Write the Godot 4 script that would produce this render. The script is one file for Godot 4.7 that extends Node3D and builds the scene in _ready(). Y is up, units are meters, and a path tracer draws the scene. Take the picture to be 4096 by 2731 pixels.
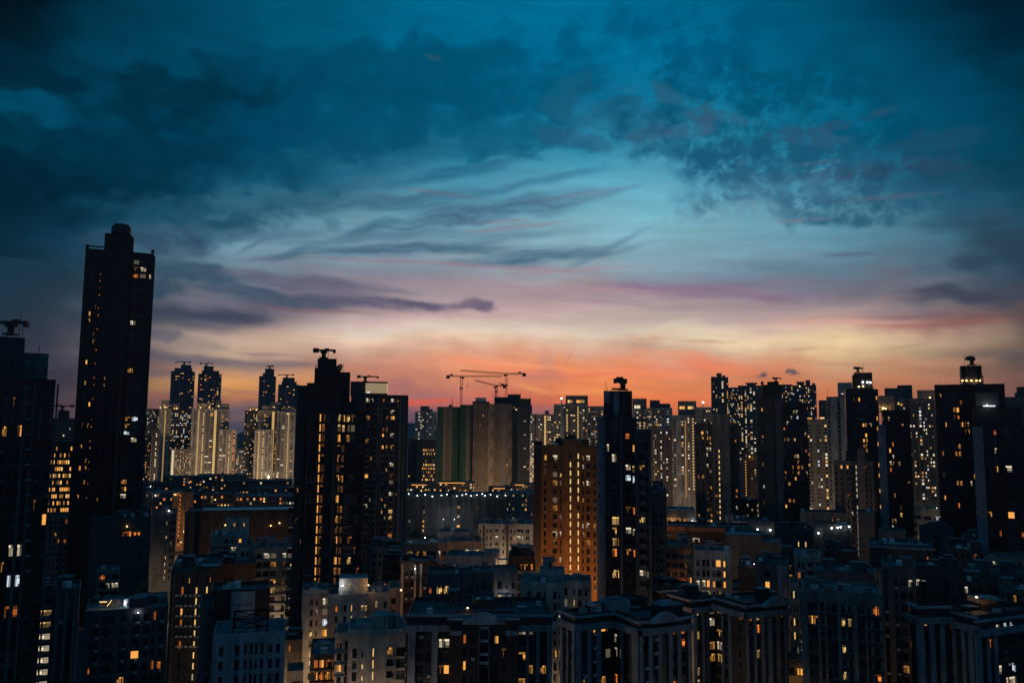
extends Node3D
# A city at dusk, looking west over old low-rise blocks towards a line of apartment towers under a sunset sky. Units are metres, y is up.

const EYE_HEIGHT := 80.0
var rng := RandomNumberGenerator.new()

func _ready():
	make_camera()
	make_world()
	make_materials()
	make_city()

func make_camera():
	var cam := Camera3D.new()
	cam.name = "camera"
	cam.position = Vector3(0, EYE_HEIGHT, 0)
	cam.rotation_degrees = Vector3(6.286, 0.0, 0.5)
	cam.fov = 43.763
	cam.near = 1.0
	cam.far = 30000.0
	add_child(cam)
	cam.current = true

func make_world():
	var env := Environment.new()
	env.background_mode = Environment.BG_SKY
	var sky := Sky.new()
	var pan := PanoramaSkyMaterial.new()
	pan.panorama = ImageTexture.create_from_image(sky_picture())
	sky.sky_material = pan
	env.sky = sky
	env.tonemap_mode = Environment.TONE_MAPPER_LINEAR
	env.tonemap_exposure = 1.0
	env.ambient_light_source = Environment.AMBIENT_SOURCE_SKY
	env.sdfgi_enabled = true
	env.ssao_enabled = true
	env.ssil_enabled = true
	env.fog_enabled = true
	env.fog_density = 0.00005
	env.fog_light_color = Color(0.62, 0.7, 0.8)
	var we := WorldEnvironment.new()
	we.name = "world"
	we.environment = env
	add_child(we)
	# the sun has set beyond the centre of the skyline: what is left of it is a weak, wide, warm glow
	var sun := DirectionalLight3D.new()
	sun.name = "afterglow"
	sun.light_energy = 0.03
	sun.light_color = Color(1.0, 0.62, 0.4)
	sun.light_angular_distance = 20.0
	sun.shadow_enabled = true
	sun.rotation_degrees = Vector3(-4.0, 172.0, 0.0)
	add_child(sun)

# ---------- the sky: colour by bearing and height, then clouds laid over it one by one ----------
const SKY_W := 4096
const SKY_H := 2048
const SKY_BEARING := [-35, -31.5, -28, -24.5, -21, -17.5, -14, -10.5, -7, -3.5, 0, 3.5, 7, 10.5, 14, 17.5, 21, 24.5, 28, 31.5, 35]
const SKY_HEIGHT := [0, 0.8, 1.5, 2.1, 2.7, 3.3, 3.9, 4.5, 5.1, 5.7, 6.3, 6.9, 7.5, 8.1, 8.7, 9.3, 9.9, 10.7, 12, 14, 16.5, 19, 22, 25, 29]
const SKY_COLOUR := [
	[46,48,60,46,48,60,87,70,77,105,84,89,112,93,98,100,93,104,98,94,107,99,94,109,111,98,110,124,102,110,145,107,107,172,114,100,194,119,95,204,122,92,205,122,90,195,118,91,183,113,92,164,106,92,133,91,87,96,72,78,96,72,78],
	[48,46,58,47,47,59,92,70,76,119,86,85,134,98,93,128,101,100,128,99,103,130,97,104,139,100,106,150,105,107,168,110,104,193,117,97,213,122,91,222,125,86,221,125,85,208,120,88,194,115,90,171,108,91,138,93,87,101,73,78,101,73,78],
	[46,45,57,47,45,57,90,69,74,128,89,83,153,104,90,153,108,96,154,104,99,157,99,100,164,102,103,172,107,105,189,113,102,213,119,94,231,124,87,240,127,80,237,127,79,223,123,84,206,118,89,179,110,90,144,94,86,106,74,78,107,74,78],
	[44,44,56,45,44,56,80,65,74,137,99,84,172,118,90,184,120,88,191,116,91,197,110,95,203,110,93,210,111,92,220,115,89,234,121,83,244,126,79,248,129,77,244,130,78,230,127,82,215,123,86,187,115,88,151,98,85,109,75,78,110,76,78],
	[42,44,56,43,44,56,72,63,73,157,117,86,214,152,91,213,146,86,204,134,94,199,124,102,206,122,101,215,122,98,227,126,92,241,133,84,248,136,79,244,132,80,237,130,82,227,129,83,215,128,85,193,121,86,158,104,84,112,78,78,112,78,78],
	[40,44,56,41,44,56,67,62,73,150,116,94,221,162,104,231,164,93,215,149,99,198,133,107,205,133,108,215,135,107,227,138,101,241,142,91,246,142,85,233,136,88,223,133,90,217,133,91,209,133,92,196,129,90,163,111,85,110,80,77,110,80,77],
	[38,44,57,38,44,57,64,62,74,115,95,95,169,128,111,207,152,110,206,147,109,196,136,112,209,139,111,226,144,109,238,144,103,246,141,93,246,139,89,232,139,95,222,139,99,215,140,102,205,142,105,197,137,101,165,118,92,107,82,76,106,82,76],
	[36,44,58,37,44,58,61,62,73,97,89,96,117,104,108,153,127,115,182,138,118,197,140,119,213,144,116,232,149,112,243,150,108,249,149,102,251,146,99,246,141,101,236,142,106,220,150,114,208,157,121,198,149,115,163,124,101,104,84,78,104,84,78],
	[33,44,58,34,44,58,59,61,73,120,107,107,171,146,133,189,161,138,191,155,136,203,155,134,219,155,127,233,156,120,240,157,117,241,158,117,239,157,119,228,152,122,221,156,127,221,171,135,223,184,141,200,164,129,158,130,108,104,86,78,106,88,79],
	[30,42,56,32,43,57,56,61,73,109,102,104,154,136,128,202,173,148,213,179,153,212,175,155,221,173,148,232,171,140,232,169,138,223,168,141,215,167,144,207,167,147,213,177,151,230,196,157,241,209,161,212,183,146,174,148,123,112,94,84,109,92,85],
	[28,42,56,29,42,56,52,59,72,98,95,100,165,146,137,192,166,149,214,186,165,229,198,174,235,199,172,239,200,171,237,197,168,230,190,165,225,189,163,227,197,165,232,206,169,238,211,172,237,207,169,211,177,148,165,133,117,103,87,84,99,83,82],
	[26,43,57,27,42,56,48,58,72,64,70,85,90,89,101,129,115,120,186,165,159,227,207,192,233,213,196,235,214,194,232,211,191,226,205,185,224,205,184,229,212,188,228,207,183,223,194,170,218,179,157,181,132,121,136,98,96,90,79,81,84,76,80],
	[24,44,58,25,44,58,45,59,74,72,79,94,77,82,99,87,87,104,147,131,137,204,177,172,215,188,180,219,194,183,218,194,182,213,190,178,206,184,174,197,176,169,194,171,164,199,169,159,198,162,153,160,128,128,119,100,105,73,72,80,65,70,80],
	[22,44,58,23,44,58,42,60,76,90,96,108,108,107,120,101,97,113,126,116,128,168,146,150,186,159,159,194,165,164,198,169,167,199,173,169,196,173,168,183,163,162,178,158,157,180,156,155,176,152,151,144,128,132,107,101,109,59,69,81,55,68,82],
	[19,44,60,20,44,59,38,60,76,84,96,110,116,120,132,102,105,121,125,118,131,145,132,143,159,141,150,175,151,157,186,159,162,191,164,165,189,164,164,174,154,156,164,148,151,159,143,148,146,134,141,125,115,124,97,94,106,52,67,82,49,67,84],
	[15,43,60,18,44,60,34,62,79,73,92,108,98,112,127,103,115,131,124,124,137,152,139,148,166,148,154,173,152,158,175,153,159,173,152,157,168,149,155,161,142,152,152,135,147,137,128,140,123,120,133,112,106,121,88,90,105,48,70,87,46,73,91],
	[11,43,60,14,43,60,30,62,80,69,94,112,97,116,132,107,123,139,119,126,142,134,130,146,148,139,150,162,148,155,168,151,157,168,151,157,164,147,156,148,136,152,133,126,147,122,124,142,110,120,137,100,110,127,79,96,113,45,74,93,44,75,94],
	[6,42,60,9,43,60,24,59,80,60,91,111,91,117,136,111,133,149,121,136,152,131,140,156,138,143,157,145,147,159,149,151,162,150,155,165,145,155,167,132,148,165,119,142,161,107,136,154,98,129,147,90,118,136,72,100,119,43,76,95,42,77,96],
	[2,38,55,4,40,57,14,55,77,45,85,109,80,118,140,112,149,166,120,152,168,128,155,170,131,156,171,134,158,172,136,161,175,137,167,180,135,169,183,129,166,181,122,162,178,113,155,172,103,147,165,85,129,148,62,106,126,37,77,97,34,75,96],
	[0,38,56,0,38,55,3,48,69,18,66,90,43,93,117,75,127,150,95,144,164,111,157,174,116,163,180,119,169,185,123,174,190,127,179,195,129,181,197,126,180,196,119,174,191,106,162,181,91,148,170,68,123,146,45,97,120,23,70,92,17,66,88],
	[0,54,75,0,50,70,0,53,75,0,55,78,5,66,91,17,83,110,38,103,130,59,122,148,73,139,164,83,153,177,92,162,187,98,170,193,101,173,196,97,169,193,88,160,186,71,145,172,53,129,157,31,106,133,13,83,108,3,60,82,2,55,77],
	[0,38,55,0,48,67,0,63,89,0,61,85,0,61,86,0,67,94,4,78,106,11,89,119,22,102,133,33,116,147,43,128,159,51,138,169,54,143,174,50,140,172,41,133,166,27,121,154,12,108,141,2,92,123,0,74,102,0,51,72,0,45,65],
	[1,18,29,0,30,45,0,58,82,0,65,91,0,69,96,0,73,102,0,79,110,0,86,118,1,91,125,2,96,131,6,103,139,11,111,147,13,116,153,13,118,155,10,115,152,5,105,141,1,95,129,0,80,111,0,62,88,0,39,58,0,34,50],
	[1,10,18,1,19,31,0,45,65,0,62,87,0,72,100,0,79,109,0,86,118,0,92,126,0,97,134,0,103,142,0,106,147,0,109,150,0,111,152,0,109,150,0,104,143,0,93,128,0,80,112,0,64,92,0,48,71,0,30,47,0,27,42],
	[1,10,18,1,22,35,0,45,67,0,61,87,0,73,101,0,81,112,0,90,122,0,97,132,0,101,138,0,106,144,0,107,146,0,106,146,0,105,144,0,101,139,0,94,131,0,82,116,0,69,100,0,58,85,0,46,69,0,31,48,0,27,42]]
# bearing, height, half length, half thickness (degrees), tilt, colour, cover, kind: p puffs, w wisps, s soft sheets, m mackerel, f fine mackerel, q small ragged clouds
const CLOUDS := [
	[-21.60,20.55,9.73,2.637,9,0,42,62,0.90,"p"], [-10.03,23.13,10.58,3.026,3,0,70,100,0.85,"p"], [-0.12,23.22,9.82,3.071,-10,0,80,112,0.80,"p"], [7.37,20.94,7.37,1.715,-12,38,94,126,0.60,"p"],
	[-28.85,14.79,7.48,2.735,4,0,34,50,0.90,"p"], [-21.41,16.97,9.67,2.868,6,0,50,74,0.80,"p"], [-13.27,19.65,9.27,2.474,4,0,72,104,0.75,"p"], [-30.69,18.63,2.73,1.102,-4,0,76,106,0.90,"p"],
	[-30.29,20.52,3.42,0.817,-22,0,40,58,0.80,"p"], [-2.71,20.21,9.05,1.580,-6,4,80,112,0.70,"p"], [5.12,19.58,4.14,0.792,-6,40,92,124,0.70,"p"], [8.73,19.79,2.55,0.550,10,60,98,126,0.60,"p"],
	[-15.30,16.97,6.80,1.721,12,12,78,106,0.70,"p"], [-7.50,18.12,7.18,0.957,14,24,96,128,0.70,"w"], [-3.94,17.45,5.70,0.645,12,34,98,130,0.70,"w"], [1.22,16.80,5.88,0.455,11,52,112,142,0.75,"w"],
	[4.77,15.72,4.45,0.293,12,84,120,146,0.60,"w"], [-4.43,15.97,3.61,0.195,-6,150,112,126,0.70,"w"], [3.28,15.90,4.47,0.212,8,112,116,140,0.60,"w"], [-1.33,14.28,3.10,0.148,4,160,112,126,0.70,"w"],
	[-2.62,14.71,7.57,1.233,8,64,98,126,0.80,"w"], [-9.46,15.45,5.05,0.808,8,66,106,132,0.60,"w"], [-19.74,13.12,5.51,0.936,6,50,88,112,0.85,"p"], [-24.09,11.78,3.74,0.913,0,44,70,92,0.80,"p"],
	[-22.14,13.67,6.24,1.072,4,20,70,94,0.70,"p"], [-14.74,11.71,2.41,0.387,22,52,94,118,0.85,"w"], [-16.19,11.23,2.38,0.192,6,96,104,126,0.70,"w"], [-9.71,13.72,3.02,0.554,20,52,98,124,0.80,"w"],
	[-12.24,13.87,0.82,0.581,-40,60,108,132,0.60,"w"], [-17.48,11.96,1.10,0.143,30,70,104,124,0.60,"w"], [-7.02,12.22,8.80,0.529,3,64,98,122,0.85,"w"], [1.44,11.96,7.53,0.533,7,68,102,126,0.90,"w"],
	[6.30,12.40,3.38,0.298,25,84,122,142,0.60,"w"], [-6.02,13.21,7.15,0.396,4,88,130,150,0.60,"w"], [-1.60,11.34,7.53,0.217,-2,168,124,138,0.55,"w"], [-9.15,11.50,6.02,0.181,-1,158,118,132,0.50,"w"],
	[4.26,11.09,4.42,0.133,4,170,130,142,0.60,"w"], [-12.63,10.80,4.90,0.359,-2,124,128,144,0.60,"w"], [-21.12,9.90,2.84,1.032,-6,52,80,100,0.92,"p"], [-22.77,8.73,1.75,0.620,0,48,72,92,0.90,"p"],
	[-17.70,9.78,1.87,0.415,8,84,96,116,0.70,"w"], [-13.99,9.67,7.10,0.716,-2,98,96,118,0.85,"w"], [-16.78,8.78,7.53,0.643,-4,66,82,104,0.90,"w"], [-20.34,7.43,6.46,0.537,-2,62,68,88,0.80,"s"],
	[-9.08,8.73,7.32,0.531,-2,92,88,112,0.90,"w"], [-6.10,8.67,2.02,0.501,-2,96,88,112,0.90,"p"], [-2.78,8.57,1.53,0.605,-6,100,90,112,0.90,"p"], [-14.48,8.09,5.28,0.195,-2,130,92,100,0.60,"w"],
	[-5.96,10.14,7.11,0.400,-2,168,142,152,0.60,"w"], [1.71,9.59,5.62,0.436,-10,168,140,154,0.60,"w"], [7.30,8.90,3.01,0.433,-8,160,140,150,0.70,"w"], [-20.24,4.55,6.58,0.411,-3,100,94,106,0.70,"w"],
	[-15.69,4.45,4.24,0.243,0,122,106,112,0.80,"w"], [-21.18,5.60,4.00,0.346,-2,160,142,134,0.80,"f"], [-22.92,6.00,1.59,0.527,-4,96,92,106,0.85,"p"], [-16.26,5.05,2.35,0.129,-2,124,108,114,0.80,"w"],
	[-12.89,5.78,2.58,0.115,4,206,166,158,0.70,"w"], [-22.50,3.52,2.32,0.466,-4,108,92,100,0.80,"w"], [-21.57,2.15,3.22,0.250,-4,160,98,88,0.70,"w"], [-17.50,1.28,2.61,0.878,0,116,96,110,0.85,"s"],
	[-17.09,2.57,3.71,0.193,-6,176,120,106,0.70,"w"], [-6.81,2.93,4.66,0.768,-12,178,116,112,0.80,"s"], [-4.47,2.71,4.02,0.502,-6,184,118,110,0.70,"w"], [-8.16,4.08,4.31,0.333,-6,214,136,112,0.60,"w"],
	[-5.96,2.16,2.83,0.184,5,246,98,76,0.90,"w"], [-5.78,1.28,3.33,0.666,0,122,92,108,0.80,"s"], [2.29,5.21,0.78,1.178,0,208,150,134,0.50,"s"], [2.08,3.87,2.19,0.572,-4,196,126,116,0.75,"w"],
	[-0.80,4.52,4.39,0.370,-8,252,144,104,0.60,"w"], [3.76,5.15,0.81,0.084,70,186,134,134,0.80,"w"], [1.51,2.99,1.85,0.302,-14,255,172,104,0.80,"w"], [4.60,2.84,4.01,0.201,2,255,166,94,0.80,"w"],
	[7.60,3.55,4.96,0.267,-4,255,152,88,0.60,"w"], [5.61,4.05,3.67,0.235,4,236,128,96,0.60,"w"], [2.59,1.69,3.35,0.402,0,176,112,112,0.70,"s"], [2.58,4.54,6.07,0.236,-3,255,168,118,0.60,"w"],
	[12.84,9.52,7.12,0.557,-3,132,112,138,0.85,"w"], [17.56,8.85,3.09,0.449,-14,136,114,132,0.85,"w"], [13.39,8.55,5.62,0.393,0,166,144,148,0.70,"w"], [7.64,9.64,7.03,0.233,-2,186,140,150,0.60,"w"],
	[21.69,11.42,2.65,0.248,-2,90,100,122,0.85,"w"], [18.82,11.52,1.38,0.079,6,150,126,142,0.60,"w"], [19.44,10.54,5.15,0.474,-8,98,126,146,0.70,"w"], [23.20,9.12,2.15,0.278,2,110,106,118,0.80,"w"],
	[24.66,9.11,0.98,0.214,28,100,102,116,0.80,"w"], [25.09,9.36,5.02,0.396,4,112,116,130,0.60,"w"], [29.46,8.45,5.14,0.938,-4,62,68,84,0.85,"s"], [31.04,10.94,4.13,1.721,-14,40,64,80,0.80,"s"],
	[29.06,12.90,4.32,1.017,-8,44,74,96,0.60,"w"], [27.73,6.93,4.77,0.269,0,158,96,94,0.40,"w"], [27.48,7.42,5.06,0.239,-1,124,98,104,0.75,"w"], [21.85,7.21,4.81,0.219,-2,224,166,152,0.60,"w"],
	[29.68,5.03,3.69,0.410,-2,108,96,90,0.85,"w"], [30.86,4.69,1.74,0.434,0,80,76,76,0.85,"w"], [24.91,5.60,2.22,0.076,7,176,138,112,0.80,"w"], [19.12,5.62,1.96,0.096,4,190,150,124,0.80,"w"],
	[13.27,6.22,2.72,0.115,-2,200,156,126,0.70,"f"], [9.48,6.51,2.14,0.133,-2,206,162,134,0.70,"f"], [23.21,4.59,5.97,0.217,-2,200,146,112,0.60,"w"], [25.27,3.39,5.76,0.274,0,196,126,100,0.60,"w"],
	[14.12,4.43,5.23,0.653,-8,252,132,92,0.50,"s"], [11.72,5.36,4.85,0.363,-6,246,158,122,0.60,"w"], [25.92,2.32,4.06,0.242,0,170,104,92,0.60,"w"], [16.39,3.95,0.37,0.275,20,98,86,100,0.95,"q"],
	[16.00,3.87,0.37,0.146,20,200,128,104,0.60,"q"], [18.24,4.10,0.58,0.240,-16,98,88,98,0.95,"q"], [20.01,20.33,16.13,4.907,-6,0,72,102,0.70,"m"], [11.18,25.46,11.85,2.498,-4,0,84,120,0.70,"m"],
	[23.57,14.67,8.95,1.812,-4,34,84,112,0.75,"m"], [16.75,15.86,6.64,2.036,-2,62,112,140,0.85,"f"], [14.31,14.42,5.32,0.959,-2,110,158,178,0.70,"f"], [23.64,16.32,7.53,0.897,-4,64,84,112,0.70,"m"],
	[14.10,20.57,3.11,0.765,-10,98,102,130,0.45,"m"], [19.65,18.78,3.23,0.664,-8,92,96,124,0.45,"m"], [12.10,19.78,2.49,0.622,0,96,106,134,0.50,"m"], [22.58,19.58,3.56,0.382,6,60,84,114,0.50,"m"],
	[20.07,17.29,1.98,0.152,-2,130,110,130,0.50,"w"], [26.57,17.89,4.16,0.867,0,40,72,98,0.50,"m"], [9.77,22.39,3.23,0.764,-12,70,106,136,0.45,"m"], [24.44,14.73,3.70,0.210,-2,100,98,118,0.50,"m"],
	[19.04,13.81,2.45,0.109,0,128,122,140,0.60,"f"], [-12.81,15.89,6.93,0.956,12,40,92,118,0.60,"w"], [-6.92,15.56,7.16,0.747,8,58,102,130,0.65,"w"], [-15.21,14.76,5.80,0.793,8,44,90,114,0.60,"w"],
	[0.47,15.73,6.22,0.589,9,70,116,144,0.60,"w"], [-10.22,12.88,6.00,0.490,6,74,112,134,0.60,"w"], [-0.89,13.08,6.53,0.431,7,84,122,144,0.60,"w"], [-15.93,12.71,3.83,0.415,8,70,106,128,0.60,"w"],
	[-0.03,13.92,5.16,0.231,6,150,116,132,0.50,"w"], [-13.48,11.81,4.88,0.259,8,60,94,116,0.60,"w"], [18.37,17.60,10.90,1.995,-4,30,86,116,0.60,"m"], [26.48,15.85,5.80,1.612,-4,24,66,92,0.60,"m"],
	[-5.75,24.53,0.87,0.241,-10,64,86,108,0.50,"s"], [8.78,25.31,8.94,0.593,14,0,122,166,0.35,"w"]]

func sky_base(az: float, el: float, grid: Array) -> Vector3:
	var a := clampf(az, SKY_BEARING[0], SKY_BEARING[-1])
	var e := clampf(el, SKY_HEIGHT[0], SKY_HEIGHT[-1])
	var fi := (a - SKY_BEARING[0]) / (SKY_BEARING[1] - SKY_BEARING[0])
	var i := mini(int(fi), SKY_BEARING.size() - 2)
	var j := 0
	while j < SKY_HEIGHT.size() - 2 and SKY_HEIGHT[j + 1] < e:
		j += 1
	var u := fi - i
	var v: float = (e - SKY_HEIGHT[j]) / (SKY_HEIGHT[j + 1] - SKY_HEIGHT[j])
	var c: Vector3 = grid[j][i].lerp(grid[j][i + 1], u).lerp(grid[j + 1][i].lerp(grid[j + 1][i + 1], u), v)
	# higher up and round to the east the blue of dusk goes on
	var rest := Vector3(30, 66, 92).lerp(Vector3(74, 70, 80), smoothstep(70.0, 170.0, absf(az))).lerp(Vector3(4, 86, 124), smoothstep(4.0, 48.0, el))
	var out := maxf(smoothstep(29.0, 60.0, el), smoothstep(34.0, 75.0, absf(az)))
	return c.lerp(rest, out)

func fbm(s: int, octaves: int, freq := 1.0) -> FastNoiseLite:
	var n := FastNoiseLite.new()
	n.noise_type = FastNoiseLite.TYPE_SIMPLEX_SMOOTH
	n.seed = s
	n.frequency = freq
	n.fractal_octaves = octaves
	n.fractal_gain = 0.55
	return n

func sky_picture() -> Image:
	var grid := []
	for row in SKY_COLOUR:
		var line := []
		for i in SKY_BEARING.size():
			line.append(Vector3(row[i * 3], row[i * 3 + 1], row[i * 3 + 2]))
		grid.append(line)
	var low := Image.create(512, 256, false, Image.FORMAT_RGB8)
	for y in 256:
		for x in 512:
			var az := (x + 0.5) / 512.0 * 360.0
			var c := sky_base(az if az < 180.0 else az - 360.0, maxf(90.0 - (y + 0.5) / 256.0 * 180.0, 0.0), grid)
			low.set_pixel(x, y, Color(c.x / 255.0, c.y / 255.0, c.z / 255.0))
	low.resize(SKY_W, SKY_H, Image.INTERPOLATE_BILINEAR)
	# the sunset quarter, with its clouds
	var per := SKY_W / 360.0
	var a0 := -44.0
	var e0 := 42.0
	var w := int(88.0 * per)
	var h := int(43.0 * per)
	var R := PackedFloat32Array(); R.resize(w * h)
	var G := R.duplicate()
	var B := R.duplicate()
	var streak := fbm(11, 4)
	var soft := fbm(12, 5)
	for y in h:
		var el := e0 - (y + 0.5) / per
		for x in w:
			var az := a0 + (x + 0.5) / per
			var wob := soft.get_noise_2d(az * 0.12, el * 0.2)
			var c := sky_base(az + 2.0 * wob, el + 0.7 * wob * clampf(el * 0.25, 0.0, 1.0), grid)
			var k := 1.0 + 0.07 * streak.get_noise_2d(az * 0.1 + 3.0, el * 0.9 + 0.1 * az * 0.35) + 0.05 * wob
			var n := y * w + x
			R[n] = c.x * k; G[n] = c.y * k; B[n] = c.z * k
	var warp := fbm(21, 3)
	var puff := fbm(22, 5)
	var wisp := fbm(23, 5)
	var cells := FastNoiseLite.new()
	cells.noise_type = FastNoiseLite.TYPE_CELLULAR
	cells.cellular_return_type = FastNoiseLite.RETURN_DISTANCE
	cells.seed = 5
	cells.frequency = 1.0
	cells.fractal_type = FastNoiseLite.FRACTAL_NONE
	for q in CLOUDS:
		var ca: float = q[0]; var ce: float = q[1]; var ra: float = q[2]; var re: float = q[3]
		var t := deg_to_rad(q[4]); var ct := cos(t); var sn := sin(t)
		var col := Vector3(q[5], q[6], q[7]); var cover: float = q[8]; var kind: String = q[9]
		var reach := 1.5
		var bx := (absf(ra * ct) + absf(re * sn)) * reach + 0.8
		var by := (absf(ra * sn) + absf(re * ct)) * reach + 0.8
		var x0 := maxi(0, int((ca - bx - a0) * per)); var x1 := mini(w, int((ca + bx - a0) * per) + 1)
		var y0 := maxi(0, int((e0 - ce - by) * per)); var y1 := mini(h, int((e0 - ce + by) * per) + 1)
		for y in range(y0, y1):
			var el := e0 - (y + 0.5) / per
			for x in range(x0, x1):
				var az := a0 + (x + 0.5) / per
				var da := az - ca; var de := el - ce
				var big := warp.get_noise_2d(az * 0.16, el * 0.28)
				var u := da * ct + de * sn
				var v := -da * sn + de * ct + big * minf(re, 1.6) * (0.9 if kind != "w" else 0.55)
				var f := 1.0 - sqrt(u * u / (ra * ra) + v * v / (re * re))
				if f < -0.7:
					continue
				var a := 0.0
				match kind:
					"p":
						a = smoothstep(-0.05, 0.55, f + 0.75 * puff.get_noise_2d(az * 0.22, el * 0.36) + 0.12 * puff.get_noise_2d(az * 1.7, el * 2.6))
						a *= 0.86 + 0.3 * puff.get_noise_2d(az * 0.5 + 9.0, el * 0.8)
					"w":
						var n := wisp.get_noise_2d(u * 0.075 + ca, v * 0.9 + ce)
						a = smoothstep(-0.12, 0.85, f + 0.55 * n) * (0.86 + 0.5 * wisp.get_noise_2d(u * 0.16 + 4.0, v * 2.6 + 5.0 + u * 0.12) + 0.4 * wisp.get_noise_2d(u * 0.3, v * 7.0 + u * 0.3))
					"s":
						a = smoothstep(0.0, 0.75, f + 0.4 * wisp.get_noise_2d(az * 0.14, el * 0.8))
					"q":
						a = smoothstep(0.1, 0.6, f + 0.7 * puff.get_noise_2d(az * 2.4, el * 2.8))
					"m", "f":
						var s := 0.6 if kind == "m" else 1.35
						var rows := 16.0 * log(el + 7.0)
						var d := cells.get_noise_2d(az * s + 0.5 * puff.get_noise_2d(az * 0.7, el), rows * s * 1.5 + 0.5 * puff.get_noise_2d(az + 30.0, el)) + 1.0
						a = smoothstep(0.0, 0.5, f + 0.35 * puff.get_noise_2d(az * 0.2, el * 0.3)) * smoothstep(1.0, 0.1, d + 0.5 * puff.get_noise_2d(az * 0.4, el * 0.7) + 0.35 * puff.get_noise_2d(az * 1.9, el * 3.0)) * 1.05
				a = clampf(a * cover, 0.0, 1.0)
				if a > 0.004:
					var n := y * w + x
					R[n] = lerpf(R[n], col.x, a); G[n] = lerpf(G[n], col.y, a); B[n] = lerpf(B[n], col.z, a)
	var grain := RandomNumberGenerator.new()
	grain.seed = 77
	var bytes := PackedByteArray(); bytes.resize(w * h * 3)
	for n in w * h:
		var g := grain.randf_range(-0.9, 0.9)
		bytes[n * 3] = clampi(int(R[n] + g + 0.5), 0, 255); bytes[n * 3 + 1] = clampi(int(G[n] + g + 0.5), 0, 255); bytes[n * 3 + 2] = clampi(int(B[n] + g + 0.5), 0, 255)
	var front := Image.create_from_data(w, h, false, Image.FORMAT_RGB8, bytes)
	var half := w / 2
	var top := int((90.0 - e0) * per)
	low.blit_rect(front, Rect2i(half, 0, w - half, h), Vector2i(0, top))
	low.blit_rect(front, Rect2i(0, 0, half, h), Vector2i(SKY_W - half, top))
	return low

# ---------- materials ----------
var mats := {}
var unit_box: BoxMesh
var unit_tube: CylinderMesh
var window_dark := []
var window_lit := {}
var names_used := {}

func lin(r: float, g: float, b: float) -> Color:
	return Color(r, g, b).linear_to_srgb()

func grain_picture(size: int, s: int, stretch: float, low: float, seams := 0) -> ImageTexture:
	# weathering of a painted or tiled wall: blotches and, with a stretch, rain streaks
	var a := fbm(s, 5, 1.0)
	var b := fbm(s + 1, 3, 1.0)
	var im := Image.create(size, size, true, Image.FORMAT_RGB8)
	for y in size:
		for x in size:
			# four shifted copies blended across make it tile
			var fx := float(x) / size
			var fy := float(y) / size
			var v := 0.0
			for k in 4:
				var ox := float(k & 1)
				var oy := float(k >> 1)
				var wgt := (fx if ox > 0.5 else 1.0 - fx) * (fy if oy > 0.5 else 1.0 - fy)
				var px := (fx - ox) * 6.0
				var py := (fy - oy) * 6.0 / stretch
				v += wgt * (0.7 * a.get_noise_2d(px, py) + 0.5 * b.get_noise_2d(px * 9.0, py * 9.0))
			var c := clampf(lerpf(low, 1.0, clampf(0.62 + 1.1 * v, 0.0, 1.0)), 0.0, 1.0)
			if seams > 0 and (x % (size / seams) == 0 or y % (size / seams) == 0):
				c *= 0.72
			im.set_pixel(x, y, Color(c, c, c))
	im.generate_mipmaps()
	return ImageTexture.create_from_image(im)

func paint(called: String, c: Color, rough: float, tex: Texture2D = null, scale := Vector3(0.05, 0.05, 0.05), metal := 0.0, spec := 0.5):
	var m := StandardMaterial3D.new()
	m.resource_name = called
	m.albedo_color = c
	m.roughness = rough
	m.metallic = metal
	m.metallic_specular = spec
	if tex:
		m.albedo_texture = tex
		m.uv1_triplanar = true
		m.uv1_world_triplanar = true
		m.uv1_scale = scale
	mats[called] = m

func glow(called: String, c: Color, energy: float):
	var m := StandardMaterial3D.new()
	m.resource_name = called
	m.albedo_color = lin(0.1, 0.1, 0.1)
	m.roughness = 0.4
	m.emission_enabled = true
	m.emission = c
	m.emission_energy_multiplier = energy
	mats[called] = m

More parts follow.
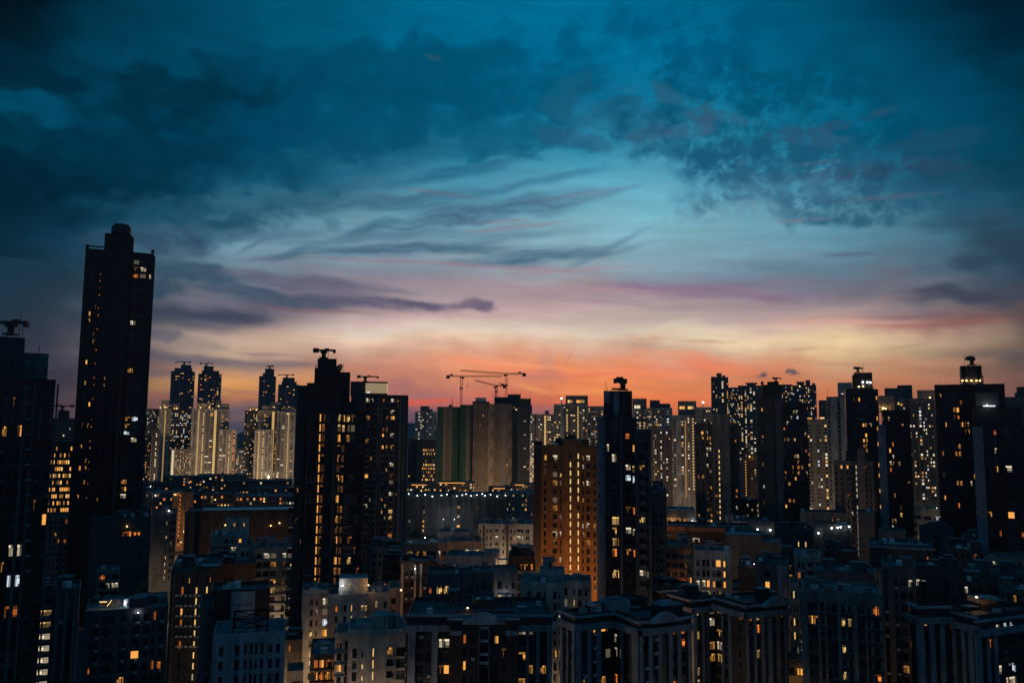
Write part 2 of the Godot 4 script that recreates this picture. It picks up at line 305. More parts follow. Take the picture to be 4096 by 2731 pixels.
func make_materials():
	var stain := grain_picture(192, 31, 1.0, 0.5)
	var rain := grain_picture(192, 35, 5.0, 0.42)
	var tile := grain_picture(256, 41, 1.6, 0.6, 16)
	var net := grain_picture(192, 47, 9.0, 0.3)
	var s1 := Vector3(0.045, 0.045, 0.045)
	var s2 := Vector3(0.09, 0.09, 0.09)
	paint("white_paint", lin(0.56, 0.51, 0.46), 0.85, rain, s1)
	paint("cream_paint", lin(0.5, 0.42, 0.32), 0.85, rain, s1)
	paint("pale_blue_paint", lin(0.42, 0.47, 0.52), 0.8, rain, s1)
	paint("grey_paint", lin(0.25, 0.235, 0.22), 0.85, rain, s1)
	paint("slate_paint", lin(0.13, 0.14, 0.15), 0.8, rain, s1)
	paint("concrete", lin(0.24, 0.22, 0.2), 0.9, stain, s2)
	paint("dark_concrete", lin(0.09, 0.085, 0.08), 0.9, stain, s2)
	paint("dark_tile", lin(0.05, 0.052, 0.056), 0.45, tile, s2)
	paint("black_panel", lin(0.02, 0.021, 0.024), 0.3, tile, s1)
	paint("brown_tile", lin(0.055, 0.034, 0.027), 0.5, tile, s2)
	paint("blue_grey_stone", lin(0.29, 0.32, 0.36), 0.7, rain, s2)
	paint("amber_tile", lin(0.46, 0.2, 0.06), 0.7, tile, s1)
	paint("tan_tile", lin(0.36, 0.25, 0.16), 0.75, rain, s1)
	paint("pink_tile", lin(0.34, 0.22, 0.18), 0.75, tile, s1)
	paint("orange_paint", lin(0.5, 0.2, 0.09), 0.8, rain, s1)
	paint("red_panel", lin(0.2, 0.06, 0.04), 0.7, stain, s1)
	paint("green_net", lin(0.035, 0.12, 0.075), 0.95, net, Vector3(0.06, 0.02, 0.06))
	paint("brown_net", lin(0.14, 0.09, 0.06), 0.95, net, Vector3(0.08, 0.06, 0.08))
	paint("grey_net", lin(0.11, 0.11, 0.105), 0.95, net, Vector3(0.05, 0.03, 0.05))
	paint("roof_felt", lin(0.075, 0.08, 0.085), 0.85, stain, s2)
	paint("roof_teal", lin(0.12, 0.19, 0.22), 0.8, stain, s2)
	paint("roof_blue", lin(0.16, 0.3, 0.38), 0.6, stain, s2)
	paint("roof_sheet", lin(0.36, 0.52, 0.58), 0.5, stain, s2)
	paint("steel", lin(0.16, 0.17, 0.18), 0.5, stain, s2, 0.6)
	paint("crane_steel", lin(0.05, 0.045, 0.04), 0.6)
	paint("crane_yellow", lin(0.35, 0.22, 0.03), 0.6)
	paint("frame_dark", lin(0.035, 0.037, 0.04), 0.5)
	paint("frame_pale", lin(0.35, 0.36, 0.37), 0.5)
	paint("glass_dark", lin(0.012, 0.016, 0.02), 0.06)
	paint("glass_blue", lin(0.02, 0.03, 0.04), 0.08)
	paint("asphalt", lin(0.045, 0.045, 0.048), 0.9, stain, s1)
	paint("pavement", lin(0.2, 0.19, 0.18), 0.9, stain, s2)
	paint("hill_green", lin(0.06, 0.085, 0.07), 1.0, stain, Vector3(0.002, 0.002, 0.002))
	paint("bark", lin(0.06, 0.045, 0.03), 0.95)
	paint("leaf", lin(0.05, 0.075, 0.03), 0.8)
	mats["leaf"].backlight_enabled = true
	mats["leaf"].backlight = lin(0.03, 0.05, 0.015)
	paint("white_metal", lin(0.6, 0.62, 0.64), 0.5)
	paint("tarpaulin", lin(0.08, 0.2, 0.3), 0.7, stain, s2)
	paint("shop_red", lin(0.25, 0.04, 0.03), 0.6)
	paint("ac_white", lin(0.4, 0.4, 0.38), 0.6)
	var tones := {"a": lin(1.0, 0.42, 0.075), "o": lin(1.0, 0.25, 0.03), "y": lin(1.0, 0.6, 0.19), "w": lin(1.0, 0.83, 0.56), "c": lin(0.78, 0.9, 1.0), "d": lin(1.0, 0.36, 0.05)}
	for t in tones:
		glow("lit_" + t + "_high", tones[t], 0.95 if t != "d" else 0.3)
		glow("lit_" + t + "_mid", tones[t], 0.34 if t != "d" else 0.14)
		glow("lit_" + t + "_low", tones[t], 0.09 if t != "d" else 0.05)
	glow("lamp_white", lin(0.9, 0.96, 1.0), 9.0)
	glow("lamp_warm", lin(1.0, 0.62, 0.24), 7.0)
	glow("louvre_glow", lin(1.0, 0.74, 0.42), 0.6)
	unit_box = BoxMesh.new()
	unit_box.size = Vector3.ONE
	unit_tube = CylinderMesh.new()
	unit_tube.top_radius = 0.5
	unit_tube.bottom_radius = 0.5
	unit_tube.height = 1.0
	unit_tube.radial_segments = 10
	unit_tube.rings = 1
	make_windows()

# ---------- small shape helpers ----------
func quad(st: SurfaceTool, a: Vector3, b: Vector3, c: Vector3, d: Vector3, n: Vector3):
	# a low left, b high left, c high right, d low right, seen from the side that n points to
	st.set_normal(n); st.set_uv(Vector2(0, 0)); st.add_vertex(a)
	st.set_normal(n); st.set_uv(Vector2(0, 1)); st.add_vertex(b)
	st.set_normal(n); st.set_uv(Vector2(1, 1)); st.add_vertex(c)
	st.set_normal(n); st.set_uv(Vector2(0, 0)); st.add_vertex(a)
	st.set_normal(n); st.set_uv(Vector2(1, 1)); st.add_vertex(c)
	st.set_normal(n); st.set_uv(Vector2(1, 0)); st.add_vertex(d)

func add_box(st: SurfaceTool, lo: Vector3, hi: Vector3, back := true, under := true):
	quad(st, Vector3(lo.x, lo.y, hi.z), Vector3(lo.x, hi.y, hi.z), Vector3(hi.x, hi.y, hi.z), Vector3(hi.x, lo.y, hi.z), Vector3.BACK)
	quad(st, Vector3(hi.x, lo.y, hi.z), Vector3(hi.x, hi.y, hi.z), Vector3(hi.x, hi.y, lo.z), Vector3(hi.x, lo.y, lo.z), Vector3.RIGHT)
	quad(st, Vector3(lo.x, lo.y, lo.z), Vector3(lo.x, hi.y, lo.z), Vector3(lo.x, hi.y, hi.z), Vector3(lo.x, lo.y, hi.z), Vector3.LEFT)
	quad(st, Vector3(lo.x, hi.y, hi.z), Vector3(lo.x, hi.y, lo.z), Vector3(hi.x, hi.y, lo.z), Vector3(hi.x, hi.y, hi.z), Vector3.UP)
	if under:
		quad(st, Vector3(lo.x, lo.y, lo.z), Vector3(lo.x, lo.y, hi.z), Vector3(hi.x, lo.y, hi.z), Vector3(hi.x, lo.y, lo.z), Vector3.DOWN)
	if back:
		quad(st, Vector3(hi.x, lo.y, lo.z), Vector3(hi.x, hi.y, lo.z), Vector3(lo.x, hi.y, lo.z), Vector3(lo.x, lo.y, lo.z), Vector3.FORWARD)

func add_bar(st: SurfaceTool, a: Vector3, b: Vector3, r: float, sides := 4):
	var dir := (b - a).normalized()
	var side := dir.cross(Vector3.UP if absf(dir.y) < 0.9 else Vector3.RIGHT).normalized()
	var other := side.cross(dir)
	for k in sides:
		var t0 := TAU * (k + 0.5) / sides
		var t1 := TAU * (k + 1.5) / sides
		var p := (side * cos(t0) + other * sin(t0)) * r
		var q := (side * cos(t1) + other * sin(t1)) * r
		quad(st, a + p, b + p, b + q, a + q, (p + q).normalized())

func tool() -> SurfaceTool:
	var st := SurfaceTool.new()
	st.begin(Mesh.PRIMITIVE_TRIANGLES)
	return st

func put(parent: Node, called: String, mesh: Mesh, mat: String = "") -> MeshInstance3D:
	var o := MeshInstance3D.new()
	o.name = called
	o.mesh = mesh
	if mat != "":
		o.material_override = mats[mat]
	parent.add_child(o, true)
	return o

func put_box(parent: Node, called: String, centre: Vector3, size: Vector3, mat: String, turn := 0.0) -> MeshInstance3D:
	var o := put(parent, called, unit_box, mat)
	o.basis = Basis(Vector3.UP, turn).scaled_local(size)
	o.position = centre
	return o

func put_solid(parent: Node, called: String, centre: Vector3, size: Vector3, mat: String) -> MeshInstance3D:
	# like put_box, for a part that has parts of its own
	var b := BoxMesh.new()
	b.size = size
	var o := put(parent, called, b, mat)
	o.position = centre
	return o

func put_tube(parent: Node, called: String, base: Vector3, radius: float, height: float, mat: String) -> MeshInstance3D:
	var o := put(parent, called, unit_tube, mat)
	o.scale = Vector3(radius * 2.0, height, radius * 2.0)
	o.position = base + Vector3(0, height * 0.5, 0)
	return o

func numbered(called: String) -> String:
	var k: int = names_used.get(called, 0)
	names_used[called] = k + 1
	return called if k == 0 else "%s_%03d" % [called, k]

func thing(called: String, label: String, category: String, group: String, at: Vector3, yaw: float) -> Node3D:
	var o := Node3D.new()
	o.name = numbered(called)
	add_child(o)
	o.position = at
	o.rotation_degrees.y = yaw
	o.set_meta("label", label)
	o.set_meta("category", category)
	if group != "":
		o.set_meta("group", group)
	return o

func lamp(parent: Node, at: Vector3, size: float, mat: String, colour: Color, energy: float, called := "lamp") -> void:
	# a glowing bulb with a light of its size inside it
	var o := put_box(parent, called, at, Vector3(size, size * 0.7, size), mat)
	var l := OmniLight3D.new()
	l.name = "light"
	l.light_color = colour
	l.light_energy = energy
	l.light_size = size * 0.5
	l.omni_range = 400.0
	l.omni_attenuation = 2.0
	l.shadow_enabled = true
	parent.add_child(l, true)
	l.position = at

# ---------- windows: frame bars round panes; lit panes are rooms with curtains half drawn ----------
func window_mesh(panes: int, transom: bool, tone: String, lit: int, frame: String) -> Array:
	var by := {}
	var f := tool()
	var t := 0.035
	add_box(f, Vector3(-0.5, -0.5, 0), Vector3(-0.5 + t, 0.5, 0.07), false)
	add_box(f, Vector3(0.5 - t, -0.5, 0), Vector3(0.5, 0.5, 0.07), false)
	add_box(f, Vector3(-0.5 + t, -0.5, 0), Vector3(0.5 - t, -0.5 + t * 1.4, 0.07), false)
	add_box(f, Vector3(-0.5 + t, 0.5 - t, 0), Vector3(0.5 - t, 0.5, 0.07), false)
	var y_mid := 0.22
	if transom:
		add_box(f, Vector3(-0.5 + t, y_mid - 0.02, 0), Vector3(0.5 - t, y_mid + 0.02, 0.05), false)
	for k in panes:
		var x0 := -0.5 + t + (1.0 - 2.0 * t) * k / panes
		var x1 := -0.5 + t + (1.0 - 2.0 * t) * (k + 1) / panes
		if k > 0:
			add_box(f, Vector3(x0 - 0.018, -0.5 + t, 0), Vector3(x0 + 0.018, 0.5 - t, 0.05), false)
		for part in 2 if transom else 1:
			var ya := -0.5 + t
			var yb := 0.5 - t
			if transom:
				ya = ya if part == 0 else y_mid
				yb = y_mid if part == 0 else yb
			var cut := x0
			if lit > 0 and part == 0 and rng.randf() < 0.55:
				# a curtain covers part of the pane
				cut = lerpf(x0, x1, rng.randf_range(0.25, 0.75))
				pane(by, x0, cut, ya, yb, ["lit_" + tone + "_low", "lit_" + tone + "_mid", "glass_dark"][rng.randi() % 3])
			var level := "glass_dark"
			if lit > 0:
				var r := rng.randf()
				level = "lit_" + tone + ("_high" if r < 0.3 else "_mid" if r < 0.7 else "_low")
				if lit == 1 and r > 0.93:
					level = "glass_dark"
			if lit > 0 and part == 0 and rng.randf() < 0.28 and transom:
				# furniture or washing stands dark at the foot of the pane
				var low := lerpf(ya, yb, rng.randf_range(0.15, 0.4))
				pane(by, cut, x1, ya, low, ["glass_dark", "lit_" + tone + "_low"][rng.randi() % 2])
				ya = low
			pane(by, cut, x1, ya, yb, level)
	var bars: ArrayMesh = f.commit()
	bars.surface_set_material(0, mats[frame])
	var glass := ArrayMesh.new()
	for m in by:
		by[m].commit(glass)
		glass.surface_set_material(glass.get_surface_count() - 1, mats[m])
	return [bars, glass]

func pane(by: Dictionary, x0: float, x1: float, y0: float, y1: float, m: String):
	if not by.has(m):
		by[m] = tool()
	quad(by[m], Vector3(x0, y0, 0.02), Vector3(x0, y1, 0.02), Vector3(x1, y1, 0.02), Vector3(x1, y0, 0.02), Vector3.BACK)

func make_windows():
	rng.seed = 4
	for k in 6:
		window_dark.append(window_mesh(1 + k % 3, k >= 3, "a", 0, "frame_pale" if k == 1 or k == 4 else "frame_dark"))
	for tone in ["a", "o", "y", "w", "c", "d"]:
		var few := []
		for k in 8:
			few.append(window_mesh(1 + k % 3, k % 4 != 0, tone, 1, "frame_dark"))
		window_lit[tone] = few
		window_lit[tone + "_stair"] = [window_mesh(1, false, tone, 2, "frame_dark"), window_mesh(2, true, tone, 2, "frame_dark")]

# ---------- buildings ----------
# a face of a volume: [side, storey height, first sill, storeys, columns, trims]; a column: [along, width, height, kind, lit, tones]
# kinds: w window, s stair window (always lit), b balcony with a door, r ribbon of windows, g glass wall without reveal, a window with an air conditioner
# lit: a share, or one letter a storey from the top (a dot is dark)
func side_frame(side: String, v: Array) -> Array:
	var x: float = v[0]; var z: float = v[1]; var w: float = v[2]; var d: float = v[3]
	match side:
		"F": return [Vector3(x - w / 2, 0, z + d / 2), Vector3.RIGHT, Vector3.BACK, w]
		"R": return [Vector3(x + w / 2, 0, z + d / 2), Vector3.FORWARD, Vector3.RIGHT, d]
		"L": return [Vector3(x - w / 2, 0, z - d / 2), Vector3.BACK, Vector3.LEFT, d]
	return [Vector3(x + w / 2, 0, z - d / 2), Vector3.LEFT, Vector3.FORWARD, w]

func lit_tone(col: Array, row: int) -> String:
	if col[3] == "s":
		if col[4] is float or col[4] is int:
			return col[5][rng.randi() % col[5].length()] if rng.randf() < col[4] else ""
	if col[4] is String:
		var ch: String = col[4][row % col[4].length()] if row < col[4].length() else "."
		return "" if ch == "." else ch
	if rng.randf() < col[4]:
		return col[5][rng.randi() % col[5].length()]
	return ""

func building(called: String, label: String, category: String, group: String, x: float, z: float, yaw: float, far: bool, volumes: Array, items: Array):
	var root := thing(called, label, category, group, Vector3(x, 0, z), yaw)
	rng.seed = hash(label)
	var count := 0
	var panes := {}
	var first := true
	for v in volumes:
		var w: float = v[2]; var d: float = v[3]; var y0: float = v[4]; var y1: float = v[5]
		var st := tool()
		for side in ["F", "R", "L", "B"]:
			var frame := side_frame(side, v)
			var o: Vector3 = frame[0]; var along: Vector3 = frame[1]; var out: Vector3 = frame[2]; var wide: float = frame[3]
			var spec = null
			for s in v[8]:
				if s[0] == side:
					spec = s
			if spec == null:
				wall_strip(st, o, along, out, 0.0, wide, y0, y1)
				continue
			var fh: float = spec[1]; var sill: float = spec[2]; var rows: int = spec[3]
			var at := 0.0
			for col in spec[4]:
				var u: float = col[0]; var cw: float = col[1]; var ch: float = col[2]; var kind: String = col[3]
				var l := clampf(u - cw / 2, at, wide); var r := clampf(u + cw / 2, at, wide)
				var flat: bool = far or kind == "g"
				if not flat:
					wall_strip(st, o, along, out, at, l, y0, y1)
					at = r
				var top := y1
				for row in rows:
					var s := sill - row * fh
					if s < y0 + 0.3 or s + ch > y1:
						continue
					var tone := lit_tone(col, row)
					var deep := 0.04 if flat else -0.22
					if not flat:
						wall_strip(st, o, along, out, l, r, s + ch, top)
						reveal(st, o, along, out, l, r, s, s + ch, 0.22)
						top = s
					var centre := o + along * ((l + r) / 2) + Vector3(0, s + ch / 2, 0) + out * deep
					if far or count >= 300:
						add_pane(panes, centre, along, out, r - l, ch, tone, kind)
					else:
						var n := maxi(1, roundi((r - l) / 1.3)) if kind == "r" else 1
						for k in n:
							# a ribbon is a row of casements; a room behind it lights some of them
							count += 1
							var own := tone
							if n > 1 and tone != "" and rng.randf() < 0.25:
								own = ""
							add_window(root, centre + along * ((r - l) * ((k + 0.5) / n - 0.5)), along, out, (r - l) / n, ch, own, kind)
					if kind == "b":
						add_balcony(root, o + along * ((l + r) / 2) + Vector3(0, s, 0), along, out, r - l + 0.5, 1.1, v[6])
					elif not far and kind == "a" and rng.randf() < 0.5:
						var ac := put_box(root, "air_conditioner", centre + out * (0.45 - deep) + along * (r - l) * 0.2 - Vector3(0, ch / 2 + 0.32, 0), Vector3(0.8, 0.5, 0.5), "ac_white")
						ac.basis = Basis(along, Vector3.UP, out).scaled_local(Vector3(0.8, 0.5, 0.5))
				if not flat:
					wall_strip(st, o, along, out, l, r, y0, top)
			wall_strip(st, o, along, out, at, wide, y0, y1)
			for t in spec[5]:
				trim(root, t, o, along, out, wide, y0, y1, fh, sill, rows, far, st)
		# roof behind a parapet
		var p: float = v[7]
		var lo := Vector3(v[0] - w / 2, y1, v[1] - d / 2)
		var hi := Vector3(v[0] + w / 2, y1 + p, v[1] + d / 2)
		var th := 0.25
		if p > 0.05:
			add_box(st, lo, Vector3(hi.x, hi.y, lo.z + th), true, false)
			add_box(st, Vector3(lo.x, lo.y, hi.z - th), hi, true, false)
			add_box(st, Vector3(lo.x, lo.y, lo.z + th), Vector3(lo.x + th, hi.y, hi.z - th), false, false)
			add_box(st, Vector3(hi.x - th, lo.y, lo.z + th), Vector3(hi.x, hi.y, hi.z - th), false, false)
		put(root, "wall", st.commit(), v[6])
		var ro := tool()
		quad(ro, Vector3(lo.x, y1 + 0.01, hi.z), Vector3(lo.x, y1 + 0.01, lo.z), Vector3(hi.x, y1 + 0.01, lo.z), Vector3(hi.x, y1 + 0.01, hi.z), Vector3.UP)
		put(root, "roof", ro.commit(), v[9])
		if v[10] > 0:
			clutter(root, v, v[10])
	if not panes.is_empty():
		var mesh := ArrayMesh.new()
		for m in panes:
			panes[m].commit(mesh)
			mesh.surface_set_material(mesh.get_surface_count() - 1, mats[m])
		put(root, "windows", mesh).set_meta("kind", "stuff")
	for it in items:
		add_item(root, it)

func wall_strip(st: SurfaceTool, o: Vector3, along: Vector3, out: Vector3, l: float, r: float, y0: float, y1: float):
	if r - l < 0.001 or y1 - y0 < 0.001:
		return
	var a := o + along * l
	var b := o + along * r
	quad(st, a + Vector3(0, y0, 0), a + Vector3(0, y1, 0), b + Vector3(0, y1, 0), b + Vector3(0, y0, 0), out)

func reveal(st: SurfaceTool, o: Vector3, along: Vector3, out: Vector3, l: float, r: float, y0: float, y1: float, deep: float):
	var a := o + along * l
	var b := o + along * r
	var k := out * -deep
	var lo := Vector3(0, y0, 0)
	var hi := Vector3(0, y1, 0)
	quad(st, a + lo, a + hi, a + hi + k, a + lo + k, along)
	quad(st, b + lo + k, b + hi + k, b + hi, b + lo, -along)
	quad(st, a + lo + k, a + lo, b + lo, b + lo + k, Vector3.UP)
	quad(st, a + hi, a + hi + k, b + hi + k, b + hi, Vector3.DOWN)

func add_window(root: Node3D, centre: Vector3, along: Vector3, out: Vector3, w: float, h: float, tone: String, kind: String):
	var mesh: Array
	if tone == "":
		mesh = window_dark[rng.randi() % 6] if kind != "s" else window_dark[0]
	elif kind == "s":
		mesh = window_lit[tone + "_stair"][0 if w < 1.0 else 1]
	else:
		var k := rng.randi() % 8
		if w > 2.2 and k % 3 == 0:
			k += 2
		mesh = window_lit[tone][k % 8]
	var o := put(root, "window", mesh[0])
	o.basis = Basis(along, Vector3.UP, out).scaled_local(Vector3(w, h, 1.0))
	o.position = centre
	put(o, "pane", mesh[1])

func add_pane(panes: Dictionary, centre: Vector3, along: Vector3, out: Vector3, w: float, h: float, tone: String, kind: String):
	var m := "glass_dark"
	if tone != "":
		var r := rng.randf()
		m = "lit_" + tone + ("_high" if kind == "s" or r < 0.55 else "_mid" if r < 0.85 else "_low")
	if not panes.has(m):
		panes[m] = tool()
	var a := centre - along * (w / 2) + out * 0.01
	var b := centre + along * (w / 2) + out * 0.01
	var lo := Vector3(0, -h / 2, 0)
	quad(panes[m], a + lo, a - lo, b - lo, b + lo, out)

func add_balcony(root: Node3D, at: Vector3, along: Vector3, out: Vector3, w: float, deep: float, m: String):
	var st := tool()
	add_box(st, Vector3(-w / 2, -0.3, 0), Vector3(w / 2, -0.1, deep))
	add_box(st, Vector3(-w / 2, -0.1, deep - 0.1), Vector3(w / 2, 0.85, deep), true, false)
	add_box(st, Vector3(-w / 2, -0.1, 0), Vector3(-w / 2 + 0.1, 0.85, deep - 0.1), false, false)
	add_box(st, Vector3(w / 2 - 0.1, -0.1, 0), Vector3(w / 2, 0.85, deep - 0.1), false, false)
	var o := put(root, "balcony", st.commit(), m)
	o.basis = Basis(along, Vector3.UP, out)
	o.position = at

# trims: ["pier", along, width, proud, low, high, material], ["ledges", proud, height, drop, material] one at every storey, ["band", y, height, proud, material]
func trim(root: Node3D, t: Array, o: Vector3, along: Vector3, out: Vector3, wide: float, y0: float, y1: float, fh: float, sill: float, rows: int, far: bool, _st: SurfaceTool):
	var turn := Basis(along, Vector3.UP, out)
	match t[0]:
		"pier":
			var hi: float = t[5] if t[5] > 0.0 else y1
			var lo: float = maxf(t[4], y0)
			var b := put(root, "pier", unit_box, t[6])
			b.basis = turn.scaled_local(Vector3(t[2], hi - lo, t[3] + 0.2))
			b.position = o + along * t[1] + Vector3(0, (lo + hi) / 2, 0) + out * (t[3] - 0.2) / 2
		"ledges":
			var joined: SurfaceTool = tool() if far or rows > 40 else null
			for row in rows:
				var y: float = sill - row * fh - t[3]
				if y < y0:
					break
				if joined:
					var a := o + Vector3(0, y, 0)
					var b := o + along * wide + Vector3(0, y, 0)
					var k: Vector3 = out * t[1]
					var h := Vector3(0, t[2], 0)
					quad(joined, a + k, a + k + h, b + k + h, b + k, out)
					quad(joined, a + k + h, a + h, b + h, b + k + h, Vector3.UP)
					quad(joined, a, a + k, b + k, b, Vector3.DOWN)
				else:
					var b := put(root, "ledge", unit_box, t[4])
					b.basis = turn.scaled_local(Vector3(wide, t[2], t[1] + 0.1))
					b.position = o + along * wide / 2 + Vector3(0, y + t[2] / 2, 0) + out * (t[1] - 0.1) / 2
			if joined:
				put(root, "ledges", joined.commit(), t[4]).set_meta("kind", "stuff")
		"band":
			var b := put(root, "band", unit_box, t[4])
			b.basis = turn.scaled_local(Vector3(wide + 2.0 * t[3], t[2], t[3] + 0.15))
			b.position = o + along * wide / 2 + Vector3(0, t[1] + t[2] / 2, 0) + out * (t[3] - 0.15) / 2

# what stands about on a flat roof
func clutter(root: Node3D, v: Array, n: int):
	var w: float = v[2] - 1.5
	var d: float = v[3] - 1.5
	var y: float = v[5]
	if w < 2.0 or d < 2.0:
		return
	for k in n:
		var at := Vector3(v[0] + rng.randf_range(-0.5, 0.5) * (w - 1.0), y, v[1] + rng.randf_range(-0.5, 0.5) * (d - 1.0))
		match rng.randi() % 7:
			0:
				var s := Vector3(rng.randf_range(2.0, minf(4.5, w)), rng.randf_range(2.2, 3.2), rng.randf_range(2.0, minf(4.0, d)))
				at.x = clampf(at.x, v[0] - (w - s.x) / 2, v[0] + (w - s.x) / 2)
				at.z = clampf(at.z, v[1] - (d - s.z) / 2, v[1] + (d - s.z) / 2)
				var hut := put_solid(root, "stair_house", at + Vector3(0, s.y / 2, 0), s, v[6])
				put_box(hut, "roof_slab", Vector3(0, s.y / 2 + 0.08, 0), Vector3(s.x + 0.5, 0.16, s.z + 0.5), "roof_teal")
				put_box(hut, "door", Vector3(s.x * 0.2, 1.05 - s.y / 2, s.z / 2 + 0.02), Vector3(0.9, 2.1, 0.06), "steel")
			1:
				put_tube(root, "water_tank", at, rng.randf_range(0.6, 1.1), rng.randf_range(1.2, 2.0), "white_metal")
			2:
				var h := rng.randf_range(2.5, 6.0)
				put_tube(root, "antenna", at, 0.05, h, "steel")
				put_box(root, "antenna_arm", at + Vector3(0, h - 0.4, 0), Vector3(1.2, 0.05, 0.05), "steel")
			3:
				put_box(root, "cooling_unit", at + Vector3(0, 0.6, 0), Vector3(rng.randf_range(1.0, 2.2), 1.2, 1.0), "ac_white")
			4:
				var s := Vector2(rng.randf_range(2.0, 4.0), rng.randf_range(1.6, 3.0))
				var can := put_solid(root, "canopy", at + Vector3(0, 2.3, 0), Vector3(s.x, 0.06, s.y), ["tarpaulin", "roof_blue", "steel", "roof_teal"][rng.randi() % 4])
				for c in 4:
					put_box(can, "post", Vector3((c % 2 - 0.5) * (s.x - 0.2), -1.17, (c / 2 - 0.5) * (s.y - 0.2)), Vector3(0.07, 2.26, 0.07), "steel")
			5:
				put_box(root, "pipe", Vector3(v[0], y + 0.25, at.z), Vector3(w * 0.8, 0.12, 0.12), "steel")
			6:
				put_box(root, "water_tank", at + Vector3(0, 0.9, 0), Vector3(rng.randf_range(1.2, 2.4), 1.8, 1.6), "concrete")

# named pieces given one by one: ["box", name, x, y, z, w, h, d, material], ["tube", name, x, y, z, radius, height, material], ["lamp", x, y, z, size, warm or white, energy], ["rail", x0, x1, y, z], ["crane", ...]
func add_item(root: Node3D, it: Array):
	match it[0]:
		"box":
			put_box(root, it[1], Vector3(it[2], it[3] + it[6] / 2.0, it[4]), Vector3(it[5], it[6], it[7]), it[8])
		"tube":
			put_tube(root, it[1], Vector3(it[2], it[3], it[4]), it[5], it[6], it[7])
		"lamp":
			var warm: bool = it[5] == "warm"
			lamp(root, Vector3(it[1], it[2], it[3]), it[4], "lamp_warm" if warm else "lamp_white", lin(1.0, 0.5, 0.16) if warm else lin(0.9, 0.95, 1.0), it[6])
		"rail":
			var st := tool()
			var a := Vector3(it[1], it[3], it[4])
			var b := Vector3(it[2], it[3], it[4])
			add_bar(st, a + Vector3(0, 1.1, 0), b + Vector3(0, 1.1, 0), 0.04)
			add_bar(st, a + Vector3(0, 0.6, 0), b + Vector3(0, 0.6, 0), 0.03)
			var n := maxi(2, int(a.distance_to(b) / 1.5))
			for k in n + 1:
				var p := a.lerp(b, float(k) / n)
				add_bar(st, p, p + Vector3(0, 1.1, 0), 0.04)
			put(root, "railing", st.commit(), "steel")
		"louvre":
			# a screen of upright fins lit from behind
			var n := int(it[4] / 0.5)
			for k in n:
				put_box(root, "fin", Vector3(it[1] + (k + 0.5) * 0.5 - it[4] / 2.0, it[2] + it[5] / 2.0, it[3] + 0.3), Vector3(0.25, it[5], 0.3), "dark_tile")
			put_box(root, "light_panel", Vector3(it[1], it[2] + it[5] / 2.0, it[3]), Vector3(it[4], it[5] - 0.4, 0.1), "louvre_glow")
		"frame":
			# a bolted steel frame: posts, rails and crossed braces, open to the sky
			var st := tool()
			var x0: float = it[2]; var y0: float = it[3]; var z1: float = it[4]; var w: float = it[5]; var h: float = it[6]; var d: float = it[7]
			var c := [Vector3(x0, y0, z1), Vector3(x0 + w, y0, z1), Vector3(x0 + w, y0, z1 - d), Vector3(x0, y0, z1 - d)]
			var up := Vector3(0, h, 0)
			for k in 4:
				var a: Vector3 = c[k]
				var b: Vector3 = c[(k + 1) % 4]
				add_bar(st, a, a + up, 0.2)
				add_bar(st, a + up, b + up, 0.18)
				add_bar(st, a + up * 0.5, b + up * 0.5, 0.13)
				add_bar(st, a + up * 0.5, b + up, 0.11)
				add_bar(st, a + up, b + up * 0.5, 0.11)
				add_bar(st, a, (a + b) / 2 + up * 0.5, 0.07)
			put(root, it[1], st.commit(), "pale_blue_paint")
		"plants":
			# pot plants and creepers along a roof edge: many small leaves
			var st := tool()
			for k in 900:
				var p := Vector3(it[1] + rng.randf_range(-0.5, 0.5) * it[4], it[2] + rng.randf() * rng.randf() * it[5], it[3] + rng.randf_range(-0.5, 0.5) * it[6])
				var n := Vector3(rng.randfn(), rng.randfn() + 0.6, rng.randfn()).normalized()
				var side := n.cross(Vector3(0.2, 1, 0.1)).normalized() * rng.randf_range(0.1, 0.22)
				var other := n.cross(side).normalized() * rng.randf_range(0.15, 0.3)
				quad(st, p - side, p + other, p + side, p - other, n)
			put(root, "roof_plants", st.commit(), "leaf")
		"gable":
			var st := tool()
			var w: float = it[5]; var h: float = it[6]; var d: float = it[7]
			var n := 12
			for k in n:
				var t0 := float(k) / n; var t1 := float(k + 1) / n
				var ya := h * pow(sin(PI * t0), 1.6); var yb := h * pow(sin(PI * t1), 1.6)
				var xa := w * (t0 - 0.5); var xb := w * (t1 - 0.5)
				quad(st, Vector3(xa, -0.6, d / 2), Vector3(xa, ya, d / 2), Vector3(xb, yb, d / 2), Vector3(xb, -0.6, d / 2), Vector3.BACK)
				quad(st, Vector3(xa, ya, d / 2), Vector3(xa, ya, -d / 2), Vector3(xb, yb, -d / 2), Vector3(xb, yb, d / 2), Vector3.UP)
				quad(st, Vector3(xb, -0.6, -d / 2), Vector3(xb, yb, -d / 2), Vector3(xa, ya, -d / 2), Vector3(xa, -0.6, -d / 2), Vector3.FORWARD)
			var o := put(root, it[1], st.commit(), it[8])
			o.position = Vector3(it[2], it[3], it[4])
		"dish":
			var s := SphereMesh.new()
			s.radius = it[4]; s.height = it[4]; s.is_hemisphere = true; s.radial_segments = 16; s.rings = 6
			var o := put(root, "satellite_dish", s, "steel")
			o.position = Vector3(it[1], it[2], it[3])
			o.rotation_degrees = Vector3(-50, 0, 60)
			put_tube(root, "dish_mast", Vector3(it[1], it[2] - 1.5, it[3]), 0.08, 1.5, "steel")

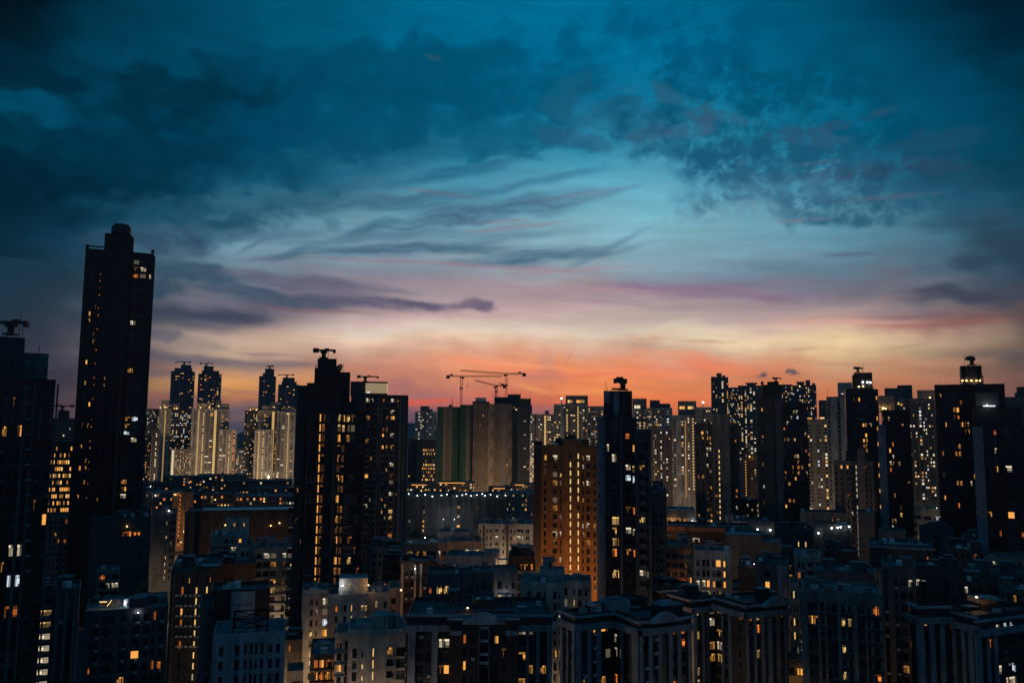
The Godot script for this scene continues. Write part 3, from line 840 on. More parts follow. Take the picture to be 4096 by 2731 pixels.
# a building maintenance crane on a tower's roof: a turret on a mast carries a jib with a counterweight
func roof_crane(label: String, at: Vector3, yaw: float, reach: float, tail: float, size: float):
	var root := thing("maintenance_crane", label, "roof crane", "window cleaning cranes on tower roofs", at, yaw)
	put_tube(root, "mast", Vector3.ZERO, size * 0.45, size * 1.2, "crane_steel")
	put_box(root, "base_frame", Vector3(0, size * 0.12, 0), Vector3(size * 1.6, size * 0.24, size * 1.4), "crane_steel")
	put_box(root, "turret", Vector3(0, size * 1.5, 0), Vector3(size * 1.3, size * 0.8, size), "crane_steel")
	put_box(root, "jib", Vector3(reach / 2, size * 1.75, 0), Vector3(reach, size * 0.42, size * 0.5), "crane_steel")
	put_box(root, "tail_beam", Vector3(-tail / 2, size * 1.75, 0), Vector3(tail, size * 0.4, size * 0.5), "crane_steel")
	put_box(root, "counterweight", Vector3(-tail, size * 1.72, 0), Vector3(size * 1.1, size * 0.95, size * 1.1), "crane_steel")
	put_box(root, "jib_head", Vector3(reach, size * 1.55, 0), Vector3(size * 0.5, size * 0.8, size * 0.8), "crane_steel")
	put_box(root, "winch", Vector3(reach * 0.3, size * 2.05, 0), Vector3(size * 0.9, size * 0.3, size * 0.4), "steel")

func lattice(parent: Node3D, called: String, a: Vector3, b: Vector3, wide: float, m: String, chord := 0.16):
	# a lattice beam: four chords with zigzag bracing
	var st := tool()
	var dir := (b - a).normalized()
	var side := dir.cross(Vector3.UP if absf(dir.y) < 0.9 else Vector3.BACK).normalized() * wide / 2
	var other := dir.cross(side).normalized() * wide / 2
	var corners := [side + other, side - other, -side - other, -side + other]
	for c in corners:
		add_bar(st, a + c, b + c, chord)
	var n := maxi(2, int(a.distance_to(b) / wide))
	for k in n:
		var p := a.lerp(b, float(k) / n)
		var q := a.lerp(b, float(k + 1) / n)
		for s in 4:
			var c: Vector3 = corners[s]
			var d: Vector3 = corners[(s + 1) % 4]
			add_bar(st, p + (c if k % 2 == 0 else d), q + (d if k % 2 == 0 else c), chord * 0.6)
			add_bar(st, p + c, p + d, chord * 0.6)
	put(parent, called, st.commit(), m)

func tower_crane(label: String, foot: Vector3, top: float, jib: float, tail: float, yaw: float, rise: float, wide: float):
	var root := thing("tower_crane", label, "crane", "tower cranes over the building site", foot, yaw)
	var h := top - foot.y
	lattice(root, "mast", Vector3.ZERO, Vector3(0, h, 0), wide, "crane_steel", 0.22)
	put_box(root, "slewing_ring", Vector3(0, h + 0.8, 0), Vector3(wide * 1.4, 1.6, wide * 1.4), "crane_steel")
	put_box(root, "cab", Vector3(wide, h + 0.2, wide * 0.6), Vector3(2.0, 2.4, 1.8), "crane_steel")
	lattice(root, "jib", Vector3(0, h + 2.4, 0), Vector3(jib, h + 2.4 + rise, 0), wide * 0.75, "crane_yellow", 0.2)
	lattice(root, "counter_jib", Vector3(0, h + 2.2, 0), Vector3(-tail, h + 2.6, 0), wide * 0.6, "crane_steel", 0.24)
	put_box(root, "counterweight", Vector3(-tail, h + 1.2, 0), Vector3(4.4, 4.0, 2.6), "crane_steel")
	put_box(root, "winch_house", Vector3(-tail * 0.75, h + 4.0, 0), Vector3(3.6, 1.8, 2.0), "crane_steel")
	var st := tool()
	add_bar(st, Vector3(jib * 0.15, h + 2.2, 0), Vector3(jib * 0.15, h - 9.0, 0), 0.1)
	put(root, "cable", st.commit(), "crane_steel")
	put_box(root, "hook_block", Vector3(jib * 0.15, h - 9.6, 0), Vector3(1.2, 1.6, 1.0), "crane_steel")
	put_box(root, "collar", Vector3(0, h * 0.62, 0), Vector3(wide * 1.7, 1.4, wide * 1.7), "crane_steel")

func tree(label: String, at: Vector3, height: float, wide: float, s: int):
	var root := thing("broadleaf_tree", label, "tree", "trees between the old blocks", at, 0.0)
	rng.seed = s
	var trunk := tool()
	add_bar(trunk, Vector3.ZERO, Vector3(0.1, height * 0.45, 0), 0.28, 7)
	for k in 6:
		var t := TAU * k / 6.0 + rng.randf() * 0.6
		add_bar(trunk, Vector3(0.1, height * rng.randf_range(0.3, 0.45), 0), Vector3(cos(t) * wide * 0.33, height * rng.randf_range(0.6, 0.85), sin(t) * wide * 0.33), 0.1, 5)
	put(root, "trunk", trunk.commit(), "bark")
	var crown := tool()
	var lumps := []
	for k in 14:
		var t := rng.randf() * TAU
		var r := sqrt(rng.randf()) * wide * 0.36
		lumps.append([Vector3(cos(t) * r, height * rng.randf_range(0.5, 0.88), sin(t) * r), wide * rng.randf_range(0.12, 0.22)])
	for k in 2600:
		var l: Array = lumps[rng.randi() % lumps.size()]
		var dir := Vector3(rng.randfn(), rng.randfn(), rng.randfn()).normalized()
		var p: Vector3 = l[0] + dir * l[1] * pow(rng.randf(), 0.4)
		var n := (dir + Vector3(rng.randfn(), rng.randfn(), rng.randfn()) * 0.5).normalized()
		var side := n.cross(Vector3.UP + Vector3(0.01, 0, 0)).normalized() * rng.randf_range(0.14, 0.3)
		var other := n.cross(side).normalized() * rng.randf_range(0.2, 0.42)
		quad(crown, p - side - other * 0.4, p + other, p + side * 0.9 + other * 0.2, p + side * 0.2 - other, n)
	put(root, "crown", crown.commit(), "leaf")

func street_lamp(label: String, at: Vector3, height: float, yaw: float, energy: float, kind: String):
	var root := thing("street_lamp", label, "street lamp", "street lamps", at, yaw)
	put_tube(root, "pole", Vector3.ZERO, 0.1, height, "steel")
	put_box(root, "arm", Vector3(0.8, height, 0), Vector3(1.7, 0.1, 0.1), "steel")
	put_box(root, "lamp_hood", Vector3(1.6, height + 0.12, 0), Vector3(0.8, 0.12, 0.4), "steel")
	var colours := {"sodium": lin(1.0, 0.46, 0.13), "warm": lin(1.0, 0.7, 0.42), "white": lin(0.92, 0.96, 1.0)}
	lamp(root, Vector3(1.6, height - 0.2, 0), 0.4, "lamp_white" if kind == "white" else "lamp_warm", colours[kind], energy)

func hill(points: Array, z: float, thick: float):
	# a far ridge: profile points run left to right, the slope falls towards the viewer
	var st := tool()
	var n := fbm(91, 4, 0.004)
	for k in points.size() - 1:
		var steps := 12
		for j in steps:
			var a := Vector3(lerpf(points[k][0], points[k + 1][0], float(j) / steps), 0, z)
			var b := Vector3(lerpf(points[k][0], points[k + 1][0], float(j + 1) / steps), 0, z)
			var ya: float = lerpf(points[k][1], points[k + 1][1], float(j) / steps) * (1.0 + 0.12 * n.get_noise_2d(a.x, z))
			var yb: float = lerpf(points[k][1], points[k + 1][1], float(j + 1) / steps) * (1.0 + 0.12 * n.get_noise_2d(b.x, z))
			var front := Vector3(0, 0, thick)
			quad(st, a + front, a + Vector3(0, ya, 0), b + Vector3(0, yb, 0), b + front, Vector3(0, 0.5, 0.87))
			quad(st, b - front, b + Vector3(0, yb, 0), a + Vector3(0, ya, 0), a - front, Vector3(0, 0.5, -0.87))
	var o := put(self, numbered("hill"), st.commit(), "hill_green")
	o.set_meta("kind", "structure")

func make_city():
	var g := MeshInstance3D.new()
	var plane := PlaneMesh.new()
	plane.size = Vector2(24000, 24000)
	g.mesh = plane
	g.name = "ground"
	g.position = Vector3(0, 0, -6000)
	g.material_override = mats["asphalt"]
	g.set_meta("kind", "structure")
	add_child(g)
	building("apartment_tower", "dark balcony tower cut off by the left edge with a crane on its roof", "tower", "", -112.06, -183.8, 29.14, false, [
		[0,0,23.33,14,0,90.05,"black_panel",1,[["F",3.1,88.05,28,[[8.45,1.74,2.2,"w",0.1,"a"],[11.97,1.78,2.2,"w",0.15,"aw"],[14.42,0.81,2.2,"w","...a.......a.......aa","a"],[15.82,0.54,2.2,"w",0.08,"a"],[17.14,0.82,2.5,"w","...a.......w.c.o......y.......aa.","w"],[18.7,0.83,2.5,"w","...........w.c.o......c.......a.","w"],[20.88,0.56,2.4,"w",0.03,"a"],[22.85,0.75,2.4,"w",0.03,"a"]],[["ledges",0.12,0.3,0.55,"dark_tile"],["pier",19.49,0.37,0.3,0,-1,"slate_paint"],["pier",23.79,0.38,0.3,0,-1,"slate_paint"],["pier",17.85,0.6,0.25,0,-1,"slate_paint"]]]],"roof_felt",0],
		[0.69,-1.5,9.09,9,90.05,99.73,"slate_paint",0.4,[],"roof_felt",0],
		[0.41,3.5,4.98,3,90.05,94.45,"dark_tile",0.4,[],"roof_felt",0],
		[7.68,-4.5,4.75,7,90.05,96.82,"concrete",0.4,[],"roof_felt",0]], [["box","balcony_slab",6.47,88.74,7.4,1.08,0.37,1,"blue_grey_stone"],["box","balcony_slab",6.67,85.52,7.4,1.08,0.37,1,"blue_grey_stone"],["box","balcony_slab",6.87,82.31,7.4,1.08,0.37,1,"blue_grey_stone"],["box","balcony_slab",7.07,79.11,7.4,1.08,0.37,1,"blue_grey_stone"],["box","balcony_slab",7.27,75.93,7.4,1.08,0.37,1,"blue_grey_stone"],["box","balcony_slab",7.46,72.74,7.4,1.08,0.36,1,"blue_grey_stone"],["box","balcony_slab",7.66,69.57,7.4,1.07,0.36,1,"blue_grey_stone"],["box","balcony_slab",7.86,66.41,7.4,1.07,0.36,1,"blue_grey_stone"],["box","balcony_slab",8.05,63.26,7.4,1.07,0.36,1,"blue_grey_stone"],["box","balcony_slab",8.25,60.11,7.4,1.07,0.36,1,"blue_grey_stone"],["box","balcony_slab",8.44,56.98,7.4,1.07,0.36,1,"blue_grey_stone"],["box","balcony_slab",8.63,53.85,7.4,1.07,0.36,1,"blue_grey_stone"],["box","balcony_slab",8.83,50.73,7.4,1.07,0.36,1,"blue_grey_stone"],["rail",5.43,11.28,91.78,6.7],["tube","antenna",8.11,97.32,-2,0.08,1.51,"steel"],["tube","antenna",4.12,100.73,2,0.07,4.65,"steel"],["tube","antenna",4.73,100.77,2,0.07,2.19,"steel"]])
	building("apartment_tower", "tallest dark tower on the left with a domed water tank top", "tower", "", -177.33, -378.4, 22.87, false, [
		[0,0,27.5,24,0,157.77,"black_panel",1.2,[["F",3,153.57,37,[[3.07,0.68,1.9,"w",0.13,"a"],[5.21,0.68,1.9,"w",0.12,"oa"],[6.43,0.39,0.8,"w",0.5,"o"],[17.84,0.7,1.9,"w","aaw...........a......aw..a...w.aaa....w..w....w..w..","a"],[20.4,2.21,1.9,"w","wao......w......a......aac......aaw....a.y.aw..yw.","a"],[23.33,2.43,1.9,"w",".ww....................c..w....................w","w"],[26.33,0.92,1.9,"w","..w......................................................w","w"]],[["pier",1.23,1.06,0.9,0,-1,"black_panel"],["pier",25.26,0.61,0.5,0,-1,"brown_tile"],["pier",27.55,0.92,0.5,0,-1,"brown_tile"],["pier",4.14,0.49,0.4,0,-1,"dark_tile"]]]],"roof_felt",0],
		[-0.92,8.5,10.82,16,0.1,164.68,"black_panel",0.8,[["F",3,134.68,30,[[3.22,0.39,1.5,"w",0.07,"oa"],[4.59,0.59,1.2,"w",0,"a"],[8.18,0.69,1.2,"w",0,"a"]],[["pier",6.26,1.97,1.4,0,-1,"black_panel"],["pier",9.61,0.79,0.6,0,-1,"dark_concrete"]]]],"roof_felt",0],
		[0.32,10.5,9.72,8,157.77,164.75,"dark_tile",0.4,[],"roof_felt",0]], [["tube","water_tank",-0.23,166.43,11,4.2,3.4,"dark_tile"],["tube","tank_dome",-0.23,169.83,11,3.4,0.9,"dark_tile"],["box","roof_beam",-10.41,160.15,10.4,6.96,0.44,1.2,"dark_tile"],["box","corner_block",-13.17,159.25,11,1.34,1.43,2,"dark_tile"],["box","corner_block",13.03,159.47,11,1.39,1.24,2,"dark_tile"],["tube","antenna",0.4,168.28,10,0.08,3.6,"steel"],["tube","antenna",7.63,160.26,10,0.06,1.24,"steel"]])
	building("apartment_block", "distant dark block with a roof crane between the two left towers", "building", "", -407.58, -777.6, 25.71, true, [
		[0,0,18.84,30,0,90.49,"dark_concrete",1,[["F",3,87.49,9,[[0.78,0.94,1.4,"w",0.05,"cw"],[2.35,0.94,1.4,"w",0.05,"cw"],[3.92,0.94,1.4,"w",0.05,"cw"],[5.49,0.94,1.4,"w",0.05,"cw"],[7.06,0.94,1.4,"w",0.05,"cw"],[8.63,0.94,1.4,"w",0.05,"cw"],[10.2,0.94,1.4,"w",0.05,"cw"],[11.77,0.94,1.4,"w",0.05,"cw"],[13.34,0.94,1.4,"w",0.05,"cw"],[14.91,0.94,1.4,"w",0.05,"cw"],[16.48,0.94,1.4,"w",0.05,"cw"],[18.05,0.94,1.4,"w",0.05,"cw"]],[["ledges",0.3,0.8,1,"concrete"]]]],"roof_felt",0],
		[-0.35,7,8.95,10,90.49,97.99,"dark_concrete",0.4,[],"roof_felt",0]], [])
	building("office_block", "dark glass office with rows of amber lit ribbon windows", "building", "", -280.25, -533.92, 25.82, true, [
		[0,0,14.33,24,0,71.73,"black_panel",1,[["F",4.1,68.33,10,[[1.6,0.8,2.2,"g",".aa.a.aa.a.","a"],[2.72,0.8,2.2,"g","..a.a.a.aaa","a"],[3.84,0.8,2.2,"g",".ay.yaay.a.","a"],[4.97,0.81,2.2,"g","a..ay.aaaa.","a"],[6.1,0.81,2.2,"g","..aaya.a.ay","a"],[7.23,0.81,2.2,"g",".aaaya..a.a","a"],[8.37,0.81,2.2,"g","..ay.yaaa.o","a"],[9.5,0.81,2.2,"g",".aa.a.aa.a.","a"],[10.64,0.81,2.2,"g","..a.a.a.aaa","a"],[11.78,0.82,2.2,"g",".ay.yaay.a.","a"],[12.92,0.82,2.2,"g","a..ay.aaaa.","a"],[14.07,0.82,2.2,"g","..aaya.a.ay","a"]],[["ledges",0.25,0.9,1.4,"dark_tile"]]]],"roof_felt",0]], [])
	building("apartment_tower", "leftmost slim far tower above the lit estate", "tower", "pale far estate towers under the sunset at left", -648.4, -1673.27, 19.54, true, [
		[0,0,43.32,34,0,196.95,"slate_paint",1.5,[["F",3,193.45,34,[[1.97,2.44,1.6,"w",0.1,"aaoy"],[5.91,2.44,1.6,"w",0.1,"aaoy"],[9.85,2.44,1.6,"w",0.1,"aaoy"],[13.78,2.44,1.6,"w",0.1,"aaoy"],[17.72,2.44,1.6,"w",0.1,"aaoy"],[21.66,2.44,1.6,"w",0.1,"aaoy"],[25.6,2.44,1.6,"w",0.1,"aaoy"],[29.54,2.44,1.6,"w",0.1,"aaoy"],[33.47,2.44,1.6,"w",0.1,"aaoy"],[37.41,2.44,1.6,"w",0.1,"aaoy"],[41.35,2.44,1.6,"w",0.1,"aaoy"]],[["ledges",0.25,0.5,1.2,"blue_grey_stone"],["pier",1.5,1.8,0.9,0,-1,"blue_grey_stone"],["pier",42.67,2.29,0.9,0,-1,"blue_grey_stone"],["pier",16.66,1.82,0.9,0,-1,"blue_grey_stone"]]]],"roof_felt",0],
		[4.87,3,19.24,16,196.95,211.15,"slate_paint",0.4,[],"roof_felt",0],
		[0.49,4,32.4,20,196.95,204.39,"slate_paint",0.4,[],"roof_felt",0]], [])
	building("apartment_tower", "second slim far tower above the lit estate", "tower", "pale far estate towers under the sunset at left", -594.83, -1672.8, 18.06, true, [
		[0,0,42.81,34,0,192.54,"slate_paint",1.5,[["F",3,189.04,32,[[1.95,2.41,1.6,"w",0.1,"aaoy"],[5.84,2.41,1.6,"w",0.1,"aaoy"],[9.73,2.41,1.6,"w",0.1,"aaoy"],[13.62,2.41,1.6,"w",0.1,"aaoy"],[17.51,2.41,1.6,"w",0.1,"aaoy"],[21.41,2.41,1.6,"w",0.1,"aaoy"],[25.3,2.41,1.6,"w",0.1,"aaoy"],[29.19,2.41,1.6,"w",0.1,"aaoy"],[33.08,2.41,1.6,"w",0.1,"aaoy"],[36.98,2.41,1.6,"w",0.1,"aaoy"],[40.87,2.41,1.6,"w",0.1,"aaoy"]],[["ledges",0.25,0.5,1.2,"blue_grey_stone"],["pier",1.47,1.82,0.9,0,-1,"blue_grey_stone"],["pier",42.13,2.31,0.9,0,-1,"blue_grey_stone"],["pier",16.33,1.83,0.9,0,-1,"blue_grey_stone"]]]],"roof_felt",0],
		[-3.21,3,17.99,16,192.54,208.83,"slate_paint",0.4,[],"roof_felt",0],
		[0.53,4,31.8,20,192.54,199.9,"slate_paint",0.4,[],"roof_felt",0]], [])
	building("apartment_tower", "third slim far tower, narrow, left of the black tower", "tower", "pale far estate towers under the sunset at left", -480.32, -1670.44, 14.8, true, [
		[0,0,31.39,34,0,188.71,"slate_paint",1.5,[["F",3,185.21,31,[[1.96,2.43,1.6,"w",0.1,"aaoy"],[5.89,2.43,1.6,"w",0.1,"aaoy"],[9.81,2.43,1.6,"w",0.1,"aaoy"],[13.73,2.43,1.6,"w",0.1,"aaoy"],[17.66,2.43,1.6,"w",0.1,"aaoy"],[21.58,2.43,1.6,"w",0.1,"aaoy"],[25.51,2.43,1.6,"w",0.1,"aaoy"],[29.43,2.43,1.6,"w",0.1,"aaoy"]],[["ledges",0.25,0.5,1.2,"blue_grey_stone"],["pier",1.4,1.86,0.9,0,-1,"blue_grey_stone"],["pier",30.64,2.35,0.9,0,-1,"blue_grey_stone"],["pier",10.49,1.87,0.9,0,-1,"blue_grey_stone"]]]],"roof_felt",0],
		[3.06,3,17.41,16,188.71,204.42,"slate_paint",0.4,[],"roof_felt",0],
		[0.63,4,20.17,20,188.71,195.81,"slate_paint",0.4,[],"roof_felt",0]], [])
	building("apartment_tower", "fourth slim far tower partly hidden by the black tower", "tower", "pale far estate towers under the sunset at left", -438.35, -1671.17, 13.57, true, [
		[0,0,39.58,34,0,172.51,"slate_paint",1.5,[["F",3,169.01,25,[[1.98,2.45,1.6,"w",0.1,"aaoy"],[5.94,2.45,1.6,"w",0.1,"aaoy"],[9.89,2.45,1.6,"w",0.1,"aaoy"],[13.85,2.45,1.6,"w",0.1,"aaoy"],[17.81,2.45,1.6,"w",0.1,"aaoy"],[21.77,2.45,1.6,"w",0.1,"aaoy"],[25.72,2.45,1.6,"w",0.1,"aaoy"],[29.68,2.45,1.6,"w",0.1,"aaoy"],[33.64,2.45,1.6,"w",0.1,"aaoy"],[37.6,2.45,1.6,"w",0.1,"aaoy"]],[["ledges",0.25,0.5,1.2,"blue_grey_stone"],["pier",1.38,1.87,0.9,0,-1,"blue_grey_stone"],["pier",38.78,2.36,0.9,0,-1,"blue_grey_stone"],["pier",14.51,1.88,0.9,0,-1,"blue_grey_stone"]]]],"roof_felt",0],
		[-0.65,3,22.69,16,172.51,187.58,"slate_paint",0.4,[],"roof_felt",0],
		[0.65,4,28.31,20,172.51,179.6,"slate_paint",0.4,[],"roof_felt",0]], [])
	building("housing_block", "dark housing slab with white lights beside the tall left tower", "building", "lit public housing slabs at left", -527.3, -1253.54, 21.15, true, [
		[0,0,18.16,22,0,112.49,"dark_concrete",1.2,[["F",2.75,109.49,39,[[1.01,1.11,1.3,"w",0.2,"wwcy"],[3.03,1.11,1.3,"w",0.2,"wwcy"],[5.04,1.11,1.3,"w",0.2,"wwcy"],[7.06,1.11,1.3,"w",0.2,"wwcy"],[9.08,1.11,1.3,"w",0.2,"wwcy"],[11.1,1.11,1.3,"w",0.2,"wwcy"],[13.12,1.11,1.3,"w",0.2,"wwcy"],[15.13,1.11,1.3,"w",0.2,"wwcy"],[17.15,1.11,1.3,"w",0.2,"wwcy"]],[["ledges",0.35,0.5,1.1,"grey_paint"]]]],"roof_felt",0]], [])
	building("housing_block", "plain white slab end with one line of yellow stair lights", "building", "lit public housing slabs at left", -502.89, -1238.17, 20.5, true, [
		[0,0,16.36,22,0,112.25,"cream_paint",1.2,[["F",2.75,109.25,39,[[8.71,1.67,1.1,"s",1,"y"],[12.22,1.34,0.6,"w",0.05,"a"]],[["pier",3.22,4.65,0.8,0,-1,"white_paint"]]]],"roof_felt",0],
		[-0.6,2,10.72,8,112.25,125.59,"cream_paint",0.4,[],"roof_felt",0]], [["lamp",-6.54,114.87,12.5,1,"warm",160],["lamp",-0.02,115.81,9,1,"warm",160]])
	building("housing_block", "dark housing slab crowded with white and amber windows", "building", "lit public housing slabs at left", -484.92, -1255.28, 19.59, true, [
		[0,0,29.3,22,0,111.73,"dark_concrete",1.2,[["F",2.75,108.73,39,[[1.22,1.34,1.3,"w",0.28,"wwcya"],[3.66,1.34,1.3,"w",0.28,"wwcya"],[6.1,1.34,1.3,"w",0.28,"wwcya"],[8.55,1.34,1.3,"w",0.28,"wwcya"],[10.99,1.34,1.3,"w",0.28,"wwcya"],[13.43,1.34,1.3,"w",0.28,"wwcya"],[15.87,1.34,1.3,"w",0.28,"wwcya"],[18.31,1.34,1.3,"w",0.28,"wwcya"],[20.76,1.34,1.3,"w",0.28,"wwcya"],[23.2,1.34,1.3,"w",0.28,"wwcya"],[25.64,1.34,1.3,"w",0.28,"wwcya"],[28.08,1.34,1.3,"w",0.28,"wwcya"]],[["ledges",0.35,0.5,1.1,"grey_paint"],["pier",0.5,1,0.7,0,-1,"slate_paint"],["pier",7.33,1,0.7,0,-1,"slate_paint"],["pier",14.65,1,0.7,0,-1,"slate_paint"],["pier",21.98,1,0.7,0,-1,"slate_paint"],["pier",28.8,1,0.7,0,-1,"slate_paint"]]]],"roof_felt",0],
		[-8.76,3,8.84,8,111.73,121.12,"cream_paint",0.4,[],"roof_felt",0]], [["lamp",-7.9,114.11,12,1,"warm",150]])
	building("housing_block", "white housing slab with bright column of yellow landings", "building", "lit public housing slabs at left", -429.52, -1218.31, 18.01, true, [
		[0,0,50.8,22,0,111.97,"white_paint",1.2,[["F",2.75,108.97,39,[[4.66,1.65,1.1,"w",0.06,"w"],[9.79,1.99,1.1,"s",1,"y"],[16.25,1.66,1.1,"s",0.85,"y"],[22.07,4.66,1.2,"w",0.06,"w"],[26.91,3.67,1.2,"w",0.08,"wa"],[32.09,3.35,1.8,"s",1,"y"],[37.12,4.03,1.2,"w",0.1,"w"],[41.49,1.35,1.2,"s",0.45,"a"],[44.85,1.35,1.2,"w",0.1,"a"],[47.21,1.35,1.2,"s",0.4,"a"]],[["ledges",0.3,0.45,1.1,"cream_paint"],["pier",29.91,1,1.4,0,-1,"dark_concrete"],["pier",34.27,1.01,1.4,0,-1,"dark_concrete"],["pier",6.98,2.31,1.1,0,-1,"white_paint"],["pier",12.93,3.65,1.1,0,-1,"white_paint"]]]],"roof_felt",0],
		[-10.34,1,19.36,10,111.97,120.96,"cream_paint",0.4,[],"roof_felt",0],
		[9.62,4,7.41,8,111.97,125.55,"slate_paint",0.4,[],"roof_felt",0],
		[18.92,1,10.85,8,111.97,120.85,"cream_paint",0.4,[],"roof_felt",0]], [["lamp",-14.19,114.75,12,1,"warm",170],["lamp",-2.22,114.96,12,1,"warm",140],["lamp",10.02,117.37,10,0.9,"warm",60]])
	building("housing_block", "lower white housing slab at the right end of the lit estate", "building", "lit public housing slabs at left", -399.13, -1203.87, 17.06, true, [
		[0,0,22.87,22,0,83.57,"cream_paint",1.2,[["F",2.75,80.57,29,[[3.13,2.64,1.2,"w",0.18,"wc"],[7.58,2.97,1.2,"w",0.1,"w"],[14.03,1.33,1.1,"s",0.9,"y"],[19.84,2.33,1.1,"s",0.6,"o"]],[["ledges",0.3,0.45,1.1,"white_paint"],["pier",16.85,2.32,0.9,0,-1,"white_paint"],["pier",22.34,2,0.9,0,-1,"white_paint"],["pier",11.06,2.65,0.9,0,-1,"white_paint"]]]],"roof_felt",0]], [])
	building("housing_block", "short housing block with amber grid in front of the lit estate", "building", "", -452.8, -1183.79, 19.52, true, [
		[0,0,20.46,22,0,55.48,"concrete",1.2,[["F",2.75,52.48,18,[[1.65,0.95,1.2,"w",0.15,"aayw"],[3.44,0.95,1.2,"w",0.3,"aayw"],[5.22,0.96,1.2,"w",0.2,"aayw"],[7,0.96,1.2,"w",0.75,"aayw"],[8.79,0.96,1.2,"w",0.35,"aayw"],[10.57,0.96,1.2,"w",0.25,"aayw"],[12.36,0.96,1.2,"w",0.3,"aayw"],[14.16,0.96,1.2,"w",0.4,"aayw"],[15.95,0.96,1.2,"w",0.2,"aayw"],[17.74,0.96,1.2,"w",0.25,"aayw"],[19.54,0.96,1.2,"w",0.7,"aayw"]],[["ledges",0.3,0.4,1,"concrete"]]]],"roof_felt",0]], [])
	building("housing_block", "narrow block with a column of round white landing lamps", "building", "", -463.86, -1176.26, 20.07, true, [
		[0,0,5.38,22,0,56.2,"white_paint",1.2,[["F",2.75,53.2,19,[[2.6,2.21,1.9,"s",1,"w"]],[]]],"roof_felt",0]], [])
	building("housing_block", "dark narrow block standing before the plain white slab", "building", "", -471.41, -1132.12, 21.02, true, [
		[0,0,10.3,22,0,82.19,"brown_tile",1.2,[["F",2.75,79.19,28,[[2.68,1.21,1.2,"w",0.06,"w"],[6.92,1.21,1.6,"s",0.75,"w"]],[]]],"roof_felt",0]], [])
	building("housing_block", "dim block at the foot of the tall left tower with amber rows", "building", "", -429.75, -1011.81, 21.42, true, [
		[0,0,8.62,22,0,74.49,"dark_concrete",1.2,[["F",2.75,71.49,22,[[0.72,0.79,1.3,"w",0.25,"aoy"],[2.16,0.79,1.3,"w",0.25,"aoy"],[3.59,0.79,1.3,"w",0.25,"aoy"],[5.03,0.79,1.3,"w",0.25,"aoy"],[6.47,0.79,1.3,"w",0.25,"aoy"],[7.9,0.79,1.3,"w",0.25,"aoy"]],[]]],"roof_felt",0]], [])
	building("housing_block", "low dark blocks between the two lit estates", "building", "", -375.65, -1192.27, 16.31, true, [
		[0,0,12.17,22,0,56.35,"dark_concrete",1.2,[["F",2.75,53.35,19,[[0.87,0.96,1.3,"w",0.3,"wcya"],[2.61,0.96,1.3,"w",0.3,"wcya"],[4.34,0.96,1.3,"w",0.3,"wcya"],[6.08,0.96,1.3,"w",0.3,"wcya"],[7.82,0.96,1.3,"w",0.3,"wcya"],[9.56,0.96,1.3,"w",0.3,"wcya"],[11.3,0.96,1.3,"w",0.3,"wcya"]],[]]],"roof_felt",0]], [])
	building("housing_block", "pale hillside block between the two lit estates", "building", "", -696.64, -2216.55, 16.25, true, [
		[0,0,15.34,30,0,53.76,"tan_tile",1,[["F",3,50.76,6,[[1.53,1.53,1.3,"w",0.02,"a"],[4.6,1.53,1.3,"w",0.02,"a"],[7.67,1.53,1.3,"w",0.02,"a"],[10.74,1.53,1.3,"w",0.02,"a"],[13.8,1.53,1.3,"w",0.02,"a"]],[]]],"roof_felt",0]], [])
	building("housing_block", "dark slab with scattered lights left of the black tower", "building", "lit public housing slabs beside the black tower", -382.68, -1258.29, 15.68, true, [
		[0,0,19.96,22,0,111.34,"dark_concrete",1.2,[["F",2.75,108.34,39,[[1,1.1,1.3,"w",0.22,"wwya"],[2.99,1.1,1.3,"w",0.22,"wwya"],[4.99,1.1,1.3,"w",0.22,"wwya"],[6.99,1.1,1.3,"w",0.22,"wwya"],[8.98,1.1,1.3,"w",0.22,"wwya"],[10.98,1.1,1.3,"w",0.22,"wwya"],[12.97,1.1,1.3,"w",0.22,"wwya"],[14.97,1.1,1.3,"w",0.22,"wwya"],[16.97,1.1,1.3,"w",0.22,"wwya"],[18.96,1.1,1.3,"w",0.22,"wwya"]],[["ledges",0.35,0.5,1.1,"grey_paint"]]]],"roof_felt",0],
		[0.93,2,13.35,10,111.34,117.18,"cream_paint",0.4,[],"roof_felt",0]], [["lamp",-2.67,113.72,12,1,"warm",150],["lamp",6.43,113.87,12,1,"warm",120]])
	building("housing_block", "tall cream slab with the brightest landing column left of the black tower", "building", "lit public housing slabs beside the black tower", -353.4, -1238.99, 14.76, true, [
		[0,0,26.33,22,0,111.35,"cream_paint",1.2,[["F",2.75,108.35,39,[[3.21,1.38,1.1,"w",0.2,"a"],[8.9,1.73,1.2,"s",0.5,"a"],[12.18,1.38,1.2,"s",0.4,"a"],[20.49,3.47,1.8,"s",1,"y"],[24.66,1.39,1.1,"w",0.1,"a"]],[["ledges",0.3,0.45,1.1,"white_paint"],["pier",17.72,1.39,1.4,0,-1,"dark_concrete"],["pier",23.1,1.04,1.4,0,-1,"dark_concrete"]]]],"roof_felt",0],
		[-4.19,2.5,10.41,9,111.35,118.88,"cream_paint",0.4,[],"roof_felt",0],
		[7.3,4.5,10.1,9,111.35,124.06,"slate_paint",0.4,[],"roof_felt",0]], [["lamp",7.78,117.17,12,0.9,"warm",80]])
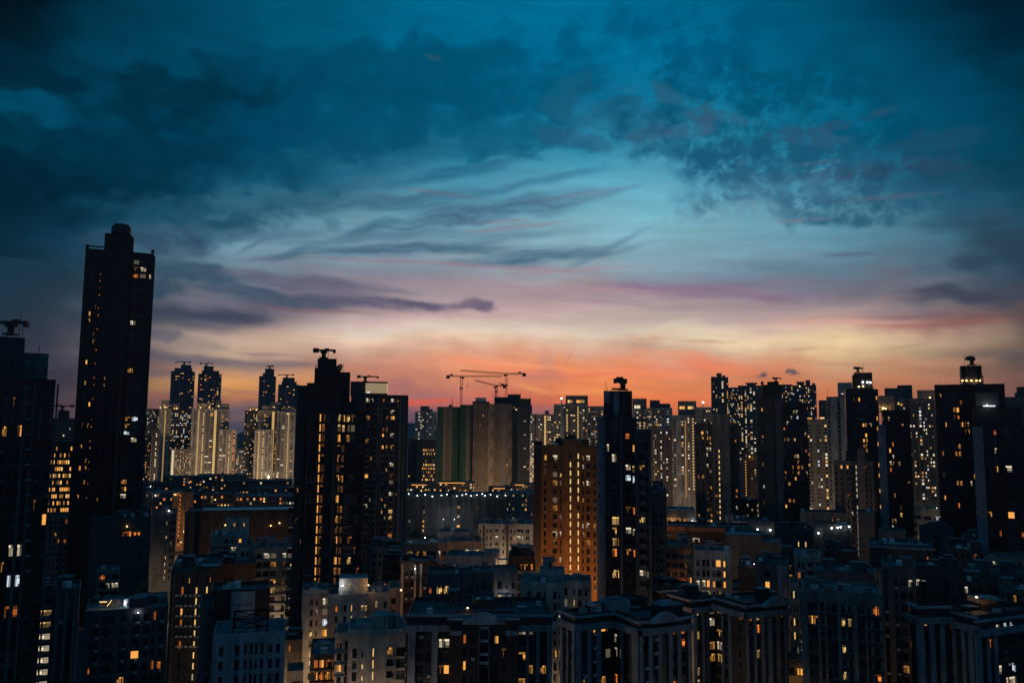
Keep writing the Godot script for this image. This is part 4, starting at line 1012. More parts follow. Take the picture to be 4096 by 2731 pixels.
	building("housing_block", "lower white slab before the cream slab left of black tower", "building", "lit public housing slabs beside the black tower", -346.81, -1198.82, 15, true, [
		[0,0,24.71,22,0,83.29,"white_paint",1.2,[["F",2.75,80.29,29,[[3.61,1,1.1,"w",0.1,"a"],[5.93,1.66,1.2,"s",0.95,"y"],[11.76,1.33,1.2,"s",0.85,"y"],[16.76,2,1.2,"w",0.12,"w"],[20.44,2.68,1.2,"w",0.08,"a"]],[["ledges",0.3,0.45,1.1,"cream_paint"],["pier",1.78,1.99,0.9,0,-1,"white_paint"],["pier",8.93,2.33,0.9,0,-1,"white_paint"],["pier",13.93,1.67,0.9,0,-1,"white_paint"]]]],"roof_felt",0]], [])
	building("housing_block", "white slab with a dotted stair line touching the black tower", "building", "lit public housing slabs beside the black tower", -322.42, -1223.62, 13.69, true, [
		[0,0,24.77,22,0,109.06,"white_paint",1.2,[["F",2.75,106.06,38,[[3.16,2.74,1.2,"w",0.06,"w"],[8.3,3.43,1.2,"w",0.1,"w"],[15.17,1.38,1.1,"s",1,"y"],[20.67,2.07,1.2,"w",0.12,"a"]],[["ledges",0.3,0.45,1.1,"cream_paint"],["pier",12.59,2.4,0.9,0,-1,"white_paint"],["pier",17.58,2.06,0.9,0,-1,"white_paint"]]]],"roof_felt",0],
		[3.81,2.5,12.44,9,109.06,116.61,"grey_paint",0.4,[],"roof_felt",0]], [["lamp",1.48,107.24,12.5,0.9,"warm",60]])
	building("apartment_tower", "black glass tower with stepped crown left of centre", "tower", "", -57.29, -279.53, 10.76, false, [
		[0,0,18.29,20,0,86.65,"black_panel",0.6,[["F",3.15,83.65,19,[[1.93,2.37,2.5,"g",0.05,"c"],[4.3,0.38,2.5,"s",0.97,"a"],[5.3,0.84,2.5,"g","dddddddddddddddddddddddd","d"],[6.98,0.85,2.3,"g",0,"a"],[7.91,0.38,2.3,"g",0,"c"],[10.22,0.85,2.4,"g","yyadadadadadadaddad.d.d","d"],[11.5,0.77,2.2,"g","ay.dddad.ddddddd.d.d..","d"],[12.93,1.01,2.3,"g","yya..................","y"],[14.4,1.32,2.3,"g","aw..........o.y.......","a"],[16,0.78,2.2,"g",0.05,"a"],[17.09,0.78,2.2,"g",0.06,"o"]],[["pier",0.52,0.3,0.35,0,-1,"dark_tile"],["pier",3.65,0.46,0.35,0,-1,"dark_tile"],["pier",6.14,0.38,0.35,0,-1,"dark_tile"],["pier",8.91,1.16,0.35,0,-1,"dark_tile"],["pier",18.34,0.47,0.5,0,-1,"dark_tile"],["ledges",0.22,0.5,0.7,"black_panel"]]],["R",3.15,83.65,15,[[3.33,3.33,2.2,"w",0.1,"a"],[10,3.33,2.2,"w",0.1,"a"],[16.67,3.33,2.2,"w",0.1,"a"]],[]]],"roof_felt",0],
		[-3.8,2,11.15,15,86.65,95.48,"black_panel",0.4,[["F",4.2,84.48,0,[[2.24,2.15,3.2,"g",0,"a"],[4.59,0.85,3.2,"g","aa","a"],[6.6,2.25,3.2,"g","..","y"],[8.11,0.47,3.2,"g","yy","y"],[9.98,1.87,3.2,"g","..","y"]],[["ledges",0.3,0.7,1,"black_panel"]]]],"roof_felt",0],
		[4.09,2.5,4.31,12,86.65,89.86,"black_panel",0.4,[],"roof_felt",0],
		[-10.8,4.5,2.84,9,0.2,94.66,"slate_paint",0.4,[["F",3.15,64.66,13,[[0.94,0.54,1.6,"w",0.08,"a"],[1.82,0.46,1.6,"w",0.05,"a"],[2.62,0.38,1.6,"w",0.1,"o"]],[["pier",0.12,0.25,0.3,0,-1,"black_panel"],["pier",0.95,0.25,0.3,0,-1,"black_panel"],["pier",1.9,0.25,0.3,0,-1,"black_panel"],["pier",2.72,0.25,0.3,0,-1,"black_panel"]]]],"roof_felt",0],
		[-3.31,0.5,8.05,9,86.65,100.6,"black_panel",0.4,[["F",3,88,1,[[5.23,0.55,2,"w","a","a"],[5.98,0.47,2,"w","a","a"],[7.01,0.47,2,"w","y","y"],[7.52,0.4,2,"w","y","y"]],[]]],"roof_felt",0],
		[-3.52,1,6.03,6,86.65,103.76,"black_panel",0.4,[],"roof_felt",0],
		[2.39,1.5,3.26,7,86.65,99.43,"brown_tile",0.4,[],"roof_felt",0]], [["box","balcony_box",-12.92,61.66,5.5,1.6,1.5,3,"black_panel"],["box","balcony_box",-12.92,58.51,5.5,1.6,1.5,3,"grey_paint"],["box","balcony_box",-12.92,55.36,5.5,1.6,1.5,3,"black_panel"],["box","balcony_box",-12.92,52.21,5.5,1.6,1.5,3,"grey_paint"],["box","balcony_box",-12.92,49.06,5.5,1.6,1.5,3,"black_panel"],["box","balcony_box",-12.92,45.91,5.5,1.6,1.5,3,"grey_paint"],["box","balcony_box",-12.92,42.76,5.5,1.6,1.5,3,"black_panel"],["box","balcony_box",-12.92,39.61,5.5,1.6,1.5,3,"grey_paint"],["box","balcony_box",-12.92,36.46,5.5,1.6,1.5,3,"black_panel"],["box","balcony_box",-12.92,33.31,5.5,1.6,1.5,3,"grey_paint"],["box","balcony_box",-12.92,30.16,5.5,1.6,1.5,3,"black_panel"],["box","balcony_box",-12.92,27.01,5.5,1.6,1.5,3,"grey_paint"],["box","balcony_box",-12.92,23.86,5.5,1.6,1.5,3,"black_panel"],["box","balcony_box",-12.92,20.71,5.5,1.6,1.5,3,"grey_paint"],["box","balcony_box",-12.92,17.56,5.5,1.6,1.5,3,"black_panel"],["box","balcony_box",-12.92,14.41,5.5,1.6,1.5,3,"grey_paint"],["box","balcony_box",-12.92,11.26,5.5,1.6,1.5,3,"black_panel"],["box","balcony_box",-12.92,8.11,5.5,1.6,1.5,3,"grey_paint"],["box","balcony_box",-12.92,4.96,5.5,1.6,1.5,3,"black_panel"],["box","balcony_box",-12.92,1.81,5.5,1.6,1.5,3,"grey_paint"],["box","balcony_box",-12.92,-1.34,5.5,1.6,1.5,3,"black_panel"],["box","balcony_box",-12.92,-4.49,5.5,1.6,1.5,3,"grey_paint"],["box","balcony_box",-12.92,-7.64,5.5,1.6,1.5,3,"black_panel"],["box","balcony_box",-12.92,-10.79,5.5,1.6,1.5,3,"grey_paint"],["dish",0.81,100.94,6,1.4],["tube","antenna",-3.24,104.42,3,0.07,3.27,"steel"],["tube","antenna",1.69,100.12,3,0.07,2.54,"steel"],["tube","antenna",-7.14,100.99,4,0.07,1.38,"steel"],["tube","antenna",-6.9,100.99,4,0.05,0.97,"steel"]])
	building("apartment_tower", "dark apartment tower with a glowing louvre screen on its roof", "tower", "", -70.37, -454.94, 8.14, false, [
		[0,0,29.27,26,0,99.63,"dark_tile",0.6,[["F",3,96.43,25,[[6.09,0.64,1.7,"w",0.12,"aw"],[8.71,2.04,1.9,"a","w..a...a.....a....w........a....wa.aaa.","a"],[10.94,0.89,1.8,"w","w.........a......w.....","w"],[12.79,1.53,1.5,"a",0.06,"w"],[16.82,0.9,1.7,"a",0.08,"ao"],[18.75,0.9,1.8,"a","...a.a..a...a.....y.w....a..","a"],[21.51,2.06,1.9,"a","w.wa..w.a..w.aw.w..yy..o.aw.a.y.wa.a.a","w"],[24.08,0.52,1.6,"w",0.12,"o"]],[["pier",7.05,0.51,0.8,0,-1,"grey_paint"],["pier",10.11,0.26,0.6,0,-1,"slate_paint"],["pier",14.26,0.64,1,0,-1,"grey_paint"],["pier",15.73,0.51,1,0,-1,"grey_paint"],["pier",19.84,0.26,0.6,0,-1,"grey_paint"],["pier",23.05,0.26,0.6,0,-1,"grey_paint"],["pier",25.5,1.29,1.2,0,-1,"grey_paint"],["pier",27.5,0.9,1.2,0,-1,"grey_paint"],["pier",28.98,1.03,1,0,-1,"slate_paint"],["ledges",0.3,0.35,0.5,"dark_tile"]]],["R",3,96.43,23,[[3.25,2.93,1.6,"w",0.06,"a"],[9.75,2.93,1.6,"w",0.06,"a"],[16.25,2.93,1.6,"w",0.06,"a"],[22.75,2.93,1.6,"w",0.06,"a"]],[]]],"roof_felt",0],
		[-5.7,3,19.13,12,99.63,106.82,"dark_tile",0.4,[],"roof_felt",0],
		[-12,10,5.59,8,99.63,98.14,"slate_paint",0.4,[],"roof_felt",0]], [["louvre",-1.8,100.97,9.6,11.37,5.63],["box","louvre_cap",-1.94,106.55,9.8,11.9,0.65,1.2,"dark_tile"],["tube","antenna",8.33,100.68,8,0.07,1.32,"steel"],["box","roof_lamp_box",-5.91,101.21,11.2,1.56,0.65,0.6,"lit_c_high"]])
	building("apartment_tower", "pale far tower with white lights left of the building site", "building", "", -151.6, -1512.71, 5.3, true, [
		[0,0,38.12,22,0,118.42,"pale_blue_paint",1.2,[["F",2.75,115.42,22,[[2.64,2.18,1.4,"w",0.04,"w"],[7.23,2.62,1.4,"w",0.45,"wc"],[10.73,2.62,1.4,"w",0.3,"wy"],[14.01,2.19,1.4,"w",0.2,"w"],[21.23,1.75,1.4,"w",0.3,"wa"],[27.36,1.75,1.4,"w",0.1,"w"],[36.35,1.32,1.4,"w",0.2,"w"]],[["ledges",0.3,0.5,1.1,"grey_paint"],["pier",17.51,2.19,0.9,0,-1,"slate_paint"]]]],"roof_felt",0],
		[-2.01,-1,16.27,14,118.42,129.24,"slate_paint",0.4,[],"roof_felt",0],
		[8.87,1,5.28,10,118.42,124.07,"slate_paint",0.4,[],"roof_felt",0]], [])
	building("office_block", "brown office block with a tan end wall beside dark glass", "building", "", -113.56, -1015.78, 5.94, true, [
		[0,0,16.57,30,0,73.31,"brown_tile",1,[["F",3.3,70.31,15,[[1.66,1.33,1.6,"w",0.03,"a"],[4.97,1.33,1.6,"w",0.03,"a"],[8.28,1.33,1.6,"w",0.03,"a"],[11.6,1.33,1.6,"w",0.03,"a"],[14.91,1.33,1.6,"w",0.03,"a"]],[["pier",13.01,5.81,0.9,0,-1,"tan_tile"]]]],"roof_felt",0]], [])
	building("office_block", "dark glass office with short amber lit rows in front of green netting", "building", "", -95.82, -997.65, 5.11, true, [
		[0,0,15.77,24,0,72.96,"black_panel",1,[["F",4.2,69.36,11,[[1.22,0.86,2.1,"g","..a....a..a","y"],[2.42,0.86,2.1,"g","..ay..aaay.","y"],[3.63,0.86,2.1,"g","..a....a.a.","y"],[4.83,0.86,2.1,"g","..a..aya..y","y"],[6.03,0.86,2.1,"g","...a..yaa.y","y"],[7.23,0.86,2.1,"g","..a....a..a","y"],[8.43,0.86,2.1,"g","..ay..ayay.","y"],[9.64,0.86,2.1,"g","..a....a..a","y"],[10.84,0.86,2.1,"g","..ay..aaay.","y"],[12.04,0.86,2.1,"g","..a....a.a.","y"],[13.25,0.86,2.1,"g","..a..aya..y","y"],[14.45,0.86,2.1,"g","...a..yaa.y","y"]],[["ledges",0.2,0.7,1.4,"dark_tile"]]]],"roof_felt",0]], [["tube","antenna",-6.66,68.8,10,0.1,2.86,"steel"]])
	building("apartment_tower", "unfinished tower with dark green netting at its left corner", "tower", "concrete towers of the building site", -78.02, -1063.94, 3.88, true, [
		[0,0,28.6,26,0,113.31,"concrete",0.8,[["F",2.8,110.31,35,[[0.89,1.07,1.2,"w",0.01,"a"],[2.68,1.07,1.2,"w",0.01,"a"],[4.47,1.07,1.2,"w",0.01,"a"],[6.26,1.07,1.2,"w",0.01,"a"],[8.04,1.07,1.2,"w",0.01,"a"],[9.83,1.07,1.2,"w",0.01,"a"],[11.62,1.07,1.2,"w",0.01,"a"],[13.41,1.07,1.2,"w",0.01,"a"],[15.19,1.07,1.2,"w",0.01,"a"],[16.98,1.07,1.2,"w",0.01,"a"],[18.77,1.07,1.2,"w",0.01,"a"],[20.56,1.07,1.2,"w",0.01,"a"],[22.35,1.07,1.2,"w",0.01,"a"],[24.13,1.07,1.2,"w",0.01,"a"],[25.92,1.07,1.2,"w",0.01,"a"],[27.71,1.07,1.2,"w",0.01,"a"]],[["pier",3.73,7.05,1.2,0,-1,"green_net"],["pier",23.84,9.84,1,0,-1,"green_net"],["pier",9.4,2.46,0.8,0,-1,"tan_tile"],["pier",17.23,2.15,0.8,0,-1,"tan_tile"],["ledges",0.3,0.5,1,"tan_tile"]]]],"roof_felt",0],
		[2.09,7,4.63,6,113.31,116.46,"concrete",0.4,[],"roof_felt",0]], [["tube","antenna",4.09,116.92,9,0.4,7.42,"steel"]])
	building("apartment_tower", "unfinished tower with a bright green netting strip", "tower", "concrete towers of the building site", -55.48, -1058.38, 2.77, true, [
		[0,0,16.55,26,0,115.84,"concrete",0.8,[["F",2.8,112.84,36,[[1.03,1.24,1.2,"w",0.01,"a"],[3.1,1.24,1.2,"w",0.01,"a"],[5.17,1.24,1.2,"w",0.01,"a"],[7.24,1.24,1.2,"w",0.01,"a"],[9.31,1.24,1.2,"w",0.01,"a"],[11.38,1.24,1.2,"w",0.01,"a"],[13.44,1.24,1.2,"w",0.01,"a"],[15.51,1.24,1.2,"w",0.01,"a"]],[["pier",4.14,7.95,1.4,0,-1,"green_net"],["pier",9.65,1.84,0.8,0,-1,"tan_tile"],["ledges",0.3,0.5,1,"concrete"]]]],"roof_felt",0]], [])
	building("apartment_tower", "pale concrete tower covered in a grid of empty window bays", "tower", "concrete towers of the building site", -22.57, -1043.46, 1.13, true, [
		[0,0,47.18,26,0,116.66,"tan_tile",0.8,[["F",2.8,113.66,36,[[0.91,1.09,1.2,"w",0.01,"a"],[2.72,1.09,1.2,"w",0.01,"a"],[4.54,1.09,1.2,"w",0.01,"a"],[6.35,1.09,1.2,"w",0.01,"a"],[8.16,1.09,1.2,"w",0.01,"a"],[9.98,1.09,1.2,"w",0.01,"a"],[11.79,1.09,1.2,"w",0.01,"a"],[13.61,1.09,1.2,"w",0.01,"a"],[15.42,1.09,1.2,"w",0.01,"a"],[17.24,1.09,1.2,"w",0.01,"a"],[19.05,1.09,1.2,"w",0.01,"a"],[20.87,1.09,1.2,"w",0.01,"a"],[22.68,1.09,1.2,"w",0.01,"a"],[24.49,1.09,1.2,"w",0.01,"a"],[26.31,1.09,1.2,"w",0.01,"a"],[28.12,1.09,1.2,"w",0.01,"a"],[29.94,1.09,1.2,"w",0.01,"a"],[31.75,1.09,1.2,"w",0.01,"a"],[33.57,1.09,1.2,"w",0.01,"a"],[35.38,1.09,1.2,"w",0.01,"a"],[37.2,1.09,1.2,"w",0.01,"a"],[39.01,1.09,1.2,"w",0.01,"a"],[40.82,1.09,1.2,"w",0.01,"a"],[42.64,1.09,1.2,"w",0.01,"a"],[44.45,1.09,1.2,"w",0.01,"a"],[46.27,1.09,1.2,"w",0.01,"a"]],[["ledges",0.45,0.6,1,"tan_tile"],["pier",0.25,0.5,0.5,0,-1,"tan_tile"],["pier",1.81,0.5,0.5,0,-1,"tan_tile"],["pier",3.63,0.5,0.5,0,-1,"tan_tile"],["pier",5.44,0.5,0.5,0,-1,"tan_tile"],["pier",7.26,0.5,0.5,0,-1,"tan_tile"],["pier",9.07,0.5,0.5,0,-1,"tan_tile"],["pier",10.89,0.5,0.5,0,-1,"tan_tile"],["pier",12.7,0.5,0.5,0,-1,"tan_tile"],["pier",14.52,0.5,0.5,0,-1,"tan_tile"],["pier",16.33,0.5,0.5,0,-1,"tan_tile"],["pier",18.14,0.5,0.5,0,-1,"tan_tile"],["pier",19.96,0.5,0.5,0,-1,"tan_tile"],["pier",21.77,0.5,0.5,0,-1,"tan_tile"],["pier",23.59,0.5,0.5,0,-1,"tan_tile"],["pier",25.4,0.5,0.5,0,-1,"tan_tile"],["pier",27.22,0.5,0.5,0,-1,"tan_tile"],["pier",29.03,0.5,0.5,0,-1,"tan_tile"],["pier",30.85,0.5,0.5,0,-1,"tan_tile"],["pier",32.66,0.5,0.5,0,-1,"tan_tile"],["pier",34.47,0.5,0.5,0,-1,"tan_tile"],["pier",36.29,0.5,0.5,0,-1,"tan_tile"],["pier",38.1,0.5,0.5,0,-1,"tan_tile"],["pier",39.92,0.5,0.5,0,-1,"tan_tile"],["pier",41.73,0.5,0.5,0,-1,"tan_tile"],["pier",43.55,0.5,0.5,0,-1,"tan_tile"],["pier",45.36,0.5,0.5,0,-1,"tan_tile"],["pier",46.93,0.5,0.5,0,-1,"tan_tile"],["pier",21.58,7.85,1,0,-1,"tan_tile"],["pier",36.69,5.44,0.8,0,-1,"concrete"]]]],"roof_felt",0],
		[-14.98,2,12.75,14,116.66,124.57,"pale_blue_paint",0.4,[],"roof_felt",0],
		[-14.6,0,20.62,20,116.66,119.98,"slate_paint",0.4,[],"roof_felt",0]], [["tube","antenna",-0.32,117.79,10,0.25,5.76,"steel"]])
	building("apartment_tower", "dark unfinished tower with scaffold top under the right crane", "tower", "concrete towers of the building site", 13.76, -1073.15, -0.7, true, [
		[0,0,24.58,26,0,116.53,"dark_concrete",0.8,[["F",2.8,113.53,36,[[2.27,1.86,1.2,"w",0.02,"a"],[4.76,1.86,1.5,"s",".w.wwwawwyyyyyyyyyyyyyyyyyyyyyyyy.a.a","y"],[11.28,2.49,1.2,"w",0.01,"a"],[15.63,2.49,1.2,"w",0.02,"w"],[19.98,2.49,1.2,"w",0.01,"a"]],[["ledges",0.4,0.5,1,"concrete"],["pier",3.82,6.22,0.7,3.63,107.85,"tan_tile"]]]],"roof_felt",0],
		[-10.09,2,15.94,16,116.53,130.26,"dark_concrete",0.4,[],"roof_felt",0],
		[-26.49,1,17.52,16,100,126.73,"dark_concrete",0.4,[],"roof_felt",0],
		[4.31,3,12.79,16,116.53,125.03,"green_net",0.4,[],"roof_felt",0]], [["tube","scaffold_pole",-34.18,119.52,10.5,0.16,10.6,"crane_steel"],["tube","scaffold_pole",-32.4,119.54,10.5,0.16,8.1,"crane_steel"],["tube","scaffold_pole",-30.62,119.55,10.5,0.16,8.1,"crane_steel"],["tube","scaffold_pole",-28.84,119.57,10.5,0.16,10.6,"crane_steel"],["tube","scaffold_pole",-27.06,119.58,10.5,0.16,8.1,"crane_steel"],["tube","scaffold_pole",-25.29,119.6,10.5,0.16,8.1,"crane_steel"],["tube","scaffold_pole",-23.51,119.61,10.5,0.16,10.6,"crane_steel"],["tube","scaffold_pole",-21.73,119.63,10.5,0.16,8.1,"crane_steel"],["tube","scaffold_pole",-19.95,119.64,10.5,0.16,8.1,"crane_steel"],["tube","scaffold_pole",-18.17,119.65,10.5,0.16,10.6,"crane_steel"],["tube","scaffold_pole",-16.39,119.67,10.5,0.16,11.85,"crane_steel"],["tube","scaffold_pole",-14.61,119.68,10.5,0.16,11.85,"crane_steel"],["tube","scaffold_pole",-12.84,119.7,10.5,0.16,14.34,"crane_steel"],["tube","scaffold_pole",-11.06,119.71,10.5,0.16,11.85,"crane_steel"],["tube","scaffold_pole",-9.28,119.73,10.5,0.16,11.85,"crane_steel"],["tube","scaffold_pole",-7.5,119.74,10.5,0.16,14.34,"crane_steel"],["tube","scaffold_pole",-5.72,119.76,10.5,0.16,11.85,"crane_steel"],["tube","scaffold_pole",-3.94,119.77,10.5,0.16,11.85,"crane_steel"],["tube","scaffold_pole",-2.17,119.79,10.5,0.16,14.34,"crane_steel"],["tube","scaffold_pole",-0.39,119.8,10.5,0.16,7.48,"crane_steel"],["tube","scaffold_pole",1.39,119.82,10.5,0.16,7.48,"crane_steel"],["tube","scaffold_pole",3.17,119.83,10.5,0.16,9.97,"crane_steel"],["tube","scaffold_pole",4.95,119.85,10.5,0.16,7.48,"crane_steel"],["tube","scaffold_pole",6.72,119.86,10.5,0.16,7.48,"crane_steel"],["tube","scaffold_pole",8.5,119.87,10.5,0.16,9.97,"crane_steel"],["tube","scaffold_pole",10.28,119.89,10.5,0.16,7.48,"crane_steel"]])
	building("housing_block", "white estate block with round landing lamps behind the amber tower", "building", "white estate right of the cranes", 34.86, -971.45, -1.92, true, [
		[0,0,27.01,22,0,102.71,"white_paint",1.2,[["F",2.75,99.71,30,[[1.76,1.12,1.3,"w",0.5,"wc"],[3.59,1.41,1.3,"w",0.3,"wy"],[8.09,1.41,1.3,"w",0.18,"wa"],[10.19,1.12,1.3,"w",0.12,"w"],[12.72,1.69,1.3,"w",0.15,"wa"],[17.08,1.97,1.9,"s",1,"y"],[20.59,1.69,1.3,"w",0.25,"wya"],[22.7,1.4,1.3,"w",0.35,"wy"],[25.22,1.4,1.3,"w",0.12,"a"]],[["ledges",0.35,0.5,1,"white_paint"],["pier",5.98,1.69,0.9,0,-1,"dark_concrete"],["pier",14.83,1.4,0.9,0,-1,"slate_paint"]]]],"roof_felt",0],
		[5.64,4,4.52,8,102.71,107.47,"slate_paint",0.4,[],"roof_felt",0]], [])
	building("housing_block", "taller white estate block with a lamp mast on its roof", "building", "white estate right of the cranes", 54.04, -951.34, -3.03, true, [
		[0,0,13.5,22,0,113.33,"white_paint",1.2,[["F",2.75,110.33,33,[[1.69,1.65,1.3,"w",0.4,"wy"],[4.17,1.65,1.3,"w",0.35,"wwy"],[6.51,1.38,1.3,"w",0.2,"a"],[11.74,0.83,1.2,"w",0.25,"w"]],[["ledges",0.3,0.45,1,"white_paint"],["pier",9.4,2.75,0.9,0,-1,"pale_blue_paint"]]]],"roof_felt",0]], [["tube","lamp_mast",1.82,114.64,7,0.5,5.54,"white_metal"],["lamp",1.8,121.01,7,1.6,"white",60]])
	building("housing_block", "estate tower topped by a lit lounge with a roof garden", "building", "white estate right of the cranes", 72.27, -941.84, -4.09, true, [
		[0,0,24.25,22,0,112.63,"white_paint",1.2,[["F",2.75,109.63,33,[[1.52,1.36,1.4,"s",0.8,"y"],[6.56,1.63,1.3,"w",0.3,"w"],[9.14,1.91,1.2,"w",0.15,"ya"],[13.36,1.09,1.7,"s",1,"y"],[16.35,1.63,1.3,"w",0.2,"wa"],[19.62,1.63,1.3,"w",0.35,"wa"],[22.47,1.36,1.3,"w",0.2,"wo"]],[["ledges",0.3,0.45,1,"white_paint"],["pier",3.97,3,0.9,0,-1,"pink_tile"],["pier",11.46,1.63,0.8,0,-1,"tan_tile"],["pier",20.97,1.09,0.9,0,-1,"dark_concrete"]]]],"roof_felt",0],
		[0.01,-1,24.33,20,112.63,123.27,"concrete",0.4,[["F",6,115.77,1,[[3.57,2.74,3,"g","y","y"],[6.57,2.19,3,"g","a","a"],[13.68,3.82,3,"g","a","a"],[18.18,4.64,3,"g","y","y"],[22.82,0.82,2.5,"g",".w","w"]],[]]],"roof_felt",0]], [["rail",-11.34,11.64,123.38,8]])
	building("housing_block", "estate block crowded with lights left of the centre dark tower", "building", "white estate right of the cranes", 95.67, -961.85, -5.28, true, [
		[0,0,19.44,22,0,111.85,"white_paint",1.2,[["F",2.75,108.85,33,[[1.93,1.67,1.3,"w",0.35,"wa"],[5.13,1.39,1.3,"w",0.25,"wc"],[7.62,1.94,1.4,"w",0.55,"wwca"],[10.12,1.39,1.3,"w",0.3,"a"],[13.17,1.39,1.3,"w",0.25,"w"],[16.36,1.66,1.3,"w",0.35,"wy"]],[["ledges",0.35,0.5,1,"white_paint"],["pier",0.45,0.9,0.8,0,-1,"slate_paint"],["pier",6.48,0.9,0.8,0,-1,"slate_paint"],["pier",12.96,0.9,0.8,0,-1,"slate_paint"],["pier",18.99,0.9,0.8,0,-1,"slate_paint"]]]],"roof_felt",0]], [])
	building("housing_block", "yellow banded estate tower right behind the centre dark tower", "building", "white estate right of the cranes", 137.21, -911.94, -7.95, true, [
		[0,0,15.16,22,0,107.33,"white_paint",1.2,[["F",2.75,104.33,30,[[5.28,1.31,1.4,"w",0.5,"wwc"],[7.9,1.31,1.3,"w",0.4,"wy"],[12.33,1.3,1.3,"w",0.5,"wy"]],[["ledges",0.3,0.45,1,"white_paint"],["pier",10.11,2.09,0.9,0,-1,"tan_tile"]]]],"roof_felt",0],
		[-0.02,2,14.95,14,107.33,119.27,"concrete",0.4,[["F",9,109.27,1,[[3.11,2.1,3.2,"g","w","w"],[5.6,1.84,3.2,"g","w","w"],[7.44,1.31,3.2,"g","w","w"]],[]]],"roof_felt",0]], [["rail",-6.97,6.68,119.43,8]])
	building("housing_block", "yellow trimmed estate tower with stepped roof rooms", "building", "white estate right of the cranes", 149.13, -892.04, -8.82, true, [
		[0,0,15.3,22,0,107.86,"white_paint",1.2,[["F",2.75,104.86,29,[[0.96,0.96,1.3,"w",0.35,"wwycaa"],[2.87,0.96,1.3,"w",0.35,"wwycaa"],[4.78,0.96,1.3,"w",0.35,"wwycaa"],[6.69,0.96,1.3,"w",0.35,"wwycaa"],[8.61,0.96,1.3,"w",0.35,"wwycaa"],[10.52,0.96,1.3,"w",0.35,"wwycaa"],[12.43,0.96,1.3,"w",0.35,"wwycaa"],[14.35,0.96,1.3,"w",0.35,"wwycaa"]],[["ledges",0.3,0.45,1,"white_paint"],["pier",6.28,2.55,0.9,0,-1,"tan_tile"]]]],"roof_felt",0],
		[1.16,1,10.25,12,107.86,117.06,"slate_paint",0.4,[],"roof_felt",0],
		[11.66,-1,10.75,12,107.86,113.54,"slate_paint",0.4,[],"roof_felt",0]], [])
	building("housing_block", "white estate tower with a blank blue end wall", "building", "white estate right of the cranes", 160.86, -881.77, -9.61, true, [
		[0,0,11.06,22,0,108.14,"white_paint",1.2,[["F",2.75,105.14,29,[[1.52,1.26,1.3,"w",0.25,"wa"],[6.42,2.01,1.3,"w",0.6,"wwc"]],[["ledges",0.3,0.45,1,"white_paint"],["pier",3.53,1.76,0.9,0,-1,"pale_blue_paint"]]]],"roof_felt",0]], [])
	building("housing_block", "large brown grid estate block with red balconies and many lights", "building", "white estate right of the cranes", 145.42, -812.94, -9.44, true, [
		[0,0,25.42,22,0,85.74,"concrete",1.2,[["F",2.75,82.74,22,[[3.03,0.69,1.4,"s",0.85,"y"],[4.88,1.16,1.4,"w",0.35,"wwc"],[6.61,0.93,1.3,"w",0.1,"a"],[9.85,0.92,1.6,"w",0.55,"wwc"],[12.04,1.15,1.4,"w",0.1,"w"],[15.04,1.61,1.5,"w",0.45,"wwca"],[17.46,0.92,1.3,"w",0.08,"a"],[20.45,1.38,1.5,"w",0.4,"wwcy"],[22.75,1.38,1.3,"w",0.12,"w"]],[["ledges",0.5,0.35,0.9,"pink_tile"],["pier",0.35,0.7,0.9,0,-1,"pink_tile"],["pier",2.82,0.7,0.9,0,-1,"pink_tile"],["pier",5.65,0.7,0.9,0,-1,"pink_tile"],["pier",8.47,0.7,0.9,0,-1,"pink_tile"],["pier",11.3,0.7,0.9,0,-1,"pink_tile"],["pier",14.12,0.7,0.9,0,-1,"pink_tile"],["pier",16.94,0.7,0.9,0,-1,"pink_tile"],["pier",19.77,0.7,0.9,0,-1,"pink_tile"],["pier",22.59,0.7,0.9,0,-1,"pink_tile"],["pier",25.07,0.7,0.9,0,-1,"pink_tile"],["pier",8.93,0.46,1.2,0,-1,"slate_paint"]]]],"roof_felt",0]], [])
	building("housing_block", "white estate tower with a bright vertical light strip", "building", "white estate right of the cranes", 159.94, -792.69, -10.6, true, [
		[0,0,20.45,22,0,98.44,"white_paint",1.2,[["F",2.75,95.44,24,[[2.23,1.58,1.3,"w",0.12,"w"],[9.09,1.35,1.5,"w",0.5,"wca"],[14.59,1.12,1.3,"w",0.4,"w"],[18.61,1.12,1.1,"s",1,"y"]],[["ledges",0.4,0.45,1,"white_paint"],["pier",4.82,2.25,0.9,0,-1,"white_paint"],["pier",11,1.12,0.7,0,-1,"white_paint"],["pier",16.6,1.57,0.9,0,-1,"cream_paint"]]]],"roof_felt",0],
		[3.66,-3,16.53,16,98.44,112.26,"concrete",0.4,[["F",14,105.26,1,[[2.29,2.04,2.6,"g","y","y"],[4.79,2.49,2.6,"g","a","a"],[10.56,3.62,2.6,"g","y","y"],[13.49,1.35,2.6,"g","y","y"]],[]]],"roof_felt",0]], [["box","light_strip",1.5,25.07,11.35,0.27,69.96,0.5,"lit_a_high"],["rail",-4.14,11.5,112.23,4]])
